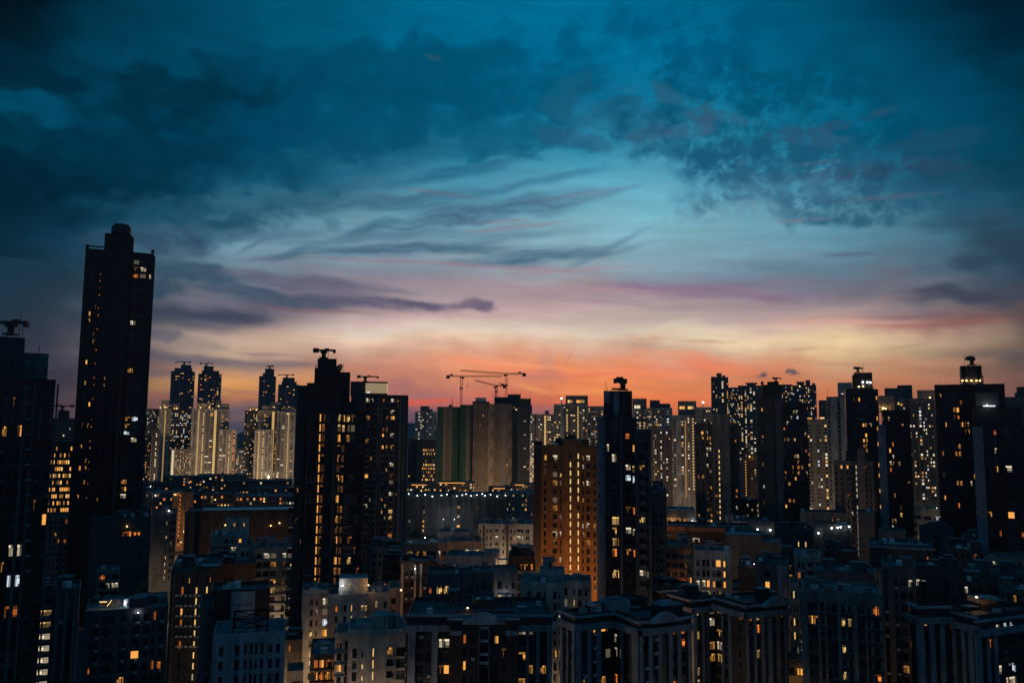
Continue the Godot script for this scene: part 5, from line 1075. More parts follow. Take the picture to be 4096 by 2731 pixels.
	building("housing_block", "white estate slab with a lamp mast before the tall blue tower", "building", "white estate right of the cranes", 176.22, -782.48, -11.79, true, [
		[0,0,16.8,22,0,105.53,"white_paint",1.2,[["F",2.75,102.53,26,[[1.05,1.05,1.3,"w",0.12,"wa"],[3.15,1.05,1.3,"w",0.12,"wa"],[5.25,1.05,1.3,"w",0.12,"wa"],[7.35,1.05,1.3,"w",0.12,"wa"],[9.45,1.05,1.3,"w",0.12,"wa"],[11.55,1.05,1.3,"w",0.12,"wa"],[13.65,1.05,1.3,"w",0.12,"wa"],[15.75,1.05,1.3,"w",0.12,"wa"]],[["ledges",0.35,0.5,1,"white_paint"],["pier",0.45,0.9,0.8,0,-1,"slate_paint"],["pier",8.4,0.9,0.8,0,-1,"slate_paint"],["pier",16.35,0.9,0.8,0,-1,"slate_paint"]]]],"roof_felt",0]], [["tube","lamp_mast",-0.14,106.85,7,0.4,3.64,"white_metal"],["lamp",-0.07,111.17,7,1.4,"white",50],["rail",-3.05,8,107.65,10]])
	building("apartment_tower", "tallest blue grey far tower with a notched crown", "tower", "blue grey tall towers on the right skyline", 322.9, -1317.47, -12.76, true, [
		[0,0,25.73,30,0,170,"slate_paint",1.2,[["F",3,166,42,[[3.56,1.49,1.6,"w",0.12,"w"],[7.66,1.49,1.6,"w",0.15,"y"],[12.7,1.12,1.6,"w",0.15,"w"],[16.98,2.23,1.7,"w",0.45,"wwy"],[24.04,1.48,1.5,"w",0.5,"ya"]],[["ledges",0.3,0.4,1,"slate_paint"]]]],"roof_felt",0],
		[-0.73,5,7.49,12,170,177.33,"slate_paint",0.4,[],"roof_felt",0],
		[6.13,5,4.85,12,170,173.81,"slate_paint",0.4,[],"roof_felt",0]], [["box","roof_frame",-9.49,170.64,13.25,6.71,1.54,1.5,"slate_paint"]])
	building("apartment_tower", "stepped blue grey tower beside the notched crown tower", "tower", "blue grey tall towers on the right skyline", 340.67, -1306.44, -13.55, true, [
		[0,0,15.82,30,0,153.85,"slate_paint",1.2,[["F",3,149.85,37,[[1.13,1.13,1.6,"w",0.32,"wyac"],[3.39,1.13,1.6,"w",0.32,"wyac"],[5.65,1.13,1.6,"w",0.32,"wyac"],[7.91,1.13,1.6,"w",0.32,"wyac"],[10.17,1.13,1.6,"w",0.32,"wyac"],[12.43,1.13,1.6,"w",0.32,"wyac"],[14.69,1.13,1.6,"w",0.32,"wyac"]],[["ledges",0.3,0.4,1,"slate_paint"]]]],"roof_felt",0]], [])
	building("apartment_tower", "wide blue grey tower with a flared roof", "tower", "blue grey tall towers on the right skyline", 362.28, -1289.01, -14.55, true, [
		[0,0,35.77,30,0,155.99,"slate_paint",1.2,[["F",3,151.99,37,[[1.6,1.45,1.6,"w",0.3,"wy"],[4.86,2.18,1.6,"w",0.45,"wya"],[10.48,1.81,1.7,"w",0.6,"wwy"],[13.92,1.45,1.6,"w",0.2,"a"],[18.25,2.89,1.6,"w",0.5,"ywc"],[22.93,2.16,1.6,"w",0.2,"w"],[27.97,2.16,1.6,"w",0.25,"wc"],[32.1,1.79,1.6,"w",0.2,"w"]],[["ledges",0.3,0.4,1,"slate_paint"],["pier",7.94,1.81,0.8,0,-1,"black_panel"]]]],"roof_felt",0],
		[1.82,4,12.31,14,155.99,159.76,"slate_paint",0.4,[],"roof_felt",0]], [["box","flared_roof",1.81,159.72,4,16.61,1.88,16,"slate_paint"]])
	building("apartment_tower", "blue grey tower just right of the dark slab tower", "tower", "blue grey tall towers on the right skyline", 420.25, -1296.79, -16.64, true, [
		[0,0,16.89,30,0,158.5,"slate_paint",1.2,[["F",3,154.5,38,[[1.41,1.41,1.6,"w",0.3,"wyac"],[4.22,1.41,1.6,"w",0.3,"wyac"],[7.04,1.41,1.6,"w",0.3,"wyac"],[9.85,1.41,1.6,"w",0.3,"wyac"],[12.67,1.41,1.6,"w",0.3,"wyac"],[15.48,1.41,1.6,"w",0.3,"wyac"]],[["ledges",0.3,0.4,1,"slate_paint"]]]],"roof_felt",0]], [])
	building("apartment_tower", "blue grey tower with lit corner room and twin crown", "tower", "blue grey tall towers on the right skyline", 444.14, -1289.45, -17.61, true, [
		[0,0,34.09,30,0,157.06,"slate_paint",1.2,[["F",3,153.06,37,[[1.55,1.55,1.6,"w",0.26,"wyac"],[4.65,1.55,1.6,"w",0.26,"wyac"],[7.75,1.55,1.6,"w",0.26,"wyac"],[10.85,1.55,1.6,"w",0.26,"wyac"],[13.95,1.55,1.6,"w",0.26,"wyac"],[17.05,1.55,1.6,"w",0.26,"wyac"],[20.14,1.55,1.6,"w",0.26,"wyac"],[23.24,1.55,1.6,"w",0.26,"wyac"],[26.34,1.55,1.6,"w",0.26,"wyac"],[29.44,1.55,1.6,"w",0.26,"wyac"],[32.54,1.55,1.6,"w",0.26,"wyac"]],[["ledges",0.3,0.4,1,"slate_paint"]]]],"roof_felt",0],
		[-4.7,5,10,12,157.06,162.83,"slate_paint",0.4,[],"roof_felt",0],
		[5.71,5,6.4,12,157.06,165.73,"slate_paint",0.4,[],"roof_felt",0],
		[13.74,5,4.25,12,157.06,161.13,"slate_paint",0.4,[],"roof_felt",0]], [["box","eaves",-5.08,162.41,5,12.09,1.51,14,"slate_paint"],["lamp",-6.41,156.86,17,1.2,"warm",60]])
	building("apartment_tower", "amber tiled tower lit by street light in the centre", "tower", "", 20.49, -323.66, -3.38, false, [
		[0,0,22.96,22,0,75.58,"amber_tile",0.8,[["F",3.03,70.98,16,[[4.16,0.91,1.9,"a",0.12,"ao"],[7.76,1.73,1.9,"a","w.wa.wa..wa...wa.wa","y"],[9.8,0.54,1.8,"w","..yw...w.w..w..wyy","y"],[17.96,0.54,1.6,"w","aw.w.a..ww....w.","w"],[19.77,1.27,1.9,"a","w..w....w.a....a.","w"],[22.12,0.72,1.6,"a",0.02,"a"]],[["ledges",0.3,0.25,0.9,"amber_tile"],["pier",1.43,2.73,0.8,0,-1,"brown_tile"],["pier",6.12,0.27,0.4,0,-1,"amber_tile"],["pier",21.54,0.27,0.4,0,-1,"amber_tile"]]]],"roof_felt",4],
		[2.45,7.2,6.51,12,0.1,78.22,"amber_tile",0.8,[["F",3.03,71.62,16,[[2.59,0.63,2,"s",0.95,"y"],[5.39,0.63,2,"s",0.95,"y"]],[["band",78.03,0.8,0.35,"cream_paint"],["band",57,0.2,0.06,"brown_tile"],["band",27,0.2,0.06,"brown_tile"]]]],"roof_felt",0],
		[-2.27,4,2.95,8,75.58,78.65,"dark_concrete",0.4,[],"roof_felt",0],
		[-10.08,5,2.95,8,75.58,77.49,"brown_tile",0.4,[],"roof_felt",0]], [["plants",1.75,78.75,9,4.2,2.4,4],["tube","antenna",1.78,79,8,0.1,2.57,"steel"],["rail",6.22,11.31,76.32,10.7]])
	building("apartment_tower", "dark glass tower with pale end wall and big crane in the centre", "tower", "", 34.85, -271.51, -6.81, false, [
		[0,0,9.69,18,0,85.08,"black_panel",0.6,[["F",3.15,81.48,16,[[0.8,0.61,2.4,"g","..w.................y...","w"],[2.71,1.37,2.5,"g","...w.....yayo.y..y","y"],[3.77,0.46,2.5,"g",".........y.o..y...","w"],[6.93,1.59,2.5,"b",".o..wc..a.w.a..................","w"],[8.56,0.61,2.2,"g","..a.yc..o.w.o...o.","w"]],[["pier",4.84,0.76,0.6,0,-1,"slate_paint"],["pier",5.67,0.46,0.4,0,-1,"black_panel"],["pier",9.39,0.45,0.5,0,-1,"slate_paint"],["ledges",0.15,0.5,0.6,"black_panel"]]]],"roof_felt",0],
		[-6.17,-0.2,2.62,16,0.1,85.39,"blue_grey_stone",0.4,[["F",4.2,65.39,2,[[0.71,0.38,1,"w",0,"o"]],[]]],"roof_felt",0],
		[6.98,0.8,4.26,14,0.1,81.79,"slate_paint",0.4,[["F",3.15,78.39,15,[[1.44,1.82,2.3,"b","...a....y....w.........","a"],[2.96,0.61,2,"w",0.04,"w"]],[["pier",0.23,0.46,0.5,0,-1,"grey_paint"],["pier",3.79,0.76,0.6,0,-1,"slate_paint"]]]],"roof_felt",0],
		[-0.91,2,8.77,12,85.08,93.53,"black_panel",0.4,[["F",3,90.53,1,[[2.53,0.62,8,"g",".","a"]],[["pier",1.06,2,0.3,90.12,93.84,"blue_grey_stone"],["pier",3.83,1.69,0.3,0,-1,"blue_grey_stone"],["pier",6.14,0.46,0.3,0,-1,"slate_paint"]]]],"roof_felt",0],
		[7.07,2,4.39,6,85.08,84.75,"blue_grey_stone",0.4,[],"roof_felt",0],
		[-1.47,5,2.71,4,95,94.43,"dark_tile",0.4,[],"roof_felt",0]], [["tube","antenna",-4.61,94.1,6,0.07,2.82,"steel"],["tube","antenna",-4.15,94.1,6,0.07,0.94,"steel"],["rail",-3.06,-0.28,94.03,7.5],["rail",-7.23,4.71,85.77,8.5]])
	building("apartment_block", "grey block with rounded cornice right of the centre dark tower", "building", "", 51.3, -299.34, -9.09, false, [
		[0,0,5.36,14,0,61.25,"slate_paint",1,[["F",3.05,52.75,8,[[0.69,0.92,1.8,"w",0.04,"w"],[1.86,0.58,1.8,"w",0.03,"w"],[3.4,1.33,1.8,"a",0.04,"w"]],[["band",61.37,0.5,0.35,"blue_grey_stone"],["band",60.7,0.4,0.2,"blue_grey_stone"],["pier",4.53,0.42,0.35,0,-1,"grey_paint"],["pier",1.4,0.17,0.3,0,-1,"grey_paint"]]]],"roof_felt",3]], [])
	building("apartment_tower", "dark tower with a blank grey end slab right of the estate", "tower", "", 108.56, -481.76, -11.82, false, [
		[0,0,9.69,22,0,86.45,"dark_tile",0.8,[["F",3,81.25,17,[[1.39,0.94,1.8,"w",".a......o......a.o.","a"],[3.95,1.21,1.8,"w","aa......a...........","a"],[6.5,0.94,1.9,"w","wa.ww.w....aa.a.ww.a","a"],[8.04,1.07,1.9,"w",".aaw...w..a...aaa","a"]],[["pier",2.6,0.67,0.5,0,-1,"slate_paint"],["pier",5.29,0.67,0.6,0,-1,"slate_paint"],["ledges",0.2,0.3,0.5,"dark_tile"]]]],"roof_felt",0],
		[9.32,2.8,9.34,18,0.1,92,"grey_paint",0.6,[["F",3,71.4,14,[[1.63,0.93,1.6,"w",0.12,"o"],[3.16,0.8,1.7,"s",0.97,"y"]],[["pier",6.62,4.52,0.25,0,-1,"grey_paint"]]]],"roof_felt",0],
		[16.32,1.5,4.78,18,0.1,86.11,"dark_tile",0.4,[["F",3,83.11,17,[[0.93,0.93,1.7,"w",0.08,"ao"],[2.92,0.93,1.7,"w",0.1,"ow"]],[["pier",1.99,0.4,0.4,0,-1,"brown_tile"]]]],"roof_felt",0]], [["box","roof_frame",0.87,88.09,7,4.31,0.55,4,"dark_tile"],["box","roof_frame",2.76,87.27,8.5,0.5,2.48,1,"dark_tile"]])
	building("apartment_block", "small amber block with a dotted stair line between dark towers", "building", "", 253.08, -910.42, -14.49, true, [
		[0,0,13.68,18,0,57.75,"amber_tile",1,[["F",2.9,53.75,13,[[3.07,1.01,1.2,"s",1,"a"],[7.13,1.01,1.3,"w",0.1,"w"],[9.15,1.01,1.3,"w",0.15,"wa"],[11.17,1.01,1.3,"w",0.1,"a"],[12.68,1.01,1.3,"w",0.3,"wa"]],[["ledges",0.3,0.3,0.9,"tan_tile"]]]],"roof_felt",0],
		[1.94,1,9.67,8,57.75,61.85,"tan_tile",0.4,[],"roof_felt",0]], [["lamp",0.51,59.73,10.5,0.9,"warm",60]])
	building("apartment_tower", "black slab tower with two toned shafts and a roof crane", "tower", "", 145.49, -480.46, -15.64, false, [
		[0,0,13.88,22,0,101.27,"dark_concrete",0.8,[["F",3,94.27,19,[[2.82,0.79,1.8,"w","a....aa...a...c..a...a....","a"]],[["pier",6.65,4.75,1,0,-1,"dark_concrete"],["pier",11.58,4.07,0.5,0,-1,"slate_paint"]]]],"roof_felt",0],
		[13.28,0.4,12.77,20,0.1,98.94,"black_panel",0.4,[["F",3,92.94,18,[[0.59,0.92,1.8,"w","...o.o.....aa....a.o.","a"],[2.48,1.31,1.9,"w","..w..w.......a..a..a.wy","w"],[4.57,0.78,1.8,"g",".w........aa....a","a"],[5.87,0.78,1.8,"w","w....a..a...a...","w"],[7.43,1.3,1.9,"w","wc......waoa......","w"],[9.25,1.04,1.8,"w",0.05,"a"],[11.64,0.9,1.8,"w","....w..o...w......ay","a"]],[["pier",10.35,0.39,0.4,0,-1,"brown_tile"],["ledges",0.2,0.3,0.5,"black_panel"]]]],"roof_felt",0],
		[1.52,2,10.46,16,101.27,108.65,"dark_concrete",0.4,[["F",3,95.65,0,[[2.37,0.66,1.9,"w","a","a"]],[["pier",0.25,0.5,0.35,0,-1,"black_panel"],["pier",1.31,0.5,0.35,0,-1,"black_panel"],["pier",2.62,0.5,0.35,0,-1,"black_panel"],["pier",3.92,0.5,0.35,0,-1,"black_panel"],["pier",5.23,0.5,0.35,0,-1,"black_panel"],["pier",6.54,0.5,0.35,0,-1,"black_panel"],["pier",7.85,0.5,0.35,0,-1,"black_panel"],["pier",9.16,0.5,0.35,0,-1,"black_panel"],["pier",10.21,0.5,0.35,0,-1,"black_panel"]]]],"roof_felt",0],
		[2.27,2,6.14,8,101.27,110.56,"black_panel",0.4,[],"roof_felt",0]], [["dish",-3.27,109.9,8,1.2],["tube","antenna",2.73,111.08,4,0.07,3.65,"steel"]])
	building("housing_block", "cream estate block under a lit roof ledge right of the black slab", "building", "", 255.61, -712.21, -18.35, true, [
		[0,0,17.26,20,0,93.9,"cream_paint",1,[["F",2.9,88.9,24,[[1.06,1.56,1.5,"w",0.12,"a"],[3.1,1.36,1.5,"w",0.1,"w"],[8.54,0.97,1.4,"w",0.15,"wc"],[10.47,0.97,1.4,"w",0.12,"w"],[14.62,1.54,1.7,"w",0.5,"wwya"]],[["ledges",0.4,0.4,0.9,"white_paint"],["pier",5.73,2.33,0.9,0,-1,"cream_paint"],["pier",12.11,1.16,0.7,0,-1,"cream_paint"]]]],"roof_felt",0]], [["box","light_ledge",-6.27,95.47,10.2,4.27,0.82,0.4,"lit_a_high"],["box","light_ledge",3.64,95.49,10.2,3.44,1.43,0.4,"lit_y_high"]])
	building("apartment_tower", "pale grey tower with a single column of square windows", "tower", "", 252.7, -661.75, -19.39, true, [
		[0,0,13.98,20,0,110.66,"grey_paint",0.8,[["F",3.4,104.66,22,[[1.12,1.08,1.5,"w",0,"c"],[8.47,1.43,1.8,"w",0.02,"a"]],[["pier",4.71,5.02,0.6,0,-1,"white_paint"],["pier",11.5,3.56,0.6,0,-1,"white_paint"]]]],"roof_felt",0],
		[6.63,0,10.21,14,110.66,121.96,"pale_blue_paint",0.4,[],"roof_felt",0]], [["tube","antenna",-6.23,111.64,8,0.1,6.36,"steel"],["box","light_ledge",4.35,113.34,10.8,1.76,0.57,0.4,"lit_w_high"],["rail",1.91,10.88,122.47,6]])
	building("housing_block", "dim estate block behind the pale grey tower", "building", "", 333.8, -910.87, -18.67, true, [
		[0,0,8.71,20,0,118.69,"slate_paint",1,[["F",3,114.69,8,[[0.87,0.87,1.5,"w",0.15,"wa"],[2.61,0.87,1.5,"w",0.15,"wa"],[4.35,0.87,1.5,"w",0.15,"wa"],[6.1,0.87,1.5,"w",0.15,"wa"],[7.84,0.87,1.5,"w",0.15,"wa"]],[]]],"roof_felt",0]], [])
	building("apartment_tower", "dark glass tower with white floodlights below its crown", "tower", "", 209.82, -513.05, -20.63, false, [
		[0,0,15.62,22,0,108.59,"black_panel",0.6,[["F",3,101.59,11,[[4.69,0.96,2.2,"w","a..............","a"],[7.5,0.82,2.2,"w","a..............","a"],[9.34,0.95,2,"g",".....a..ao.aa.a.a","a"],[10.64,1.09,2.2,"w",".....a.aaaa.ay.a","a"],[13.22,1.36,2.2,"w",".....w.......","w"],[15.25,0,2,"g",".","a"]],[["ledges",0.2,0.4,0.6,"black_panel"]]]],"roof_felt",0],
		[9.04,1.4,2.44,18,0.1,108.37,"dark_tile",0.4,[["F",3,102.37,22,[[1.39,0.54,2.4,"s","a...a.a..a...a.a..a..a.a.aa.a.a.a","a"]],[]]],"roof_felt",0],
		[2.36,1,10.18,14,108.59,118.39,"black_panel",0.4,[],"roof_felt",0],
		[-3.04,2,1.11,10,108.59,117.06,"black_panel",0.4,[],"roof_felt",0]], [["lamp",2.1,112.98,10.6,0.8,"white",26],["lamp",4.56,112.94,10.6,0.8,"white",26],["lamp",6.19,112.77,10.6,0.8,"white",26],["lamp",-0.22,110.26,12,0.8,"warm",22],["lamp",2.11,110.53,12,0.8,"warm",22],["plants",2.64,108.76,9.3,10.33,2.39,3],["tube","antenna",2.75,119,5,0.09,5.85,"steel"],["tube","antenna",2.03,118.94,6,0.07,2.1,"steel"]])
	building("apartment_tower", "tower with a warm lit roof box and pale blue flank", "tower", "", 187.71, -416.56, -22.55, false, [
		[0,0,12.1,20,0,92.65,"black_panel",0.8,[["F",3,88.15,19,[[0.16,0.88,2,"w","a...............","a"],[2.96,0.77,2.1,"w","y....a.wo.......aw.o.....","a"],[4.21,0.65,2,"w","....o.wa....a...y....","a"],[6.72,0.87,2,"w",".......a......ay.","a"],[8.56,1.08,1.8,"b",0.08,"wa"],[10.5,1.08,1.8,"b",0.06,"ya"]],[["ledges",0.2,0.3,0.5,"black_panel"]]]],"roof_felt",0],
		[-6.37,2.6,3.19,16,0.1,86.14,"blue_grey_stone",0.4,[["F",3,83.14,3,[],[]]],"roof_felt",0],
		[-3.67,3,6.85,10,92.65,100.13,"cream_paint",0.4,[["F",3,91.73,0,[[1.57,0.78,6.5,"w",".","a"],[4.61,0.66,6.5,"w",".","a"]],[]]],"roof_felt",0]], [["lamp",-5.46,94.46,9.6,0.8,"warm",46],["lamp",-4.36,94.22,9.4,0.6,"warm",26]])
	building("housing_block", "blue grey slab with an angular roof house behind the warm box", "building", "", 333.65, -733.42, -22.7, true, [
		[0,0,21.72,20,0,113.5,"slate_paint",1,[["F",3,108.5,3,[[10.7,1.16,2,"s",0.8,"y"]],[]]],"roof_felt",0],
		[5.4,0,11.24,14,113.5,124.93,"slate_paint",0.4,[],"roof_felt",0],
		[-5.41,1,10.19,12,113.5,122.51,"slate_paint",0.4,[],"roof_felt",0]], [["rail",-9.52,-2.66,122.97,7]])
	building("housing_block", "brown estate tower with yellow stripes and many small lights", "building", "", 336.48, -705.26, -23.67, true, [
		[0,0,25.84,22,0,111.81,"concrete",1,[["F",2.9,106.81,27,[[0.9,1.12,1.5,"w",0.2,"wa"],[2.76,1.12,1.5,"w",0.15,"wc"],[7.13,0.93,1.5,"w",0.2,"wa"],[9.44,1.11,1.5,"w",0.22,"wya"],[11.2,0.92,1.5,"w",0.15,"w"],[14.42,1.47,1.7,"w",0.5,"wwca"],[16.99,0.73,1.4,"w",0.25,"wc"],[18.46,0.73,1.4,"w",0.3,"wc"],[21.11,0.91,1.4,"w",0.3,"wya"],[23.02,1.09,1.5,"w",0.25,"w"]],[["ledges",0.3,0.35,0.9,"dark_concrete"],["pier",12.86,0.92,0.9,0,-1,"tan_tile"],["pier",19.65,0.91,0.9,0,-1,"tan_tile"],["pier",4.81,1.49,0.9,0,-1,"brown_tile"]]]],"roof_felt",0],
		[6.8,-1,12.55,14,111.81,119.24,"cream_paint",0.4,[],"roof_felt",0]], [["lamp",9.29,113.25,11,0.9,"warm",46]])
	building("apartment_tower", "broad black tower with an amber lit crown at right", "tower", "", 194.3, -361.42, -26.24, false, [
		[0,0,25.58,24,0,101.94,"black_panel",0.6,[["F",3,96.94,23,[[2.09,0.56,1.9,"w","a.......a..a..a...a....c....","a"],[3.72,0.46,1.9,"w","....a...........................","a"],[5.57,0.65,2,"w",0.05,"oa"],[7,0.74,2,"w","..aa....o...a..o....o....","a"],[8.28,0.92,2,"w","..ao...aa...a......a.w..","a"],[9.66,0.73,2,"w",".o..a.......................","a"],[10.89,0.82,2,"w","....aa......................","a"],[11.98,0.64,2,"w","....ya......w..","a"],[13.39,0.54,2,"w",0.08,"a"],[17.89,0.54,1.8,"w",".w.......","w"],[19.27,0.45,1.8,"w",".w.......","w"],[22.29,0.62,1.8,"w",0.03,"a"]],[["pier",0.74,1.03,0.4,31.44,96.1,"red_panel"],["pier",9.56,0.18,0.3,0,-1,"brown_tile"],["pier",12.3,0.18,0.3,0,-1,"brown_tile"],["ledges",0.15,0.3,0.5,"black_panel"]]]],"roof_felt",0],
		[1.27,1,7.83,12,101.94,110.18,"amber_tile",0.4,[["F",3,107.18,1,[],[["pier",0.75,1.5,0.4,0,-1,"dark_tile"],["pier",1.57,1.5,0.4,0,-1,"dark_tile"],["pier",3.13,1.5,0.4,0,-1,"dark_tile"],["pier",4.7,1.5,0.4,0,-1,"dark_tile"],["pier",6.26,1.5,0.4,0,-1,"dark_tile"],["pier",7.08,1.5,0.4,0,-1,"dark_tile"]]]],"roof_felt",0],
		[5.03,5,1.09,6,101.94,105.84,"dark_tile",0.4,[],"roof_felt",0]], [["lamp",-2.15,104.25,9,0.5,"warm",30],["lamp",-0.67,104.22,9,0.5,"warm",30],["lamp",1.16,104.18,9,0.5,"warm",30],["lamp",2.98,104.14,9,0.5,"warm",30],["lamp",4.26,104.12,9,0.5,"warm",30],["tube","antenna",-0.97,110.88,4,0.08,4.67,"steel"],["tube","antenna",-10.97,103.1,10,0.06,1.26,"steel"],["tube","antenna",-8.16,103.05,10,0.06,1.26,"steel"],["tube","antenna",4.41,110.73,4,0.06,1.47,"steel"]])
	building("apartment_tower", "stepped black tower with a tall blue grey slab at far right", "tower", "", 172.99, -296.03, -28.24, false, [
		[0,0,22.08,20,0,84.23,"black_panel",0.6,[["F",3.05,81.23,16,[[3.66,0.96,2,"w",".........a.........y....","a"],[6.28,0.74,2,"w","o.w.a......o......a...","a"],[9.79,1.89,2.2,"w","....w....a............","w"],[11.6,0.58,2,"w",0.05,"o"],[12.83,0.72,2,"w","...........o..o......","o"],[15.55,0.71,2,"w",0.05,"a"]],[["pier",1.12,3.07,0.8,0,-1,"blue_grey_stone"],["ledges",0.15,0.3,0.5,"black_panel"]]]],"roof_felt",0],
		[-3.83,-0.2,14.51,18,84.23,90.18,"black_panel",0.4,[["F",3.05,83.68,0,[[3.76,0.6,2.2,"w","a.....","y"],[4.84,0.37,2.2,"w","y....","y"],[5.99,1.48,2.4,"w","y....","y"]],[]]],"roof_felt",0],
		[-6.42,1,6.84,12,84.23,95.58,"dark_tile",0.4,[["F",3,83.58,0,[[2.52,0.6,2.6,"s","o..","o"]],[]]],"roof_felt",0]], [["box","light_tube",-6.03,91.08,9.3,3.7,0.43,0.2,"lit_c_high"],["lamp",-6.7,91.56,10.6,0.3,"white",5]])
	building("apartment_block", "dim blue grey tower at the right edge of the skyline", "tower", "", 370.84, -615.61, -28.83, true, [
		[0,0,24.76,22,0,109.26,"slate_paint",1,[["F",3,104.26,5,[[1.24,0.99,1.5,"w",0.02,"a"],[3.71,0.99,1.5,"w",0.02,"a"],[6.19,0.99,1.5,"w",0.02,"a"],[8.66,0.99,1.5,"w",0.02,"a"],[11.14,0.99,1.5,"w",0.02,"a"],[13.62,0.99,1.5,"w",0.02,"a"],[16.09,0.99,1.5,"w",0.02,"a"],[18.57,0.99,1.5,"w",0.02,"a"],[21.04,0.99,1.5,"w",0.02,"a"],[23.52,0.99,1.5,"w",0.02,"a"]],[]]],"roof_felt",0],
		[4.57,0,16.8,14,109.26,117.29,"slate_paint",0.4,[],"roof_felt",0],
		[-4.31,3,2.01,10,109.26,113.1,"slate_paint",0.4,[],"roof_felt",0]], [])
	building("apartment_block", "pinkish block with a lit stair column before the floodlit tower", "building", "", 184.59, -462.74, -20.31, false, [
		[0,0,19.39,20,0,67.03,"pink_tile",0.8,[["F",3,63.83,16,[[1.15,0.99,1.6,"w",0.03,"a"],[3.81,0.87,1.8,"w","a..........","o"],[6.77,0.86,1.8,"w","a....o.....","o"],[8.49,0.86,1.7,"w",0.1,"wa"],[10.94,0.86,2,"s",0.95,"w"],[15.63,0.73,1.7,"w",0.15,"wo"],[17.75,0.85,1.7,"w",0.1,"oa"]],[["pier",4.8,0.37,0.5,0,-1,"slate_paint"],["ledges",0.25,0.25,0.8,"pink_tile"],["pier",9.6,1.1,0.5,0,-1,"dark_tile"]]]],"roof_felt",4],
		[3.88,4.4,3.41,14,0.1,73.09,"pink_tile",0.4,[["F",3,70.09,23,[],[["band",90,0.3,0.1,"white_paint"],["band",74,0.3,0.1,"white_paint"],["band",62,0.3,0.1,"white_paint"]]]],"roof_felt",0],
		[-0.6,3,5.82,8,67.03,72.96,"dark_tile",0.4,[],"roof_felt",0]], [])
	building("apartment_block", "grey gridded block of small windows right of the left edge tower", "building", "", -209.88, -411.08, 25.45, false, [
		[0,0,17.95,16,0,39.75,"concrete",0.9,[["F",3,37.35,10,[[1.91,0.92,1.7,"w",0.08,"a"],[3.65,0.92,1.7,"w",0.1,"wa"],[5.29,0.72,1.7,"w",0.1,"wo"],[7.82,1.03,1.7,"a",0.1,"o"],[9.79,1.25,1.7,"a",0.08,"o"],[11.56,1.04,1.6,"w",0.08,"a"],[13.7,1.36,1.8,"a","a.o..a.......","a"],[16.22,0.53,1.7,"w","a............","a"],[17.22,0.84,1.7,"w","a..o...a...","a"]],[["pier",12.5,0.42,0.4,0,-1,"grey_paint"],["pier",15.27,0.53,0.4,0,-1,"grey_paint"],["pier",6.43,1.13,0.3,0,-1,"dark_tile"],["ledges",0.2,0.35,0.9,"grey_paint"]]]],"roof_felt",7]], [])
	building("apartment_block", "plain dark podium block in front of the tallest left tower", "building", "", -153.18, -340.58, 22.81, false, [
		[0,0,21.28,14,0,46.22,"dark_concrete",0.9,[["F",5,39.72,1,[[12.77,3.18,1.9,"r","oo","o"],[16.13,2.84,1.9,"r","oo","o"]],[]]],"roof_felt",9]], [["lamp",2.09,43.67,7.6,0.4,"warm",5]])
	building("apartment_block", "dark narrow tenement with scattered amber windows under the tallest tower", "building", "", -150.43, -356.34, 21.52, false, [
		[0,0,4.11,12,0,47.59,"dark_tile",0.9,[["F",3,45.19,9,[[1.73,0.47,1.6,"w",0.35,"ao"],[2.66,0.47,1.7,"w",0.4,"wa"],[3.78,0.47,1.6,"w",0.3,"ow"]],[]]],"roof_felt",3]], [])
	building("apartment_block", "low balcony terrace with orange windows in the lower left", "building", "", -146.37, -316.97, 23.49, false, [
		[0,0,7.37,12,0,29.85,"concrete",0.9,[["F",3,27.45,9,[[1.97,1.61,1.7,"a","o....","o"],[3.82,1.13,1.7,"a",".w.a","w"],[6.1,2.12,1.7,"r",".w...","w"]],[["ledges",0.9,0.5,0.9,"tan_tile"]]]],"roof_felt",6]], [])
	building("apartment_block", "dark lower left block with a string light roof terrace", "building", "", -99.13, -226.96, 22.53, false, [
		[0,0,19.05,18,0,35.14,"slate_paint",0.9,[["F",3,32.74,10,[[1.57,0.44,1.8,"w","....o...","o"],[2.74,1.22,1.8,"a",0,"a"],[5.36,2.47,1.9,"r",0,"a"],[8.75,1.59,1.9,"a",0.02,"a"],[11.72,1.84,1.9,"a","...a....","a"],[14.14,1.39,1.8,"a",0.02,"a"],[15.82,0.81,2.2,"w","o...o...","o"],[17.63,1.17,1.8,"a","....o","o"]],[]]],"roof_teal",10],
		[-3.7,-3,4.94,6,35.14,36.49,"grey_paint",0.4,[],"roof_teal",0],
		[6.06,-4.5,6.62,5,35.14,36.54,"slate_paint",0.4,[],"roof_blue",0]], [["lamp",-6.59,37.05,3,0.12,"warm",0.12],["lamp",-6.33,37.03,3,0.12,"warm",0.12],["lamp",-6.08,37.01,3,0.12,"warm",0.12],["lamp",-5.83,37,3,0.12,"warm",0.12],["lamp",-5.57,36.98,3,0.12,"warm",0.12],["lamp",-5.32,36.96,3,0.12,"warm",0.12],["lamp",-5.07,36.95,3,0.12,"warm",0.12],["lamp",-4.81,36,3,0.12,"warm",0.12],["lamp",-4.59,36.3,3,0.12,"warm",0.12],["lamp",-4.38,36.59,3,0.12,"warm",0.12],["lamp",-4.16,36.89,3,0.12,"warm",0.12],["lamp",-3.95,37.19,3,0.12,"warm",0.12],["lamp",-0.79,36.18,2,0.25,"white",1.6],["lamp",2.26,36.05,1,0.25,"white",1.6],["lamp",2.53,34.98,9.4,0.2,"white",1]])
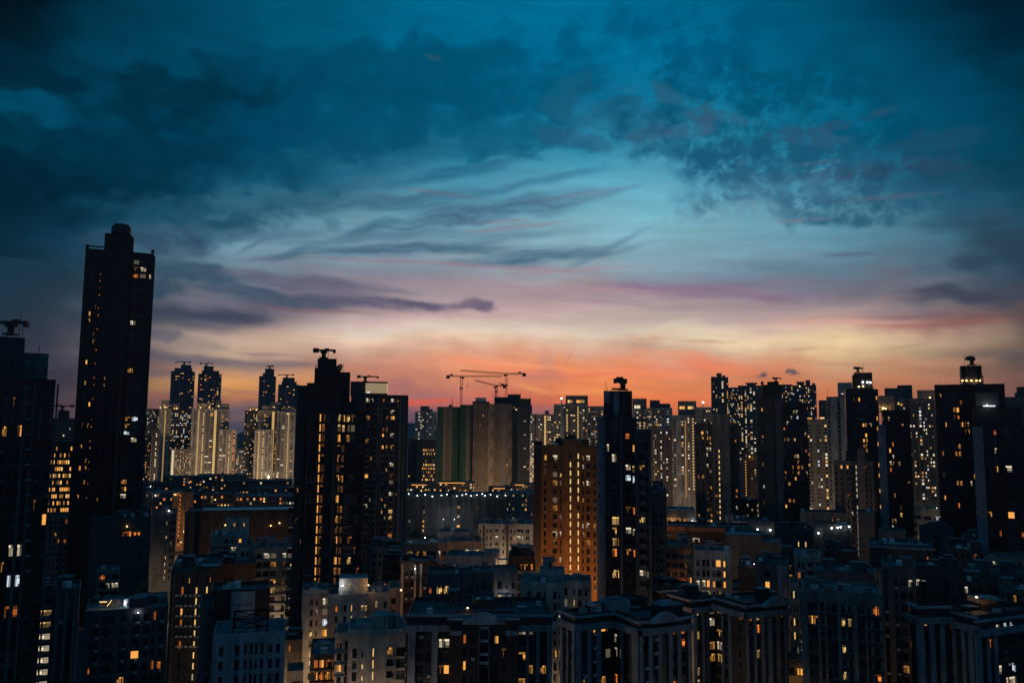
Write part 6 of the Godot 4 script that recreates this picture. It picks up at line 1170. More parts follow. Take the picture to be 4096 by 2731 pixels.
	building("apartment_block", "ribbed grey block with tall dark slots in the lower left", "building", "", -102.38, -201.58, 25.56, false, [
		[0,0,5.39,12,0,44,"slate_paint",0.9,[["F",40,12,1,[[1.98,0.89,26,"g",".","a"],[3.72,1,26,"g",".","a"],[5.18,0.5,2,"w",0.06,"o"]],[["pier",1.04,0.59,0.5,0,-1,"grey_paint"],["pier",2.82,0.5,0.5,0,-1,"grey_paint"],["pier",4.57,0.4,0.5,0,-1,"grey_paint"]]]],"roof_teal",5]], [])
	building("apartment_block", "open landing block with white lit corridors at the left edge", "building", "", -126.26, -237.29, 26.57, false, [
		[0,0,3.64,10,0,38.02,"dark_concrete",0.9,[["F",3.05,34.02,11,[[2.54,3.05,1.6,"s",".yywwwww.","w"]],[["ledges",0.3,0.6,0.8,"grey_paint"]]]],"roof_felt",2]], [])
	building("apartment_block", "tall dark block with a column of square lit windows lower left", "building", "", -94.93, -259.31, 19.1, false, [
		[0,0,10.7,16,0,39.79,"dark_tile",0.6,[["F",3.02,36.59,12,[[3.25,0.54,2.2,"s",".o.ao.o.......","o"],[4.93,0.27,1.6,"w","y.............","y"],[7,0.48,1.9,"s",".yyyyyyyyww","y"],[9.82,0.55,1.9,"s",".yy........","y"],[10.85,0.41,1.6,"w","a.........","a"]],[["pier",0.91,0.53,0.3,0,-1,"slate_paint"]]]],"roof_felt",6],
		[4.67,2.5,6.56,9,39.79,40.77,"dark_tile",0.4,[],"roof_blue",0]], [["box","air_conditioner",-3.58,33.26,8.5,0.8,0.55,0.6,"ac_white"],["box","air_conditioner",-2.44,33.2,8.5,0.8,0.55,0.6,"ac_white"],["box","air_conditioner",-1.17,33.13,8.5,0.8,0.55,0.6,"ac_white"],["box","air_conditioner",0.12,33.06,8.5,0.8,0.55,0.6,"ac_white"],["box","air_conditioner",1.33,33,8.5,0.8,0.55,0.6,"ac_white"],["box","air_conditioner",2.49,32.94,8.5,0.8,0.55,0.6,"ac_white"],["box","air_conditioner",-3.44,30.39,8.5,0.8,0.55,0.6,"ac_white"],["box","air_conditioner",-2.3,30.33,8.5,0.8,0.55,0.6,"ac_white"],["box","air_conditioner",-1.03,30.26,8.5,0.8,0.55,0.6,"ac_white"],["box","air_conditioner",0.25,30.19,8.5,0.8,0.55,0.6,"ac_white"],["box","air_conditioner",1.47,30.12,8.5,0.8,0.55,0.6,"ac_white"],["box","air_conditioner",2.62,30.05,8.5,0.8,0.55,0.6,"ac_white"],["box","air_conditioner",-3.3,27.53,8.5,0.8,0.55,0.6,"ac_white"],["box","air_conditioner",-2.17,27.47,8.5,0.8,0.55,0.6,"ac_white"],["box","air_conditioner",-0.89,27.39,8.5,0.8,0.55,0.6,"ac_white"],["box","air_conditioner",0.39,27.31,8.5,0.8,0.55,0.6,"ac_white"],["box","air_conditioner",1.6,27.24,8.5,0.8,0.55,0.6,"ac_white"],["box","air_conditioner",2.75,27.17,8.5,0.8,0.55,0.6,"ac_white"],["box","air_conditioner",-3.17,24.68,8.5,0.8,0.55,0.6,"ac_white"],["box","air_conditioner",-2.03,24.61,8.5,0.8,0.55,0.6,"ac_white"],["box","air_conditioner",-0.76,24.53,8.5,0.8,0.55,0.6,"ac_white"],["box","air_conditioner",0.52,24.45,8.5,0.8,0.55,0.6,"ac_white"],["box","air_conditioner",1.74,24.37,8.5,0.8,0.55,0.6,"ac_white"],["box","air_conditioner",2.89,24.3,8.5,0.8,0.55,0.6,"ac_white"],["box","air_conditioner",-3.03,21.84,8.5,0.8,0.55,0.6,"ac_white"],["box","air_conditioner",-1.89,21.76,8.5,0.8,0.55,0.6,"ac_white"],["box","air_conditioner",-0.62,21.68,8.5,0.8,0.55,0.6,"ac_white"],["box","air_conditioner",0.65,21.59,8.5,0.8,0.55,0.6,"ac_white"],["box","air_conditioner",1.87,21.51,8.5,0.8,0.55,0.6,"ac_white"],["box","air_conditioner",3.02,21.43,8.5,0.8,0.55,0.6,"ac_white"],["box","air_conditioner",-2.89,19,8.5,0.8,0.55,0.6,"ac_white"],["box","air_conditioner",-1.76,18.92,8.5,0.8,0.55,0.6,"ac_white"],["box","air_conditioner",-0.49,18.83,8.5,0.8,0.55,0.6,"ac_white"],["box","air_conditioner",0.79,18.74,8.5,0.8,0.55,0.6,"ac_white"],["box","air_conditioner",2,18.65,8.5,0.8,0.55,0.6,"ac_white"],["box","air_conditioner",3.15,18.57,8.5,0.8,0.55,0.6,"ac_white"]])
	building("apartment_block", "wide black roofed hall behind the lower left block", "building", "", -102.17, -301.36, 17.82, false, [
		[0,0,26.06,26,0,35.63,"black_panel",0.9,[["F",3,30.63,10,[[16.6,1.18,1.6,"w",".y","y"],[18.5,1.51,1.6,"w",".y","y"]],[]]],"roof_felt",9]], [["box","skylight",-1.62,32.92,6.85,5.16,0.99,0.3,"roof_blue"]])
	building("apartment_block", "brown clad block behind the steel roof frame building", "building", "", -65.74, -213.18, 16.34, false, [
		[0,0,13.52,11,0,42.1,"brown_tile",0.9,[],"roof_felt",4],
		[0.61,4.2,5.44,5,20,42.16,"pale_blue_paint",0.4,[["F",3.2,38.96,5,[],[["band",36.6,0.12,0.08,"slate_paint"],["band",39.5,0.12,0.08,"slate_paint"],["band",33.8,0.12,0.08,"slate_paint"]]]],"roof_teal",0]], [])
	building("apartment_block", "pale blue front block with a steel frame on its roof", "building", "", -57.64, -194.77, 15.84, false, [
		[0,0,14.92,14,0,36.51,"pale_blue_paint",0.9,[["F",3.05,32.91,10,[[1.79,0.85,1.9,"w",0,"a"],[5.02,0.86,2,"w",0,"a"],[6.77,0.51,2,"w",0,"a"],[7.92,0.56,2,"w",0,"a"],[8.89,0.56,2,"w",0,"a"],[10.08,0.57,2,"w",0,"a"],[11.85,0.83,1.9,"w",0,"a"],[13.46,0.83,1.9,"w",0,"a"]],[["pier",4.14,0.61,0.7,0,-1,"pale_blue_paint"],["pier",5.86,0.61,0.7,0,-1,"pale_blue_paint"],["pier",10.87,0.62,0.7,0,-1,"pale_blue_paint"]]]],"roof_teal",3]], [["box","fascia",0.61,35.02,7.1,4.33,0.36,0.4,"grey_paint"],["rail",3.83,7.45,36.88,3],["frame","roof_frame",-3.49,36.5,5.5,7.14,3.5,9]])
	building("apartment_block", "dim side wall block between the lit window column and frame building", "building", "", -71.11, -205.19, 18.23, false, [
		[0,0,2.81,10,0,40.26,"slate_paint",0.9,[["F",3,37.86,12,[[2.22,0.65,1.9,"w",0,"a"]],[]]],"roof_felt",2]], [])
	building("apartment_block", "ribbed pale tenement with a column of small lit windows left", "building", "", -157.42, -393.32, 20.52, false, [
		[0,0,10.07,14,0,44.04,"grey_paint",0.9,[["F",3,41.64,10,[[6.17,0.52,1.5,"w",".y.y..ywyy.yyw","y"],[8.15,0.94,1.6,"w","....y.......","y"],[9.35,0.84,1.6,"w",0.08,"a"]],[["ledges",0.08,0.12,0.9,"dark_concrete"]]]],"roof_felt",4]], [["lamp",1.7,45.05,7.5,0.5,"white",6]])
	building("apartment_block", "tan slab with a line of orange stair windows near the long shed", "building", "", -226.11, -594.72, 19.53, false, [
		[0,0,13.05,16,0,38.64,"tan_tile",0.9,[["F",3,36.24,12,[[4.72,1.11,1.7,"s",0.95,"o"],[7.89,0.48,1.5,"w",0.3,"o"]],[]]],"roof_felt",4]], [["lamp",-4.82,37.92,9.2,0.6,"warm",26]])
	building("apartment_block", "long brown netted building with a blue roof strip", "building", "", -136.1, -448.8, 15.93, false, [
		[0,0,45.88,26,0,40.69,"brown_net",0.6,[["F",3,38.29,4,[],[["band",40.5,0.15,0.12,"brown_tile"],["band",37.5,0.15,0.12,"brown_tile"],["band",34.5,0.15,0.12,"brown_tile"],["band",31.5,0.15,0.12,"brown_tile"],["pier",12.27,2.85,0.2,0,-1,"dark_concrete"]]]],"roof_sheet",0],
		[-26.57,-1,7.04,24,0.1,40.29,"grey_net",0.4,[],"roof_felt",0]], [["lamp",11.15,33.35,13.8,0.5,"warm",5],["lamp",15.39,34.51,13.8,0.5,"warm",5],["lamp",-10.77,34.04,13.8,0.5,"warm",5]])
	building("apartment_block", "small white block in front of the long brown netted building", "building", "", -120.21, -381.12, 16.5, false, [
		[0,0,9.33,10,0,41.81,"white_paint",0.9,[["F",3,39.41,13,[[3.4,0.72,1.5,"w","y....","y"],[4.64,0.72,1.5,"w",0,"a"],[7.23,0.73,1.5,"w","y....","w"]],[]]],"roof_teal",3]], [])
	building("apartment_block", "white terraced flats with curved balconies left of the black tower", "building", "", -109.41, -337.73, 16.96, false, [
		[0,0,13.65,12,0,40.25,"white_paint",0.9,[["F",3,37.85,12,[[5.8,1.45,1.6,"w",0,"a"],[7.93,0.82,1.6,"w",".w...","w"],[9.07,0.73,1.6,"w",".w..","w"],[10.72,0.91,1.6,"w",0.1,"a"]],[["ledges",0.9,0.7,0.9,"white_paint"]]]],"roof_teal",5]], [])
	building("apartment_block", "white balcony apartments with bright rooms left of the black tower", "building", "", -85.29, -313.5, 14.43, false, [
		[0,0,13.8,14,0,39.01,"white_paint",0.9,[["F",3,36.01,12,[[1.94,1.68,1.7,"w",0,"a"],[4.48,2.03,1.8,"r","w.w..","w"],[6.85,1.87,1.8,"r","wa.ay","w"],[10.51,1.2,1.8,"w","wa..","w"],[12.57,1.89,1.8,"r","wy.a.","w"]],[["ledges",1,0.75,1,"white_paint"]]]],"roof_teal",6],
		[-9.79,0.5,6.05,12,0.1,39.86,"white_paint",0.4,[["F",3,36.86,12,[[2.28,1.34,1.6,"w",0,"a"],[3.87,0.84,1.6,"w",0.1,"a"]],[]]],"roof_felt",2],
		[-1.09,-1,3.64,6,39.01,42.08,"white_paint",0.4,[],"roof_teal",0],
		[4.57,-2,2.8,6,39.01,41.49,"white_paint",0.4,[],"roof_teal",0]], [])
	building("apartment_block", "low roof row nearest the tall left tower with blue lamps", "building", "", -319.27, -779.14, 20.89, true, [
		[0,0,28.76,30,0,34.13,"dark_concrete",0.9,[["F",3,31.73,6,[[1.44,1.44,1.5,"w",0.18,"aoyw"],[4.31,1.44,1.5,"w",0.18,"aoyw"],[7.19,1.44,1.5,"w",0.18,"aoyw"],[10.07,1.44,1.5,"w",0.18,"aoyw"],[12.94,1.44,1.5,"w",0.18,"aoyw"],[15.82,1.44,1.5,"w",0.18,"aoyw"],[18.7,1.44,1.5,"w",0.18,"aoyw"],[21.57,1.44,1.5,"w",0.18,"aoyw"],[24.45,1.44,1.5,"w",0.18,"aoyw"],[27.32,1.44,1.5,"w",0.18,"aoyw"]],[["ledges",0.3,0.4,0.9,"concrete"]]]],"roof_felt",8]], [["lamp",-6.05,31.93,16,0.5,"white",14]])
	building("apartment_block", "low roof row under the white stair light slab", "building", "", -344.92, -922.7, 19.21, true, [
		[0,0,51.92,30,0,32.76,"slate_paint",0.9,[["F",3,30.36,7,[[1.62,1.62,1.5,"w",0.2,"aoyw"],[4.87,1.62,1.5,"w",0.2,"aoyw"],[8.11,1.62,1.5,"w",0.2,"aoyw"],[11.36,1.62,1.5,"w",0.2,"aoyw"],[14.6,1.62,1.5,"w",0.2,"aoyw"],[17.85,1.62,1.5,"w",0.2,"aoyw"],[21.09,1.62,1.5,"w",0.2,"aoyw"],[24.34,1.62,1.5,"w",0.2,"aoyw"],[27.58,1.62,1.5,"w",0.2,"aoyw"],[30.83,1.62,1.5,"w",0.2,"aoyw"],[34.07,1.62,1.5,"w",0.2,"aoyw"],[37.32,1.62,1.5,"w",0.2,"aoyw"],[40.56,1.62,1.5,"w",0.2,"aoyw"],[43.8,1.62,1.5,"w",0.2,"aoyw"],[47.05,1.62,1.5,"w",0.2,"aoyw"],[50.29,1.62,1.5,"w",0.2,"aoyw"]],[["ledges",0.3,0.4,0.9,"concrete"]]]],"roof_teal",8]], [["lamp",0.08,27.26,16,0.5,"warm",16]])
	building("apartment_block", "low roof row under the bright landing column", "building", "", -322.73, -961.92, 17.38, true, [
		[0,0,50.91,30,0,32.66,"concrete",0.9,[["F",3,30.26,8,[[1.7,1.7,1.5,"w",0.2,"aoyw"],[5.09,1.7,1.5,"w",0.2,"aoyw"],[8.49,1.7,1.5,"w",0.2,"aoyw"],[11.88,1.7,1.5,"w",0.2,"aoyw"],[15.27,1.7,1.5,"w",0.2,"aoyw"],[18.67,1.7,1.5,"w",0.2,"aoyw"],[22.06,1.7,1.5,"w",0.2,"aoyw"],[25.46,1.7,1.5,"w",0.2,"aoyw"],[28.85,1.7,1.5,"w",0.2,"aoyw"],[32.24,1.7,1.5,"w",0.2,"aoyw"],[35.64,1.7,1.5,"w",0.2,"aoyw"],[39.03,1.7,1.5,"w",0.2,"aoyw"],[42.43,1.7,1.5,"w",0.2,"aoyw"],[45.82,1.7,1.5,"w",0.2,"aoyw"],[49.21,1.7,1.5,"w",0.2,"aoyw"]],[["ledges",0.3,0.4,0.9,"concrete"]]]],"roof_felt",8]], [["lamp",-14.94,29.75,16,0.5,"white",14]])
	building("apartment_block", "low roof row beneath the cream estate slab", "building", "", -246.25, -842.69, 15.29, true, [
		[0,0,62.34,30,0,33.63,"dark_concrete",0.9,[["F",3,31.23,7,[[1.56,1.56,1.5,"w",0.2,"aoyw"],[4.68,1.56,1.5,"w",0.2,"aoyw"],[7.79,1.56,1.5,"w",0.2,"aoyw"],[10.91,1.56,1.5,"w",0.2,"aoyw"],[14.03,1.56,1.5,"w",0.2,"aoyw"],[17.14,1.56,1.5,"w",0.2,"aoyw"],[20.26,1.56,1.5,"w",0.2,"aoyw"],[23.38,1.56,1.5,"w",0.2,"aoyw"],[26.49,1.56,1.5,"w",0.2,"aoyw"],[29.61,1.56,1.5,"w",0.2,"aoyw"],[32.73,1.56,1.5,"w",0.2,"aoyw"],[35.84,1.56,1.5,"w",0.2,"aoyw"],[38.96,1.56,1.5,"w",0.2,"aoyw"],[42.08,1.56,1.5,"w",0.2,"aoyw"],[45.19,1.56,1.5,"w",0.2,"aoyw"],[48.31,1.56,1.5,"w",0.2,"aoyw"],[51.43,1.56,1.5,"w",0.2,"aoyw"],[54.54,1.56,1.5,"w",0.2,"aoyw"],[57.66,1.56,1.5,"w",0.2,"aoyw"],[60.78,1.56,1.5,"w",0.2,"aoyw"]],[["ledges",0.3,0.4,0.9,"concrete"]]]],"roof_teal",8]], [])
	building("apartment_block", "sloping roof row just left of the black tower", "building", "", -197.53, -719.19, 14.43, true, [
		[0,0,37.46,30,0,34.84,"slate_paint",0.9,[["F",3,32.44,5,[[1.34,1.34,1.5,"w",0.12,"aoyw"],[4.01,1.34,1.5,"w",0.12,"aoyw"],[6.69,1.34,1.5,"w",0.12,"aoyw"],[9.37,1.34,1.5,"w",0.12,"aoyw"],[12.04,1.34,1.5,"w",0.12,"aoyw"],[14.72,1.34,1.5,"w",0.12,"aoyw"],[17.39,1.34,1.5,"w",0.12,"aoyw"],[20.07,1.34,1.5,"w",0.12,"aoyw"],[22.74,1.34,1.5,"w",0.12,"aoyw"],[25.42,1.34,1.5,"w",0.12,"aoyw"],[28.1,1.34,1.5,"w",0.12,"aoyw"],[30.77,1.34,1.5,"w",0.12,"aoyw"],[33.45,1.34,1.5,"w",0.12,"aoyw"],[36.12,1.34,1.5,"w",0.12,"aoyw"]],[["ledges",0.3,0.4,0.9,"concrete"]]]],"roof_felt",8]], [])
	building("apartment_block", "low tenement row with orange rooms left of the tan slab", "building", "", -262.13, -659.5, 20.35, true, [
		[0,0,31.29,30,0,34.66,"concrete",0.9,[["F",3,32.26,5,[[1.2,1.2,1.5,"w",0.25,"aoyw"],[3.61,1.2,1.5,"w",0.25,"aoyw"],[6.02,1.2,1.5,"w",0.25,"aoyw"],[8.42,1.2,1.5,"w",0.25,"aoyw"],[10.83,1.2,1.5,"w",0.25,"aoyw"],[13.24,1.2,1.5,"w",0.25,"aoyw"],[15.64,1.2,1.5,"w",0.25,"aoyw"],[18.05,1.2,1.5,"w",0.25,"aoyw"],[20.46,1.2,1.5,"w",0.25,"aoyw"],[22.86,1.2,1.5,"w",0.25,"aoyw"],[25.27,1.2,1.5,"w",0.25,"aoyw"],[27.68,1.2,1.5,"w",0.25,"aoyw"],[30.08,1.2,1.5,"w",0.25,"aoyw"]],[["ledges",0.3,0.4,0.9,"concrete"]]]],"roof_teal",8]], [["lamp",-8.61,32.95,16,0.5,"white",14]])
	building("apartment_block", "low tenement row with amber rooms right of the tan slab", "building", "", -218.92, -639.51, 17.76, true, [
		[0,0,34.29,30,0,35.09,"dark_concrete",0.9,[["F",3,32.69,5,[[1.14,1.14,1.5,"w",0.3,"aoyw"],[3.43,1.14,1.5,"w",0.3,"aoyw"],[5.71,1.14,1.5,"w",0.3,"aoyw"],[8,1.14,1.5,"w",0.3,"aoyw"],[10.29,1.14,1.5,"w",0.3,"aoyw"],[12.57,1.14,1.5,"w",0.3,"aoyw"],[14.86,1.14,1.5,"w",0.3,"aoyw"],[17.14,1.14,1.5,"w",0.3,"aoyw"],[19.43,1.14,1.5,"w",0.3,"aoyw"],[21.71,1.14,1.5,"w",0.3,"aoyw"],[24,1.14,1.5,"w",0.3,"aoyw"],[26.29,1.14,1.5,"w",0.3,"aoyw"],[28.57,1.14,1.5,"w",0.3,"aoyw"],[30.86,1.14,1.5,"w",0.3,"aoyw"],[33.14,1.14,1.5,"w",0.3,"aoyw"]],[["ledges",0.3,0.4,0.9,"concrete"]]]],"roof_felt",8]], [["lamp",0.08,31.55,16,0.5,"warm",16]])
	building("apartment_block", "low tenement row with orange rooms above the long netted building", "building", "", -177.11, -619.95, 15, true, [
		[0,0,42.18,30,0,35.56,"slate_paint",0.9,[["F",3,33.16,5,[[1.11,1.11,1.5,"w",0.28,"aoyw"],[3.33,1.11,1.5,"w",0.28,"aoyw"],[5.55,1.11,1.5,"w",0.28,"aoyw"],[7.77,1.11,1.5,"w",0.28,"aoyw"],[9.99,1.11,1.5,"w",0.28,"aoyw"],[12.21,1.11,1.5,"w",0.28,"aoyw"],[14.43,1.11,1.5,"w",0.28,"aoyw"],[16.65,1.11,1.5,"w",0.28,"aoyw"],[18.87,1.11,1.5,"w",0.28,"aoyw"],[21.09,1.11,1.5,"w",0.28,"aoyw"],[23.31,1.11,1.5,"w",0.28,"aoyw"],[25.53,1.11,1.5,"w",0.28,"aoyw"],[27.75,1.11,1.5,"w",0.28,"aoyw"],[29.97,1.11,1.5,"w",0.28,"aoyw"],[32.19,1.11,1.5,"w",0.28,"aoyw"],[34.41,1.11,1.5,"w",0.28,"aoyw"],[36.63,1.11,1.5,"w",0.28,"aoyw"],[38.85,1.11,1.5,"w",0.28,"aoyw"],[41.07,1.11,1.5,"w",0.28,"aoyw"]],[["ledges",0.3,0.4,0.9,"concrete"]]]],"roof_teal",8]], [["lamp",0,32.18,16,0.5,"warm",16]])
	building("apartment_block", "large grey netted building site with white lamps along its top", "building", "", -38.25, -607.02, 3.43, false, [
		[0,0,68.4,30,0,38.92,"grey_net",0.3,[["F",3.2,32.92,10,[[2.53,0.85,1.6,"g","....y.","a"],[11.88,1.19,1.6,"g","..a.aay.a","y"],[35.87,2.05,1.6,"g",".y.y.a.a","w"],[48.72,1.72,1.6,"g",".a.a..w","a"]],[["pier",0.5,1,0.4,0,-1,"grey_net"],["pier",9.77,1,0.4,0,-1,"grey_net"],["pier",19.54,1,0.4,0,-1,"grey_net"],["pier",29.31,1,0.4,0,-1,"grey_net"],["pier",39.08,1,0.4,0,-1,"grey_net"],["pier",48.86,1,0.4,0,-1,"grey_net"],["pier",58.63,1,0.4,0,-1,"grey_net"],["pier",67.9,1,0.4,0,-1,"grey_net"],["band",28,0.4,0.25,"dark_concrete"]]]],"roof_felt",10]], [["lamp",-32.61,39.47,16,0.5,"white",7],["lamp",-26.63,38.31,16,0.5,"white",7],["lamp",-21.37,39.01,16,0.5,"white",7],["lamp",-16.4,37.85,16,0.5,"white",7],["lamp",-10.27,38.55,16,0.5,"white",7],["lamp",-6.36,39.25,16,0.5,"white",7],["lamp",0.33,38.09,16,0.5,"white",7],["lamp",4.09,38.79,16,0.5,"white",7],["lamp",6.65,39.48,16,0.5,"white",7],["lamp",10.09,38.31,16,0.5,"white",7],["lamp",14.03,39,16,0.5,"white",7],["lamp",17.8,39.7,16,0.5,"white",7],["lamp",19.7,38.52,16,0.5,"white",7],["lamp",23.47,39.21,16,0.5,"white",7],["lamp",28.13,38.05,16,0.5,"white",7],["lamp",33.81,38.75,16,0.5,"white",7]])
	building("apartment_block", "long white housing slab with open corridors right of the netted site", "building", "", 6.29, -568.09, -0.56, false, [
		[0,0,17.88,16,0,42.71,"white_paint",0.9,[["F",3,40.31,7,[[0.75,0.65,1.6,"w",0.5,"yw"],[2.05,0.65,1.6,"w",0.3,"y"],[4.48,0.97,1.5,"w",0.3,"y"],[6.43,0.97,1.5,"w",0.2,"y"],[8.38,0.97,1.5,"w",0.2,"wy"],[10.57,0.81,1.5,"w",0.3,"y"],[12.59,0.97,1.5,"w",0.2,"ya"],[14.78,0.81,1.5,"w",0.3,"yw"],[16.49,0.97,1.5,"w",0.35,"wa"]],[["ledges",0.6,0.55,1,"grey_paint"]]]],"roof_blue",5]], [])
	building("apartment_block", "low lit estate row below the brown office block", "building", "", -89.86, -866.35, 5.57, true, [
		[0,0,29.27,30,0,30.1,"tan_tile",0.9,[["F",3,27.7,5,[[1.46,1.46,1.5,"w",0.3,"ayw"],[4.39,1.46,1.5,"w",0.3,"ayw"],[7.32,1.46,1.5,"w",0.3,"ayw"],[10.25,1.46,1.5,"w",0.3,"ayw"],[13.17,1.46,1.5,"w",0.3,"ayw"],[16.1,1.46,1.5,"w",0.3,"ayw"],[19.03,1.46,1.5,"w",0.3,"ayw"],[21.96,1.46,1.5,"w",0.3,"ayw"],[24.88,1.46,1.5,"w",0.3,"ayw"],[27.81,1.46,1.5,"w",0.3,"ayw"]],[["ledges",0.3,0.4,0.9,"tan_tile"]]]],"roof_felt",5]], [["box","light_strip",-2.46,29.84,15.3,14.51,0.73,0.4,"lit_a_high"],["lamp",0.12,24.82,17,0.6,"warm",60]])
	building("apartment_block", "low lit estate row below the green netted towers", "building", "", -59.97, -916.3, 3.53, true, [
		[0,0,43.12,30,0,29.53,"tan_tile",0.9,[["F",3,27.13,5,[[1.44,1.44,1.5,"w",0.3,"ayw"],[4.31,1.44,1.5,"w",0.3,"ayw"],[7.19,1.44,1.5,"w",0.3,"ayw"],[10.06,1.44,1.5,"w",0.3,"ayw"],[12.94,1.44,1.5,"w",0.3,"ayw"],[15.81,1.44,1.5,"w",0.3,"ayw"],[18.69,1.44,1.5,"w",0.3,"ayw"],[21.56,1.44,1.5,"w",0.3,"ayw"],[24.44,1.44,1.5,"w",0.3,"ayw"],[27.31,1.44,1.5,"w",0.3,"ayw"],[30.19,1.44,1.5,"w",0.3,"ayw"],[33.06,1.44,1.5,"w",0.3,"ayw"],[35.93,1.44,1.5,"w",0.3,"ayw"],[38.81,1.44,1.5,"w",0.3,"ayw"],[41.68,1.44,1.5,"w",0.3,"ayw"]],[["ledges",0.3,0.4,0.9,"tan_tile"]]]],"roof_felt",5]], [["box","light_strip",-2.62,29.26,15.3,27.42,0.78,0.4,"lit_a_high"],["lamp",0.08,23.94,17,0.6,"warm",60]])
	building("apartment_block", "low lit estate row right of the pale concrete tower", "building", "", -8.7, -835.13, 0.59, true, [
		[0,0,25.24,30,0,29.21,"tan_tile",0.9,[["F",3,26.81,5,[[1.4,1.4,1.5,"w",0.3,"ayw"],[4.21,1.4,1.5,"w",0.3,"ayw"],[7.01,1.4,1.5,"w",0.3,"ayw"],[9.82,1.4,1.5,"w",0.3,"ayw"],[12.62,1.4,1.5,"w",0.3,"ayw"],[15.43,1.4,1.5,"w",0.3,"ayw"],[18.23,1.4,1.5,"w",0.3,"ayw"],[21.04,1.4,1.5,"w",0.3,"ayw"],[23.84,1.4,1.5,"w",0.3,"ayw"]],[["ledges",0.3,0.4,0.9,"tan_tile"]]]],"roof_felt",5]], [["box","light_strip",-2.37,29.04,15.3,10.95,0.7,0.4,"lit_a_high"],["lamp",0.06,24.24,17,0.6,"warm",60]])
	building("apartment_block", "low flat roofed row beside the amber tower", "building", "", 10.63, -815.13, -0.67, true, [
		[0,0,22.32,30,0,34,"tan_tile",0.9,[["F",3,31.6,5,[[1.39,1.39,1.5,"w",0.3,"ayw"],[4.18,1.39,1.5,"w",0.3,"ayw"],[6.97,1.39,1.5,"w",0.3,"ayw"],[9.76,1.39,1.5,"w",0.3,"ayw"],[12.55,1.39,1.5,"w",0.3,"ayw"],[15.34,1.39,1.5,"w",0.3,"ayw"],[18.13,1.39,1.5,"w",0.3,"ayw"],[20.92,1.39,1.5,"w",0.3,"ayw"]],[["ledges",0.3,0.4,0.9,"tan_tile"]]]],"roof_felt",5]], [["box","light_strip",-2.32,33.66,15.3,8.37,0.69,0.4,"lit_a_high"],["lamp",0.04,28.96,17,0.6,"warm",60]])
	building("apartment_block", "white apartment blocks with paired windows in the centre", "building", "", -2.19, -406.07, 0.34, false, [
		[0,0,25.09,16,0,38.49,"white_paint",0.9,[["F",3.05,35.09,4,[[0.95,0.69,1.7,"a",0,"a"],[3.93,0.69,1.7,"w",0.1,"a"],[5.65,0.92,1.7,"a",0.05,"a"],[8.4,1.38,1.8,"b",".w.w","a"],[11.5,0.69,1.7,"a",0,"a"],[15.05,0.92,1.7,"w",0,"a"],[16.77,0.69,1.7,"w",".y.","y"],[18.61,1.61,1.8,"b",".w.y","w"],[20.45,0.69,1.7,"w",".w..","w"],[22.63,1.84,1.8,"w",0,"a"]],[["pier",2.55,1.15,0.6,0,-1,"dark_concrete"],["pier",13.33,1.15,0.6,0,-1,"dark_concrete"],["pier",10.12,1.15,0.5,0,-1,"white_paint"],["ledges",0.1,0.15,0.8,"grey_paint"]]]],"roof_teal",10]], [])
	building("apartment_block", "school like block with wide panes in the centre", "building", "", -20.16, -381.37, 2.91, false, [
		[0,0,14.91,18,0,33.64,"cream_paint",0.9,[["F",4.4,28.44,1,[[2.59,2.24,2.6,"r","..","a"],[6,2.24,2.6,"r","..","a"],[9.32,2.46,2.6,"r","w.","w"],[12.63,2.25,2.6,"r","ya","y"]],[["pier",0.5,1,0.5,0,-1,"tan_tile"],["pier",3.73,1,0.5,0,-1,"tan_tile"],["pier",7.45,1,0.5,0,-1,"tan_tile"],["pier",11.18,1,0.5,0,-1,"tan_tile"],["pier",14.41,1,0.5,0,-1,"tan_tile"]]]],"roof_teal",2],
		[-4.6,-3,13.95,12,33.64,37.49,"pale_blue_paint",0.4,[["F",4,33.49,1,[[4.39,1.74,1.8,"r",".","a"],[8.2,1.96,1.8,"r",".","a"],[11.36,2.62,1.8,"r",".","a"]],[]]],"roof_felt",3]], [])
	building("apartment_block", "pink walled terrace with a glowing restaurant strip", "building", "", -34.85, -359.77, 5.28, false, [
		[0,0,17.31,14,0,35.14,"pink_tile",0.9,[["F",5,30.94,6,[[2.5,3.32,1.8,"r","a","a"],[6.68,3.83,1.8,"r","a","a"],[10.72,3.43,1.8,"r",".","a"],[14.05,0.81,1.9,"w","w","w"],[15.98,1.82,1.8,"r",".","a"]],[]]],"roof_teal",5]], [["lamp",-0.53,38.04,5.5,0.4,"white",5]])
	building("apartment_block", "pale blue low block with square lit windows in the centre", "building", "", -13.82, -305.37, 2.52, false, [
		[0,0,16.99,14,0,37.64,"pale_blue_paint",0.9,[["F",4.2,34.04,8,[[3,0.51,1.5,"w","y.","y"],[6.24,0.51,1.6,"w",".y","y"],[8.25,0.6,1.6,"w",".y","y"],[9.83,0.68,1.6,"w",".y","y"],[12.36,0.77,1.6,"w",".w","w"],[14.88,0.51,1.3,"w","w.","w"],[16.76,0.51,1.5,"w",".y","w"]],[]]],"roof_teal",5],
		[7.3,2,5.52,8,37.64,39.56,"pale_blue_paint",0.4,[],"roof_teal",0]], [])
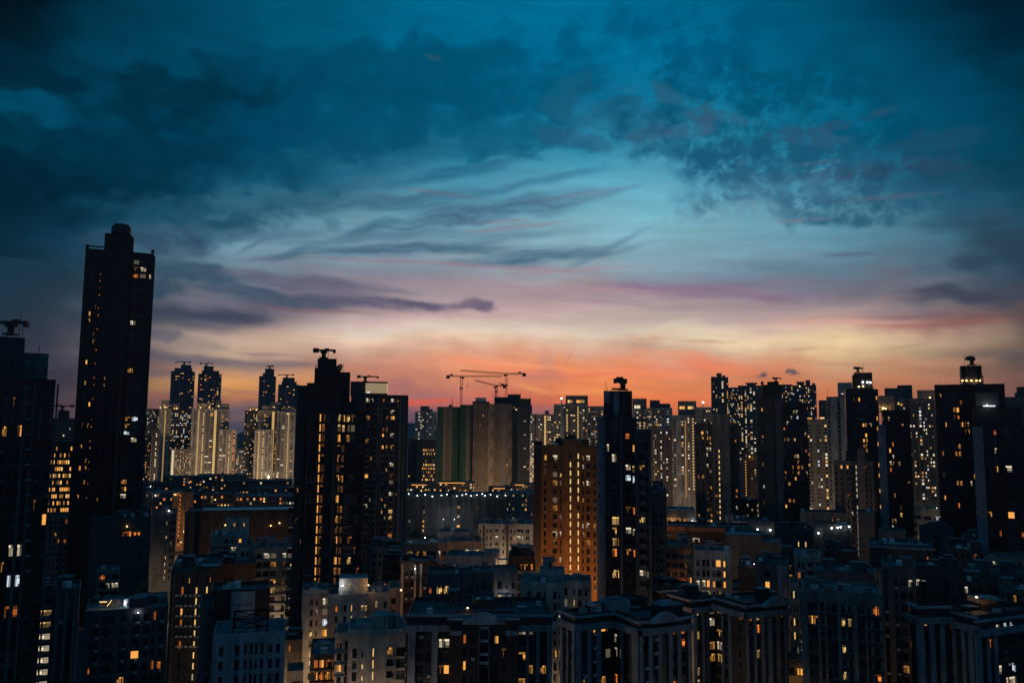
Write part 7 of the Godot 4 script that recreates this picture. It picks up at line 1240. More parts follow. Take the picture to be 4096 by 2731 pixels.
	building("apartment_block", "brick and white pier block left of centre", "building", "", -30.29, -288.58, 5.74, false, [
		[0,0,12.13,12,0,38.23,"brown_tile",0.9,[["F",3.4,34.23,10,[[2.01,1.28,1.7,"a",0,"a"],[3.86,1.13,1.7,"a",0,"a"],[7.93,1.21,1.7,"a",0,"a"],[9.58,0.97,1.7,"a",0,"a"],[11.19,0.97,1.7,"w",0,"a"]],[["pier",0.81,0.8,0.9,0,-1,"white_paint"],["pier",4.95,0.56,0.9,0,-1,"white_paint"],["pier",6.84,0.64,0.9,0,-1,"white_paint"],["pier",10.51,0.4,0.9,0,-1,"pink_tile"],["ledges",0.5,0.5,1,"brown_tile"]]]],"roof_teal",4]], [["lamp",-1.24,36.85,7.4,0.3,"white",2]])
	building("apartment_block", "teal grey old block with an orange balcony right of the black tower", "building", "", -47.72, -337.84, 7.65, false, [
		[0,0,13.59,14,0,36.29,"slate_paint",0.9,[["F",3,33.29,11,[[1.69,1.31,1.6,"a",0.05,"a"],[3.94,0.94,1.6,"w",0.05,"a"],[5.35,0.75,1.5,"w",0.1,"o"],[8.22,2.35,1.6,"r",".a.","a"]],[]]],"roof_teal",7]], [])
	building("apartment_block", "red brick block with a brightly lit orange window row", "building", "", -40.11, -306.54, 7.12, false, [
		[0,0,9.43,12,0,35.82,"brown_tile",0.9,[["F",2.9,32.82,11,[[1.08,0.77,1.8,"w","..o.","o"],[2.49,1.36,1.8,"r","..o.","o"],[4.28,1.88,1.9,"r","..w.","w"],[5.9,0.68,1.8,"w","..a.","a"]],[["ledges",0.3,0.5,0.9,"red_panel"]]]],"roof_felt",5]], [])
	building("apartment_block", "long shadowed block with a bay of yellow windows in the centre", "building", "", -16.88, -245.41, 3.81, false, [
		[0,0,12.84,14,0,41.26,"slate_paint",0.9,[["F",3,36.66,12,[[1.09,0.68,1.8,"w","o.","o"],[3.54,1.49,2.2,"r","y.","y"],[5.4,1.29,2.2,"r","y.","y"],[7.44,1.29,2,"w",".o","o"],[9.65,0.68,1.9,"w",0,"a"],[11.76,1.36,2,"w",".o","o"]],[["pier",8.63,0.54,0.3,0,-1,"grey_paint"]]]],"roof_felt",6],
		[9.2,1.8,5.34,12,0.1,42.25,"slate_paint",0.4,[["F",3,37.65,12,[[0.96,0.54,1.9,"w",".y","y"],[3.07,1.5,2.1,"r",".y","y"],[4.5,0.55,1.9,"w",0,"a"]],[]]],"roof_felt",2],
		[15.25,0.5,6.63,12,0.1,42.31,"grey_paint",0.4,[["F",3,37.91,12,[[0.46,0.41,1.9,"w","yy","y"],[1.76,1.37,2.1,"r",".y","y"],[3.62,0.96,1.8,"w",0,"a"],[5.47,0.83,1.8,"w",0,"a"]],[]]],"roof_felt",3]], [["lamp",15.01,36.8,8,0.3,"white",3]])
	building("apartment_block", "brown terrace block with amber rooms before the amber tower", "building", "", 3.71, -278.05, -0.66, false, [
		[0,0,8.3,12,0,41.65,"brown_tile",0.9,[["F",3,38.05,12,[[4.78,2.49,1.9,"r","a.","a"],[7.2,0.78,1.9,"w","o.","o"]],[["ledges",0.8,0.7,0.9,"concrete"]]]],"roof_felt",6]], [["tube","antenna",2.6,38.24,7,0.08,7.63,"steel"]])
	building("apartment_block", "white tenements with rooftop pipes between foreground mansions", "building", "", 8.89, -240.19, -1.93, false, [
		[0,0,11.59,16,0,40.18,"white_paint",0.9,[["F",3.02,36.78,12,[[2.27,0.93,1.9,"a",0,"a"],[4.79,0.93,1.9,"a",0,"a"],[6.51,0.4,1.8,"w",0,"a"],[9.23,0.79,1.9,"a",".....a....","o"],[10.48,0.4,1.9,"w","..ww.a.a","w"]],[["pier",3.53,1.06,0.5,0,-1,"white_paint"],["pier",7.64,1.32,0.6,0,-1,"white_paint"]]]],"roof_teal",9],
		[2.76,-2.5,6.73,7,40.18,42.95,"pale_blue_paint",0.4,[],"roof_felt",2]], [["rail",-4.6,5.4,41.52,7.6],["tube","antenna",-1.94,40.64,6,0.06,5.92,"steel"],["tube","antenna",1.02,39.54,7,0.06,3.26,"steel"]])
	building("apartment_block", "white tenement wing with two lit windows before the amber tower", "building", "", 19.14, -246.26, -4.14, false, [
		[0,0,7.56,12,0,39.17,"white_paint",0.9,[["F",3,36.17,12,[[0.57,0.82,2.2,"w",".w..","w"],[2.83,0.41,1.9,"w",".y..","y"],[4.34,0.96,1.8,"w",0,"a"],[6.18,0.82,1.8,"w",0,"a"]],[]]],"roof_teal",7]], [["rail",-3.51,3.38,40.13,5.6]])
	building("apartment_block", "white tower block with lit kitchens in the lower left centre", "building", "", -58.59, -262.65, 12.01, false, [
		[0,0,7.46,12,0,33.35,"white_paint",0.9,[["F",3,29.75,9,[[2.8,0.86,1.9,"w","...y.a...","y"],[4.33,0.5,1.7,"w",".w..w....","w"],[6.7,1.51,2,"w","wwcaao...","w"]],[["band",32.29,0.3,0.3,"white_paint"]]],["L",3,29.75,9,[[2,1.4,1.7,"w",0.15,"o"],[6,1.4,1.7,"w",0.15,"o"],[10,1.4,1.7,"w",0.15,"o"]],[]]],"roof_teal",5]], [])
	building("apartment_block", "white middle block with yellow stair windows and a lit roof room", "building", "", -47.25, -254.87, 10.06, false, [
		[0,0,11.07,12,0,33.6,"white_paint",0.9,[["F",3.02,29.6,9,[[2.39,0.76,1.9,"w","o...","o"],[4.82,0.77,1.8,"w",0,"a"],[6.6,0.28,1.9,"s","yyy.","y"],[9.86,1.05,1.7,"w","yyyy..","y"],[10.74,0.28,1.7,"w","yy..","a"]],[]]],"roof_teal",4],
		[1.4,0.5,8.07,8,33.6,38.29,"white_paint",0.4,[["F",3,35.89,1,[[2.9,1.13,1.3,"w","y","y"]],[]]],"roof_blue",0]], [["lamp",-1.63,36.94,6.2,0.3,"white",5],["lamp",5.68,36.89,6,0.3,"warm",4]])
	building("apartment_block", "white right block with tall slit windows lower left centre", "building", "", -38.92, -258.38, 8.22, false, [
		[0,0,6.15,12,0,33.67,"white_paint",0.9,[["F",3,30.07,10,[[2.6,0.78,1.9,"w","yo......","y"],[5.13,0.86,1.8,"w",0,"a"]],[]]],"roof_teal",4]], [])
	building("apartment_block", "cream end block glowing at its right edge lower left centre", "building", "", -35.52, -268.17, 7.24, false, [
		[0,0,3.43,12,0,33.23,"cream_paint",0.9,[["F",3.2,29.23,9,[[1.52,1.33,1.8,"w",0,"a"]],[]]],"roof_felt",4]], [["lamp",2.03,33.17,5,0.4,"warm",14]])
	building("apartment_block", "white front block with two dotted stair columns lower centre", "building", "", -33.23, -219.92, 8.31, false, [
		[0,0,13.8,14,0,31.89,"white_paint",0.9,[["F",2.75,26.29,9,[[1.68,1.07,2.2,"a",0,"a"],[3.52,0.36,1.1,"s",".yyyy","y"],[6.08,0.36,2.1,"s","yyyyyy","y"],[10.08,1.32,2.2,"b","a....","y"],[12.85,2.41,2.2,"r","a..o.","a"]],[["band",31.45,0.25,0.25,"white_paint"]]]],"roof_teal",3],
		[0.66,1.5,4.15,5,31.89,35.14,"white_paint",0.4,[],"roof_blue",0],
		[-2.8,1.5,4.35,7,31.89,33.39,"white_paint",0.4,[],"roof_teal",0],
		[-8.49,0,3.11,11,0.1,31.5,"white_paint",0.4,[["F",2.75,28.1,10,[[1.09,1.07,1.9,"w","a.a.","a"],[2.7,0.71,1.9,"w",0,"a"]],[["ledges",0.5,0.3,0.9,"roof_teal"]]]],"roof_felt",0]], [])
	building("apartment_block", "low balcony terrace with amber rooms at the bottom left centre", "building", "", -49.08, -231.44, 11.57, false, [
		[0,0,6.18,18,0,23.46,"dark_concrete",0.9,[["F",3,21.06,7,[[1.47,0.98,2,"r","oa","o"],[2.88,1.11,2,"r","ao","a"],[4.42,1.23,2,"r","oa","o"],[5.72,0.87,2,"w","ao","a"]],[["ledges",0.8,0.5,0.8,"tan_tile"]]]],"roof_teal",6]], [])
	building("street_podium", "low podium wall lit orange by the street lamp at bottom left", "building", "", -53.05, -218.35, 13.2, false, [
		[0,0,3.95,8,0,22.16,"cream_paint",0.4,[["F",3,18.16,6,[[2.61,2.83,2,"g",".","a"]],[]]],"roof_felt",0]], [])
	building("apartment_block", "dark narrow tenement beside the street at bottom left", "building", "", -61.47, -250.41, 13.26, false, [
		[0,0,4.75,10,0,21.68,"dark_concrete",0.9,[["F",3,19.28,6,[[1.27,0.4,1.8,"w",0.2,"o"],[2.49,0.41,1.8,"w",0.3,"ao"],[4.11,0.41,1.8,"w",0.2,"w"]],[]]],"roof_felt",4]], [])
	building("apartment_block", "tall dim tenement in the gap left of the white blocks", "building", "", -75.84, -306.43, 13.23, false, [
		[0,0,5.19,12,0,30.48,"dark_concrete",0.9,[["F",3,28.08,9,[[1.1,0.42,1.6,"w",0.4,"ya"],[2.48,0.5,1.6,"w",0.4,"yw"],[4.15,0.5,1.6,"w",0.3,"ao"]],[]]],"roof_blue",4]], [])
	building("mansion_block", "brown mansion with a gabled parapet at the bottom centre", "building", "", -7.48, -219.58, 1.97, false, [
		[0,0,34.37,22,0,36.48,"brown_tile",1,[["F",3,32.68,10,[[3.13,1.77,2,"a",0.03,"a"],[5.02,1.3,2,"a",0.04,"a"],[8.79,2.48,2.1,"r",".w.a..w","y"],[27.33,1.66,2.1,"r","w.a.aa","a"],[29.47,0.95,2.1,"w","w..a..w","w"],[32.39,1.31,2,"w","...a...y","a"]],[["pier",1.13,1.77,0.45,12.19,34.14,"blue_grey_stone"],["pier",6.61,1.42,0.45,12.17,34.15,"blue_grey_stone"],["pier",28.58,0.59,0.45,12.11,34.17,"blue_grey_stone"],["pier",31.08,0.83,0.45,12.1,34.17,"blue_grey_stone"],["pier",33.85,1.13,0.45,12.1,34.17,"blue_grey_stone"],["band",33.58,1.45,0.8,"blue_grey_stone"],["band",36.93,0.5,0.55,"pale_blue_paint"],["ledges",0.12,0.2,0.6,"brown_tile"]]]],"roof_felt",6],
		[0.94,9.4,16.05,10,0.1,36.05,"brown_tile",0.9,[["F",3,31.45,10,[[3.61,0.58,2.1,"w","o.a..o","o"],[5.38,0.87,1.8,"a",0.03,"a"],[8.15,1.98,19,"g",".","a"],[11.06,0.82,1.8,"a",0.03,"a"],[12.81,1.05,2,"w",".a....","a"]],[["pier",6.96,0.29,0.5,13.25,35.7,"slate_paint"],["pier",9.34,0.29,0.5,13.24,35.7,"slate_paint"],["band",36.84,0.5,0.5,"pale_blue_paint"]]]],"roof_felt",0],
		[0.88,-5,5.56,8,36.48,38.23,"dark_tile",0.4,[],"roof_felt",0],
		[-4.76,-6,5.72,6,36.48,36.7,"slate_paint",0.8,[],"roof_felt",0],
		[6.19,-6,4.97,6,36.48,36.47,"slate_paint",0.8,[],"roof_felt",0]], [["gable","gable",0.93,36.55,14.7,9.96,2.2,0.8,"pale_blue_paint"],["box","band",-5.61,33.45,14.5,2.81,1.02,1,"blue_grey_stone"],["box","band",7.56,33.46,14.5,2.81,1.02,1,"blue_grey_stone"],["box","skylight",-0.57,38.78,-0.7,0.89,0.43,0.4,"white_metal"],["box","skylight",2.2,38.79,-0.7,0.89,0.43,0.4,"white_metal"],["box","vent_cowl",-3.04,37.24,4.3,0.99,0.6,1.4,"grey_paint"],["lamp",-3.03,37.97,6,0.3,"warm",1.2],["tube","vent_pipe",-10.39,37.03,7,0.12,1.48,"steel"],["tube","vent_pipe",-9.91,37.03,7,0.12,1.48,"steel"],["tube","vent_pipe",-7.42,37.04,7,0.12,1.48,"steel"],["tube","vent_pipe",10.74,37.07,7,0.12,1.48,"steel"],["tube","vent_pipe",12.45,37.07,7,0.12,1.48,"steel"],["rail",-16.1,-7.75,37.71,9.8],["rail",9.64,16.86,37.51,9.8]])
	building("link_beam", "blue grey parapet beam joining two foreground mansions", "wall", "", 12.82, -206.76, -3.28, false, [
		[0,0,5.7,1.2,34.43,35.99,"blue_grey_stone",0.3,[],"roof_felt",0]], [])
	building("mansion_block", "brown mansion wing with a lit corner flat, left of the bottom right pair", "building", "brown foreground mansions with blue grey bands", 18.19, -205.15, 26, false, [
		[0,0,10.13,6.52,0,38.54,"brown_tile",0.9,[["F",3,34.84,11,[[2.18,1.19,2,"a","....y......","y"],[4.72,1.21,2,"a",0.05,"a"],[8.16,2.72,2.1,"r","aww.ao.a","w"]],[["pier",0.73,1.19,0.45,15.02,36.61,"blue_grey_stone"],["pier",3.45,1.07,0.45,14.66,36.37,"blue_grey_stone"],["pier",6.06,1.21,0.45,14.31,36.14,"blue_grey_stone"],["band",35.67,1.45,0.8,"blue_grey_stone"],["band",38.47,0.5,0.55,"pale_blue_paint"],["ledges",0.12,0.2,0.6,"brown_tile"]]],["L",3,34.84,11,[[2.17,1.4,1.9,"w",0,"a"],[4.71,1.37,1.9,"w",0,"a"]],[["pier",0.65,1.18,0.45,13.4,35.5,"blue_grey_stone"],["pier",3.51,0.81,0.45,14.24,36.07,"blue_grey_stone"],["pier",6.08,0.9,0.45,14.99,36.58,"blue_grey_stone"],["band",35.79,1.45,0.8,"blue_grey_stone"],["band",38.61,0.5,0.55,"pale_blue_paint"]]]],"roof_felt",5]], [["rail",-3.95,4.87,39.39,2.26]])
	building("mansion_block", "brown mansion wing with a curved parapet at the bottom right of centre", "building", "brown foreground mansions with blue grey bands", 33.21, -204.15, 26, false, [
		[0,0,14.24,11.19,0,38.61,"brown_tile",0.9,[["F",3,34.91,11,[[1.24,1.21,2,"a",0.03,"a"],[3.81,1.22,2,"a",0.04,"o"],[9.25,1.11,2,"w","o...o...","o"],[11.77,1.41,2.1,"r","oo....a","o"]],[["pier",0.24,0.54,0.45,16.52,36.87,"blue_grey_stone"],["pier",2.52,1.08,0.45,16.22,36.67,"blue_grey_stone"],["pier",5.07,1.03,0.45,15.88,36.44,"blue_grey_stone"],["pier",8,1.11,0.45,15.48,36.18,"blue_grey_stone"],["pier",10.43,0.98,0.45,15.16,35.96,"blue_grey_stone"],["pier",13.39,0.99,0.45,14.76,35.69,"blue_grey_stone"],["band",35.71,1.45,0.8,"blue_grey_stone"],["band",38.35,0.5,0.55,"pale_blue_paint"],["ledges",0.12,0.2,0.6,"brown_tile"]]],["L",3,34.91,11,[[2.08,3.27,2.1,"r",".ww.o...","w"],[5.36,1.64,2,"a",0.05,"w"]],[["pier",4.18,0.52,0.45,14.42,35.5,"blue_grey_stone"],["pier",9.68,2.56,0.45,16.04,36.62,"blue_grey_stone"],["band",35.56,1.45,0.8,"blue_grey_stone"],["band",38.24,0.5,0.55,"pale_blue_paint"]]]],"roof_felt",5],
		[-5.91,-6.9,5.58,5,38.61,41.12,"pale_blue_paint",0.5,[],"roof_felt",0],
		[0.72,-10.4,6.52,6,38.61,40.28,"dark_tile",0.8,[],"roof_felt",0]], [["gable","gable",-0.58,38.75,6.1,9,1.8,0.7,"pale_blue_paint"],["tube","vent_pipe",-0.4,38.79,0.6,0.1,1.47,"steel"],["tube","vent_pipe",1.86,38.6,0.6,0.1,1.48,"steel"]])
	building("mansion_block", "brown mansion wing with warm lit pilaster flats, bottom right", "building", "brown foreground mansions with blue grey bands", 61.44, -222.16, 26, false, [
		[0,0,13.19,11.73,0,38.8,"brown_tile",0.9,[["F",3,35.1,11,[[0.97,1.41,2.1,"w","o.......","o"],[3.41,1.27,2.1,"w","yo.y....","a"],[8.38,1.29,2,"w",0.05,"a"],[10.98,1.31,2.1,"w","a......","a"]],[["pier",-0.01,0.39,0.45,11,37.06,"blue_grey_stone"],["pier",2.23,0.79,0.45,10.7,36.88,"blue_grey_stone"],["pier",4.69,0.96,0.45,10.37,36.68,"blue_grey_stone"],["pier",6.93,1.29,0.45,10.07,36.5,"blue_grey_stone"],["pier",9.67,0.98,0.45,9.71,36.27,"blue_grey_stone"],["pier",12.29,0.99,0.45,9.36,36.06,"blue_grey_stone"],["band",35.92,1.45,0.8,"blue_grey_stone"],["band",38.57,0.5,0.55,"pale_blue_paint"],["ledges",0.12,0.2,0.6,"brown_tile"]]],["L",3,35.1,11,[[1.43,2.33,2.1,"r","ywawy..a","w"],[4.22,1.71,2,"w","w.......","w"],[9.07,0.91,2.1,"w","o.......","o"]],[["pier",2.98,0.38,0.45,8.17,35.49,"blue_grey_stone"],["pier",5.73,0.94,0.45,8.98,36.01,"blue_grey_stone"],["band",35.78,1.45,0.8,"blue_grey_stone"],["band",38.48,0.5,0.55,"pale_blue_paint"]]]],"roof_felt",5]], [["gable","gable",2.18,38.85,6.36,9,1.8,0.7,"pale_blue_paint"]])
	building("mansion_block", "brown mansion wing half hidden between the two bottom right corners", "building", "brown foreground mansions with blue grey bands", 48.73, -232.04, 26, false, [
		[0,0,7.83,9.63,0,37.56,"brown_tile",0.9,[["F",3,33.86,11,[[1.81,0.8,2.1,"w","y.y..yya","y"],[6.35,1.8,2.1,"r","ww.aa..w","w"]],[["pier",0.53,1.12,0.45,6.92,35.51,"blue_grey_stone"],["pier",3.1,0.81,0.45,6.58,35.3,"blue_grey_stone"],["pier",4.72,0.81,0.45,6.36,35.17,"blue_grey_stone"],["band",34.61,1.45,0.8,"blue_grey_stone"],["band",37.52,0.5,0.55,"pale_blue_paint"],["ledges",0.12,0.2,0.6,"brown_tile"]]],["L",3,33.86,11,[[3.05,2.17,2,"w",0.05,"a"]],[["pier",1.31,0.88,0.45,4.35,34.07,"blue_grey_stone"],["band",34.45,1.45,0.8,"blue_grey_stone"],["band",37.41,0.5,0.55,"pale_blue_paint"]]]],"roof_felt",5]], [])
	building("mansion_block", "dark rear mansion roof with vents behind the bottom right pair", "building", "brown foreground mansions with blue grey bands", 48.97, -271.23, 26, false, [
		[0,0,14.99,13.22,0,33.78,"brown_tile",0.9,[["F",3,30.08,10,[[2.61,1.83,1.9,"w",0.02,"a"],[8.16,1.87,1.9,"w",0.02,"a"]],[["pier",1.15,0.73,0.45,-4.88,31.08,"blue_grey_stone"],["band",29.86,1.45,0.8,"blue_grey_stone"],["band",33.41,0.5,0.55,"pale_blue_paint"],["ledges",0.12,0.2,0.6,"brown_tile"]]],["L",3,30.08,10,[],[["band",29.75,1.45,0.8,"blue_grey_stone"],["band",33.34,0.5,0.55,"pale_blue_paint"]]]],"roof_felt",5],
		[7.71,-4.89,5.87,5,33.78,33.49,"slate_paint",0.4,[],"roof_felt",0]], [["box","skylight",12.11,32.69,2.46,2.93,0.54,0.3,"white_metal"]])
	building("mansion_block", "dark rear mansion roof with skylights right of centre", "building", "brown foreground mansions with blue grey bands", 73.02, -278.07, 26, false, [
		[0,0,21.18,12.07,0,32.91,"brown_tile",0.9,[["F",3,29.21,9,[[6.61,1.98,1.9,"w",0.02,"a"],[14.63,2.03,1.9,"w",0.02,"a"]],[["pier",5.03,0.79,0.45,-7.13,29.83,"blue_grey_stone"],["band",28.66,1.45,0.8,"blue_grey_stone"],["band",32.3,0.5,0.55,"pale_blue_paint"],["ledges",0.12,0.2,0.6,"brown_tile"]]],["L",3,29.21,9,[],[["band",28.9,1.45,0.8,"blue_grey_stone"],["band",32.58,0.5,0.55,"pale_blue_paint"]]]],"roof_felt",5],
		[6.25,-5.47,6.27,5,32.91,32.56,"blue_grey_stone",0.4,[],"roof_felt",0]], [["box","skylight",-11.99,33.41,-0.12,2.93,0.46,0.3,"white_metal"],["box","skylight",-2.34,33.52,-2.12,3.03,0.47,0.3,"white_metal"]])
	building("mansion_block", "dark mansion wing in the bottom right corner with lit balcony rooms", "building", "brown foreground mansions with blue grey bands", 115.49, -204.67, 24, false, [
		[0,0,26.96,6.99,0,39.9,"brown_tile",0.9,[["F",3,36.2,12,[[1.9,1.21,2,"w",0.05,"o"],[4.46,1.14,2,"w",".o...o..","o"],[7.16,1.32,2,"w","w..w.w..","w"],[10.74,3.51,2.2,"r","c..cw...","w"],[15.38,1.71,2,"w",0.1,"a"]],[["pier",0.18,1.6,0.45,17.28,37.81,"blue_grey_stone"],["pier",3.08,0.97,0.45,16.92,37.57,"blue_grey_stone"],["pier",5.68,0.98,0.45,16.6,37.36,"blue_grey_stone"],["band",36.16,1.45,0.8,"blue_grey_stone"],["band",39.16,0.5,0.55,"pale_blue_paint"],["ledges",0.12,0.2,0.6,"brown_tile"]]],["L",3,36.2,12,[[0.35,0.66,2,"w","o.....o.","o"],[2.58,0.91,2,"w",".....oo.","o"]],[["pier",1.34,1.05,0.45,15.24,36.8,"blue_grey_stone"],["pier",3.74,0.9,0.45,15.96,37.29,"blue_grey_stone"],["pier",5.71,1.26,0.45,16.55,37.69,"blue_grey_stone"],["band",37.01,1.45,0.8,"blue_grey_stone"],["band",40.02,0.5,0.55,"pale_blue_paint"]]]],"roof_felt",5]], [])
	building("mansion_block", "dark mansion wing left of the bottom right corner", "building", "brown foreground mansions with blue grey bands", 97.06, -201.88, 8, false, [
		[0,0,8.04,2.67,0,41.1,"brown_tile",0.9,[["F",3,37.4,12,[[2.02,0.86,2,"w","a....c..","a"],[4.55,0.74,2,"w",0.04,"a"]],[["pier",0.48,1.72,0.45,15.78,38.54,"blue_grey_stone"],["pier",3.31,1.24,0.45,15.68,38.48,"blue_grey_stone"],["pier",5.85,1.12,0.45,15.59,38.42,"blue_grey_stone"],["band",37.91,1.45,0.8,"blue_grey_stone"],["band",41.36,0.5,0.55,"pale_blue_paint"],["ledges",0.12,0.2,0.6,"brown_tile"]]],["L",3,37.4,12,[],[["band",38.16,1.45,0.8,"blue_grey_stone"],["band",41.66,0.5,0.55,"pale_blue_paint"]]]],"roof_felt",5]], [["lamp",14.02,42.85,-2.67,0.35,"warm",6],["box","roof_box",20.18,40.59,-8.67,5.56,1.29,4,"blue_grey_stone"]])
	building("apartment_block", "open sided car park glowing amber right of the centre", "building", "", 88.88, -451.12, -10.44, false, [
		[0,0,14.17,20,0,41.91,"slate_paint",0.9,[["F",3.7,36.51,10,[[1.2,2.64,2.2,"s","aa","a"],[5.09,4.38,2.2,"s","aa","a"],[9.84,3.37,2.2,"s","do","o"]],[["ledges",0.5,0.7,0.8,"slate_paint"]]]],"roof_blue",3]], [["lamp",5.73,37.5,11.2,0.3,"white",4],["lamp",-4.26,37.14,11.5,0.4,"warm",8]])
	building("apartment_block", "orange lit apartment terrace with striped bands", "building", "", 59.26, -307.65, -10.24, false, [
		[0,0,8.52,14,0,42.24,"cream_paint",0.8,[["F",2.95,37.84,12,[[1.12,1.28,1.7,"r",0,"a"],[3.28,2.21,1.7,"r",0,"a"],[5.74,1.86,1.7,"r",0.05,"a"],[7.52,1.01,1.7,"a",".o...","o"]],[["ledges",0.5,0.6,0.95,"orange_paint"],["band",41,1,0.6,"orange_paint"]]]],"roof_felt",5]], [])
	building("apartment_block", "long low roof with a brown fascia and white windows at right", "building", "", 82.37, -358.38, -12.17, false, [
		[0,0,34.16,20,0,43.07,"brown_tile",0.9,[["F",5,37.67,7,[[7.48,1.49,1.7,"r",".","a"],[11.78,2.76,1.7,"r","w","w"],[16.39,2.55,1.7,"r",".","a"],[20.59,1.56,1.7,"w",".","a"],[25.55,1.74,1.7,"r","a","a"],[28.26,2.12,1.7,"r","a","a"]],[["band",42.06,1.6,0.6,"orange_paint"]]]],"roof_felt",8],
		[15.16,4.6,3.95,12,0.1,43.38,"white_paint",0.4,[],"roof_felt",0]], [])
	building("apartment_block", "blue grey windowless hall right of the striped terrace", "building", "", 89.42, -332.38, -14.15, false, [
		[0,0,13.53,18,0,42.95,"slate_paint",0.9,[],"roof_blue",2],
		[10.17,2,6.93,14,0.1,41.21,"slate_paint",0.4,[["F",3,35.71,11,[[3.04,5.49,1.6,"r",0,"a"]],[]]],"roof_teal",2]], [])
	building("apartment_block", "white apartment house with oval stair windows and bright rooms", "building", "", 62.89, -269.55, -12.35, false, [
		[0,0,11.22,13,0,44.86,"white_paint",0.9,[["F",3.05,40.86,13,[[1.17,0.89,1.9,"w","..w.","w"],[2.87,0.89,2.1,"w","..wy","w"],[4.17,0.81,2.1,"w","..ay","a"],[5.78,0.66,1.9,"w","..a.","a"],[7.22,1.47,2.1,"r","a..y","y"],[8.97,0.59,1.9,"s","aaa.","y"]],[]]],"roof_felt",5],
		[-6.78,0.5,2.25,10,0.1,42.38,"concrete",0.4,[["F",3,38.38,12,[[0.83,1.34,1.9,"r",".a.","a"]],[]]],"roof_felt",2]], [])
	building("apartment_block", "dim grey block with an arched terrace right of the oval windows", "building", "", 75.61, -251.52, -15.76, false, [
		[0,0,9.32,13,0,44.19,"slate_paint",0.9,[["F",3,40.59,13,[[3.48,1.21,2,"w",".a","a"]],[["pier",7.51,2.81,0.8,0,-1,"blue_grey_stone"]]]],"roof_felt",5]], [["lamp",-4.61,44.09,5.5,0.3,"white",6]])
	building("apartment_block", "small brown block with a flat roof before the windowless hall", "building", "", 70.1, -257.47, -14.34, false, [
		[0,0,5.04,10,0,42.11,"brown_tile",0.9,[["F",3,47.11,15,[[0.94,0.49,1.8,"w","a","a"]],[]]],"roof_felt",4]], [])
	building("apartment_block", "white corner apartments with a wall of dark paired windows at right", "building", "", 94.21, -274.92, -17.81, false, [
		[0,0,7.92,12,0,43.41,"white_paint",0.9,[["F",3.02,39.61,13,[[1.33,0.73,1.9,"w",".o..","o"],[2.5,0.73,1.9,"w",0,"a"],[4.69,1.46,2,"b",".....","w"],[7.02,0.87,2,"w",".w.","w"]],[["pier",3.53,0.59,0.6,0,-1,"white_paint"],["pier",5.93,0.73,0.5,0,-1,"white_paint"]]]],"roof_blue",4],
		[-6.22,-1,4.5,10,0.1,42.53,"dark_concrete",0.4,[["F",3,38.53,12,[[3.33,0.89,1.8,"w","aa","a"],[4.37,0.3,1.7,"s",".","y"]],[]]],"roof_felt",3]], [])
	building("apartment_block", "yellow lit tenement side wall between mansion and old flats", "building", "", 78.7, -241.16, -17.05, false, [
		[0,0,2.58,10,0,40.05,"cream_paint",0.9,[["F",3.6,36.65,10,[[0.3,0.39,1.8,"w",0.1,"w"],[1.07,0.39,2,"s","y.yy","y"],[1.84,0.38,1.8,"w",0.1,"w"]],[]]],"roof_felt",2]], [])
	building("apartment_block", "scaffolded block glowing with white work lamps at right", "building", "", 126.81, -450.28, -14.76, false, [
		[0,0,19.95,16,0,37.09,"grey_net",0.3,[["F",3,34.69,11,[[4.07,1.11,1.8,"g",".","w"]],[["pier",0.15,0.3,0.3,0,-1,"grey_net"],["pier",2,0.3,0.3,0,-1,"grey_net"],["pier",3.99,0.3,0.3,0,-1,"grey_net"],["pier",5.99,0.3,0.3,0,-1,"grey_net"],["pier",7.98,0.3,0.3,0,-1,"grey_net"],["pier",9.98,0.3,0.3,0,-1,"grey_net"],["pier",11.97,0.3,0.3,0,-1,"grey_net"],["pier",13.97,0.3,0.3,0,-1,"grey_net"],["pier",15.96,0.3,0.3,0,-1,"grey_net"],["pier",17.96,0.3,0.3,0,-1,"grey_net"],["pier",19.8,0.3,0.3,0,-1,"grey_net"]]]],"roof_felt",6]], [["lamp",-8.28,34.96,10,0.8,"white",30],["lamp",-5.09,34.06,10,0.8,"white",30],["lamp",1.77,33.31,10,0.8,"white",30],["lamp",7.85,33.28,10,0.8,"white",30]])
	building("apartment_block", "small white house with dark slits beside the scaffolded block", "building", "", 110.83, -436.27, -13.36, false, [
		[0,0,3.74,12,0,40.1,"white_paint",0.9,[["F",3,37.7,12,[[1.79,0.36,2.4,"w",0,"a"]],[]]],"roof_felt",1]], [])
	building("apartment_block", "brown flats with four lit windows below the small amber block", "building", "", 148.28, -528.75, -14.67, false, [
		[0,0,15.59,14,0,41.16,"brown_tile",0.9,[["F",3,38.16,12,[[5.04,0.88,1.6,"w","w.w","w"],[7.74,1.02,1.7,"w",".y.y","y"],[10.93,1.02,1.7,"w","yyy","y"]],[]]],"roof_felt",4]], [])
	building("apartment_block", "dark block with two lit stair columns at right", "building", "", 117.87, -358.85, -17.08, false, [
		[0,0,14.69,14,0,42.36,"dark_concrete",0.9,[["F",3,38.96,12,[[5.02,0.48,1.8,"w","...o","o"],[8.69,0.48,2.1,"s",".yyy","y"],[11.42,0.57,2.1,"s",".ywy","w"]],[]]],"roof_felt",6]], [])
	building("apartment_block", "long pale roofs with a lit sign strip behind the dark block", "building", "", 159.52, -493.81, -16.8, false, [
		[0,0,29.34,20,0,37.47,"concrete",0.9,[["F",3,33.47,11,[[9.24,1.47,1.5,"w","a","a"],[12.05,0.93,1.5,"w","y","y"]],[]]],"roof_felt",8]], [["lamp",-6.57,38.53,10.6,0.3,"white",5]])
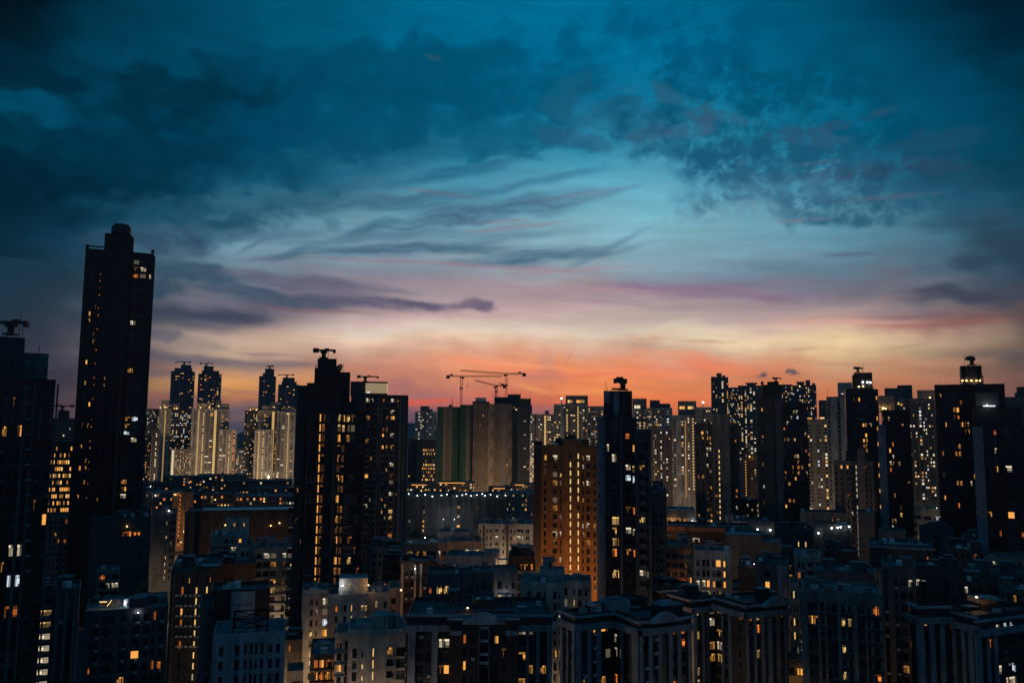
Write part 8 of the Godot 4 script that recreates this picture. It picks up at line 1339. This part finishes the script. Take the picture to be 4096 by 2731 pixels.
	building("apartment_block", "second scaffolded block with white work lamps further right", "building", "", 149.25, -400.23, -19.21, false, [
		[0,0,16.26,16,0,40.69,"grey_net",0.3,[["F",4,36.69,9,[[13.52,1.89,1.8,"g","..o","o"]],[["pier",0.15,0.3,0.3,0,-1,"grey_net"],["pier",1.81,0.3,0.3,0,-1,"grey_net"],["pier",3.61,0.3,0.3,0,-1,"grey_net"],["pier",5.42,0.3,0.3,0,-1,"grey_net"],["pier",7.23,0.3,0.3,0,-1,"grey_net"],["pier",9.03,0.3,0.3,0,-1,"grey_net"],["pier",10.84,0.3,0.3,0,-1,"grey_net"],["pier",12.65,0.3,0.3,0,-1,"grey_net"],["pier",14.46,0.3,0.3,0,-1,"grey_net"],["pier",16.11,0.3,0.3,0,-1,"grey_net"]]]],"roof_felt",6]], [["lamp",-6.33,37,10,0.6,"white",20],["lamp",-0.62,39.47,10,0.6,"white",20],["lamp",1.92,39.81,10,0.6,"white",20],["lamp",3.19,40.08,10,0.6,"white",20],["lamp",6.77,40.46,10,0.6,"white",20]])
	building("apartment_block", "pale factory with a red glowing room on its roof level", "building", "", 163.9, -452.24, -18.69, false, [
		[0,0,23.18,18,0,41.08,"grey_paint",0.9,[["F",5,36.08,7,[[17.12,4.3,3,"r","o.","o"],[21.36,1.31,1.8,"w",".y","w"]],[]]],"roof_felt",4]], [])
	building("apartment_block", "tall windowless brown slab standing at right", "building", "", 139.11, -337.58, -21, false, [
		[0,0,5.85,14,0,50.86,"pink_tile",0.9,[],"roof_felt",3]], [])
	building("apartment_block", "brown flats with caged balconies beside the windowless slab", "building", "", 145.18, -341.04, -21.63, false, [
		[0,0,2.5,12,0,49.88,"brown_tile",0.9,[["F",3,47.48,4,[[0.73,1.69,1.8,"r",0.12,"oa"]],[]]],"roof_felt",2]], [])
	building("apartment_block", "white school with wide lit classrooms under the right towers", "building", "", 220.9, -452.25, -24.41, false, [
		[0,0,19.63,18,0,43.05,"cream_paint",0.9,[["F",4,38.45,9,[[2.72,3.51,2,"r","..","a"],[7.49,3.71,2,"r",".","a"],[11.42,2.3,2,"r","c.","c"],[14.28,2.52,2,"r","w.","w"],[16.68,1.37,2,"w","..","a"],[18.16,1.14,2,"w","..","a"]],[["ledges",0.2,0.3,0.9,"cream_paint"]]]],"roof_felt",3],
		[-6.11,10.5,2.32,5,0.1,38.61,"cream_paint",0.4,[],"roof_felt",0]], [["lamp",2.23,44.55,8,0.3,"white",4]])
	building("apartment_block", "grey walled yard block under the right towers", "building", "", 144.32, -327.16, -22.37, false, [
		[0,0,9.28,16,0,44.93,"grey_paint",0.9,[],"roof_felt",4]], [])
	building("apartment_block", "grey roof huts under the right towers", "building", "", 166.86, -338.87, -24.63, false, [
		[0,0,12.05,14,0,44.73,"slate_paint",0.9,[["F",3,41.73,13,[[5.71,1.55,1.6,"w",0,"a"],[10.07,1.7,1.6,"w",0,"a"]],[]]],"roof_felt",5],
		[0.54,0,6.95,8,44.73,46.75,"slate_paint",0.4,[],"roof_teal",0]], [])
	building("apartment_block", "dark flat roofed block with two amber slits at right", "building", "", 132.32, -294.02, -22.82, false, [
		[0,0,19.2,18,0,44.24,"dark_concrete",0.9,[["F",3,39.84,13,[[1.36,0.46,1.8,"w",0.05,"a"],[14.56,0.37,2.2,"s",".y","a"],[17.46,0.44,2,"s","o.","y"]],[["band",43.8,0.8,0.6,"blue_grey_stone"]]]],"roof_teal",7]], [])
	building("apartment_block", "blue grey plain tower in the lower right", "building", "", 102.77, -229.97, -22.71, false, [
		[0,0,7.85,14,0,46.61,"slate_paint",0.9,[["F",3.05,42.21,13,[[0.6,0.59,1.7,"a",0,"a"],[3.07,0.59,1.7,"a",0,"a"],[4.77,1.4,1.9,"r",".......a","a"],[6.51,0.93,1.9,"w","w.o..a..y","w"]],[["pier",1.84,1.41,0.7,0,-1,"slate_paint"],["pier",-0.11,0.59,0.6,0,-1,"slate_paint"]]]],"roof_teal",5]], [])
	building("apartment_block", "dim block with bright corner rooms right of the blue grey tower", "building", "", 122.32, -248.36, -24.73, false, [
		[0,0,11.73,13,0,43.82,"dark_concrete",0.9,[["F",3,38.82,12,[[0.57,1.01,1.9,"r","w..o..","w"],[1.96,1.26,1.9,"r","c.....","w"],[4.97,1,1.8,"w",0,"a"]],[]]],"roof_felt",6]], [])
	building("apartment_block", "pale grey low flats with a flat roof, lower right", "building", "", 94.3, -245.68, -19.82, false, [
		[0,0,15.47,15,0,42.88,"slate_paint",0.9,[["F",3,38.88,12,[[0.97,1.3,1.8,"w",0,"a"],[4.08,1.29,1.8,"w",0,"a"],[6.13,1.02,1.8,"w",0,"a"]],[["pier",8.43,0.51,0.4,0,-1,"grey_paint"]]]],"roof_teal",9]], [["lamp",-1.76,38.85,5.5,0.2,"warm",1]])
	building("apartment_block", "brown garage with a blue tarpaulin roof at right", "building", "", 107.74, -282.33, -19.66, false, [
		[0,0,9.97,12,0,43.35,"brown_tile",0.9,[["F",3,38.35,12,[[5.41,1.04,1.9,"w","..","a"],[8.15,0.88,1.9,"w",0,"a"]],[]]],"tarpaulin",3]], [])
	building("apartment_block", "old grey flats with deep balconies in the lower right", "building", "", 79.81, -210.47, -19.66, false, [
		[0,0,17.48,16,0,43.6,"grey_paint",0.9,[["F",3,39.6,13,[[2.46,1.99,2,"r",".a....a..","a"],[4.55,0.88,2.2,"w",0.05,"o"],[6.62,2.18,2,"r",".......o","a"],[9.07,0.76,1.9,"w",".y.y.y.o","y"],[10.47,0.75,1.9,"w",".y.....","y"],[12.98,1.49,2,"r",0.06,"a"],[14.58,0.64,1.9,"w",0.05,"a"],[16.17,1.27,2.1,"r","o....o...","o"]],[["pier",0.52,1.44,0.5,0,-1,"grey_paint"],["pier",3.78,0.44,0.5,0,-1,"concrete"],["pier",5.26,0.33,0.4,0,-1,"tan_tile"],["pier",8.15,0.65,0.6,0,-1,"grey_paint"],["pier",11.6,0.86,0.6,0,-1,"grey_paint"],["pier",14,0.32,0.4,0,-1,"tan_tile"],["ledges",0.35,0.8,0.95,"brown_tile"]]]],"roof_teal",10]], [])
	building("apartment_block", "cream stair tower rising behind the old grey flats", "building", "", 100.05, -236.08, -21.65, false, [
		[0,0,1.96,8,0,43.51,"cream_paint",0.9,[["F",3,41.11,13,[[0.66,0.37,1.6,"w",0,"a"]],[]]],"roof_felt",1]], [])
	building("apartment_block", "small pale house below the tall blue grey slab", "building", "", 164.24, -307.67, -26.41, false, [
		[0,0,6.28,14,0,45.22,"grey_paint",0.9,[["F",3,42.82,14,[[0.79,0.71,1.8,"w",0.12,"aow"],[2.36,0.71,1.8,"w",0.12,"aow"],[3.93,0.71,1.8,"w",0.12,"aow"],[5.5,0.71,1.8,"w",0.12,"aow"]],[]]],"roof_felt",7]], [])
	building("apartment_block", "low dark roofs below the tall blue grey slab", "building", "", 151.52, -288.66, -26.07, false, [
		[0,0,10.79,14,0,43.52,"dark_concrete",0.9,[["F",3,41.12,13,[[0.9,0.81,1.8,"w",0.12,"aow"],[2.7,0.81,1.8,"w",0.12,"aow"],[4.49,0.81,1.8,"w",0.12,"aow"],[6.29,0.81,1.8,"w",0.12,"aow"],[8.09,0.81,1.8,"w",0.12,"aow"],[9.89,0.81,1.8,"w",0.12,"aow"]],[]]],"roof_teal",7]], [])
	building("apartment_block", "dim rooftop block with orange windows at the right edge", "building", "", 139.99, -249.73, -27.62, false, [
		[0,0,15.22,14,0,42.49,"slate_paint",0.9,[["F",3,40.09,13,[[0.76,0.68,1.8,"w",0.12,"aow"],[2.28,0.68,1.8,"w",0.12,"aow"],[3.8,0.68,1.8,"w",0.12,"aow"],[5.33,0.68,1.8,"w",0.12,"aow"],[6.85,0.68,1.8,"w",0.12,"aow"],[8.37,0.68,1.8,"w",0.12,"aow"],[9.89,0.68,1.8,"w",0.12,"aow"],[11.41,0.68,1.8,"w",0.12,"aow"],[12.93,0.68,1.8,"w",0.12,"aow"],[14.46,0.68,1.8,"w",0.12,"aow"]],[]]],"roof_felt",7]], [])
	building("apartment_block", "dark roofs under the stepped black tower", "building", "", 163.45, -280.37, -28.5, false, [
		[0,0,17.68,14,0,41.92,"grey_paint",0.9,[["F",3,39.52,13,[[0.88,0.8,1.8,"w",0.12,"aow"],[2.65,0.8,1.8,"w",0.12,"aow"],[4.42,0.8,1.8,"w",0.12,"aow"],[6.19,0.8,1.8,"w",0.12,"aow"],[7.96,0.8,1.8,"w",0.12,"aow"],[9.72,0.8,1.8,"w",0.12,"aow"],[11.49,0.8,1.8,"w",0.12,"aow"],[13.26,0.8,1.8,"w",0.12,"aow"],[15.03,0.8,1.8,"w",0.12,"aow"],[16.8,0.8,1.8,"w",0.12,"aow"]],[]]],"roof_teal",7]], [])
	building("apartment_block", "dim flats between the right roofs", "building", "", 126.74, -240.38, -26.25, false, [
		[0,0,9.48,14,0,41.15,"dark_concrete",0.9,[["F",3,38.75,12,[[0.79,0.71,1.8,"w",0.12,"aow"],[2.37,0.71,1.8,"w",0.12,"aow"],[3.95,0.71,1.8,"w",0.12,"aow"],[5.53,0.71,1.8,"w",0.12,"aow"],[7.11,0.71,1.8,"w",0.12,"aow"],[8.69,0.71,1.8,"w",0.12,"aow"]],[]]],"roof_felt",7]], [])
	building("apartment_block", "teal roofed block at the right edge", "building", "", 136.88, -231.07, -28.96, false, [
		[0,0,12.16,14,0,40.44,"slate_paint",0.9,[["F",3,38.04,12,[[0.68,0.61,1.8,"w",0.12,"aow"],[2.03,0.61,1.8,"w",0.12,"aow"],[3.38,0.61,1.8,"w",0.12,"aow"],[4.73,0.61,1.8,"w",0.12,"aow"],[6.08,0.61,1.8,"w",0.12,"aow"],[7.43,0.61,1.8,"w",0.12,"aow"],[8.78,0.61,1.8,"w",0.12,"aow"],[10.13,0.61,1.8,"w",0.12,"aow"],[11.48,0.61,1.8,"w",0.12,"aow"]],[]]],"roof_teal",7]], [])
	building("apartment_block", "street level shops with white light in the gap at lower right", "building", "", 77.54, -236.58, -17.23, false, [
		[0,0,5.15,8,0,20.78,"concrete",0.9,[["F",4.2,17.58,4,[[0.85,2.01,2,"s",".w","w"],[2.22,3.26,1.8,"r","a.","a"]],[]]],"roof_felt",2]], [])
	roof_crane("dark maintenance crane on the far left tower roof", Vector3(-103.42, 99.58, -174), 0, 3, 4.4, 1.5)
	roof_crane("small crane on the distant block between the left towers", Vector3(-403.3, 98.34, -765), 180, 9, 9, 2.4)
	roof_crane("crane on the leftmost slim far tower", Vector3(-634.58, 209.58, -1640), 180, 16, 11, 3.2)
	roof_crane("crane on the second slim far tower", Vector3(-591.44, 207.53, -1640), 0, 12, 11, 3)
	roof_crane("crane on the narrow third slim far tower", Vector3(-468.44, 203.27, -1640), 180, 5, 5, 3)
	roof_crane("crane on the fourth slim far tower", Vector3(-434.94, 186.62, -1640), 180, 16, 12, 3)
	roof_crane("crane on top of the black tower crown", Vector3(-61.38, 104.33, -276), 0, 3.4, 2.6, 1.5)
	roof_crane("long crane on the louvre screen tower", Vector3(-77, 107.25, -446), 0, 6.6, 3.4, 1.5)
	tower_crane("tower crane with its mast on the green netted tower", Vector3(-62.77, 117.18, -1060), 150.19, 50.88, 16.85, 0, 0.5, 2.6)
	tower_crane("rightmost tower crane with its jib pointing left", Vector3(-6.55, 123.46, -1065), 154.16, 58.04, 22.28, 180, 3.5, 2.6)
	tower_crane("lower tower crane between the two taller cranes", Vector3(-18.64, 124.78, -1040), 137.61, 26.61, 10.09, 172, 6.5, 2.2)
	roof_crane("big blocky crane on the centre dark tower", Vector3(35.13, 94.33, -268), 180, 2.4, -1, 1.9)
	roof_crane("thin hooked crane on the black slab tower", Vector3(148.34, 111.1, -476), 0, 2.6, 1.2, 1.1)
	roof_crane("square crane on the floodlit crown tower", Vector3(206.77, 119.01, -506), 0, 2.4, 1.4, 1.5)
	roof_crane("boxy crane on the amber lit crown at right", Vector3(191.99, 110.66, -353), 180, 2, -0.6, 1.7)
	street_lamp("street lamp lighting the orange podium wall at bottom left", Vector3(-52.3, 0, -206), 9, 90, 150, "sodium")
	street_lamp("street lamp in the alley by the white tower block", Vector3(-58.29, 0, -235), 9, 0, 120, "sodium")
	street_lamp("street lamp before the amber tower, left", Vector3(11.3, 0, -266), 10, 90, 1000, "sodium")
	street_lamp("street lamp before the amber tower, right", Vector3(20.63, 0, -266), 10, 90, 1000, "sodium")
	street_lamp("street lamp below the orange striped terrace", Vector3(56.05, 0, -289), 22, 90, 330, "sodium")
	street_lamp("street lamp by the lit gap at lower right", Vector3(74.35, 0, -222), 9, 90, 160, "sodium")
	street_lamp("street lamp left of the netted building site", Vector3(-44.83, 0, -575), 24, 90, 60, "white")
	street_lamp("street lamp right of the netted building site", Vector3(-37.44, 0, -575), 24, 90, 60, "white")
	street_lamp("street lamp beyond the white estate slabs at left", Vector3(-378.31, 0, -1040), 12, 90, 9000, "warm")
	street_lamp("street lamp beyond the cream estate slab", Vector3(-296.27, 0, -1040), 12, 90, 8000, "warm")
	street_lamp("street lamp under the building site towers", Vector3(-22.91, 0, -925), 12, 90, 5000, "warm")
	street_lamp("street lamp under the estate behind the amber tower", Vector3(59.52, 0, -830), 12, 90, 2600, "warm")
	street_lamp("street lamp under the brown grid estate block", Vector3(127.35, 0, -675), 12, 90, 2600, "warm")
	street_lamp("street lamp under the cream estate block at right", Vector3(211.41, 0, -590), 12, 90, 1500, "warm")
	street_lamp("street lamp lighting the white apartment blocks in the centre", Vector3(-3.76, 0, -370), 10, 90, 1100, "warm")
	street_lamp("street lamp between the school like block and pink terrace", Vector3(-20.04, 0, -352), 10, 90, 240, "warm")
	street_lamp("street lamp below the white balcony apartments", Vector3(-80.36, 0, -288), 10, 90, 240, "warm")
	street_lamp("street lamp below the white tower block kitchens", Vector3(-54.45, 0, -238), 9, 90, 190, "warm")
	street_lamp("street lamp below the white front block stairs", Vector3(-31.21, 0, -196), 9, 90, 240, "warm")
	street_lamp("street lamp by the white tenements between mansions", Vector3(11.47, 0, -214), 9, 90, 130, "warm")
	street_lamp("street lamp below the school at right", Vector3(205.79, 0, -420), 10, 90, 900, "warm")
	street_lamp("street lamp by the white corner apartments at right", Vector3(88.39, 0, -255), 9, 90, 190, "warm")
	street_lamp("street lamp below the apartment house with oval windows", Vector3(57.2, 0, -246), 9, 90, 130, "warm")
	street_lamp("street lamp before the ribbed pale tenement at left", Vector3(-148.6, 0, -362), 10, 90, 180, "warm")
	street_lamp("street lamp below the tan slab at left", Vector3(-211.61, 0, -555), 10, 90, 450, "sodium")
	street_lamp("street lamp below the old grey flats lower right", Vector3(67.54, 0, -184), 9, 90, 80, "warm")
	street_lamp("street lamp beside the long brown netted building", Vector3(-116.16, 0, -412), 10, 90, 200, "sodium")
	tree("dark tree left of the school like block", Vector3(-45.34, 0, -430), 36, 14, 3)
	tree("dark tree beside the netted building site", Vector3(-40.09, 0, -425), 33, 12, 4)
	tree("dark tree by the narrow tenement in the lower left", Vector3(-130.16, 0, -300), 31, 14, 5)
	tree("small dark tree at the foot of the old grey flats", Vector3(73.29, 0, -192), 26, 9, 6)
	tree("small dark tree by the street gap at lower right", Vector3(71.96, 0, -205), 24, 8, 7)
	tree("dark tree behind the open car park", Vector3(95.55, 0, -470), 34, 10, 8)
	hill([[-3569.28,59.18],[-2751.84,76.44],[-2339.75,14.97],[-2218.02,36.34],[-2139.01,102.11],[-1628.75,147.3],[-993.54,142.62],[-840.6,174.54],[-779.39,187.32],[-604.57,156.19],[9.59,218.68],[194.03,244.81],[265.8,253.62],[378.7,242.33],[932.36,189.95],[1956.47,147.85],[3388.85,109.37]], -7000.0, 900.0)
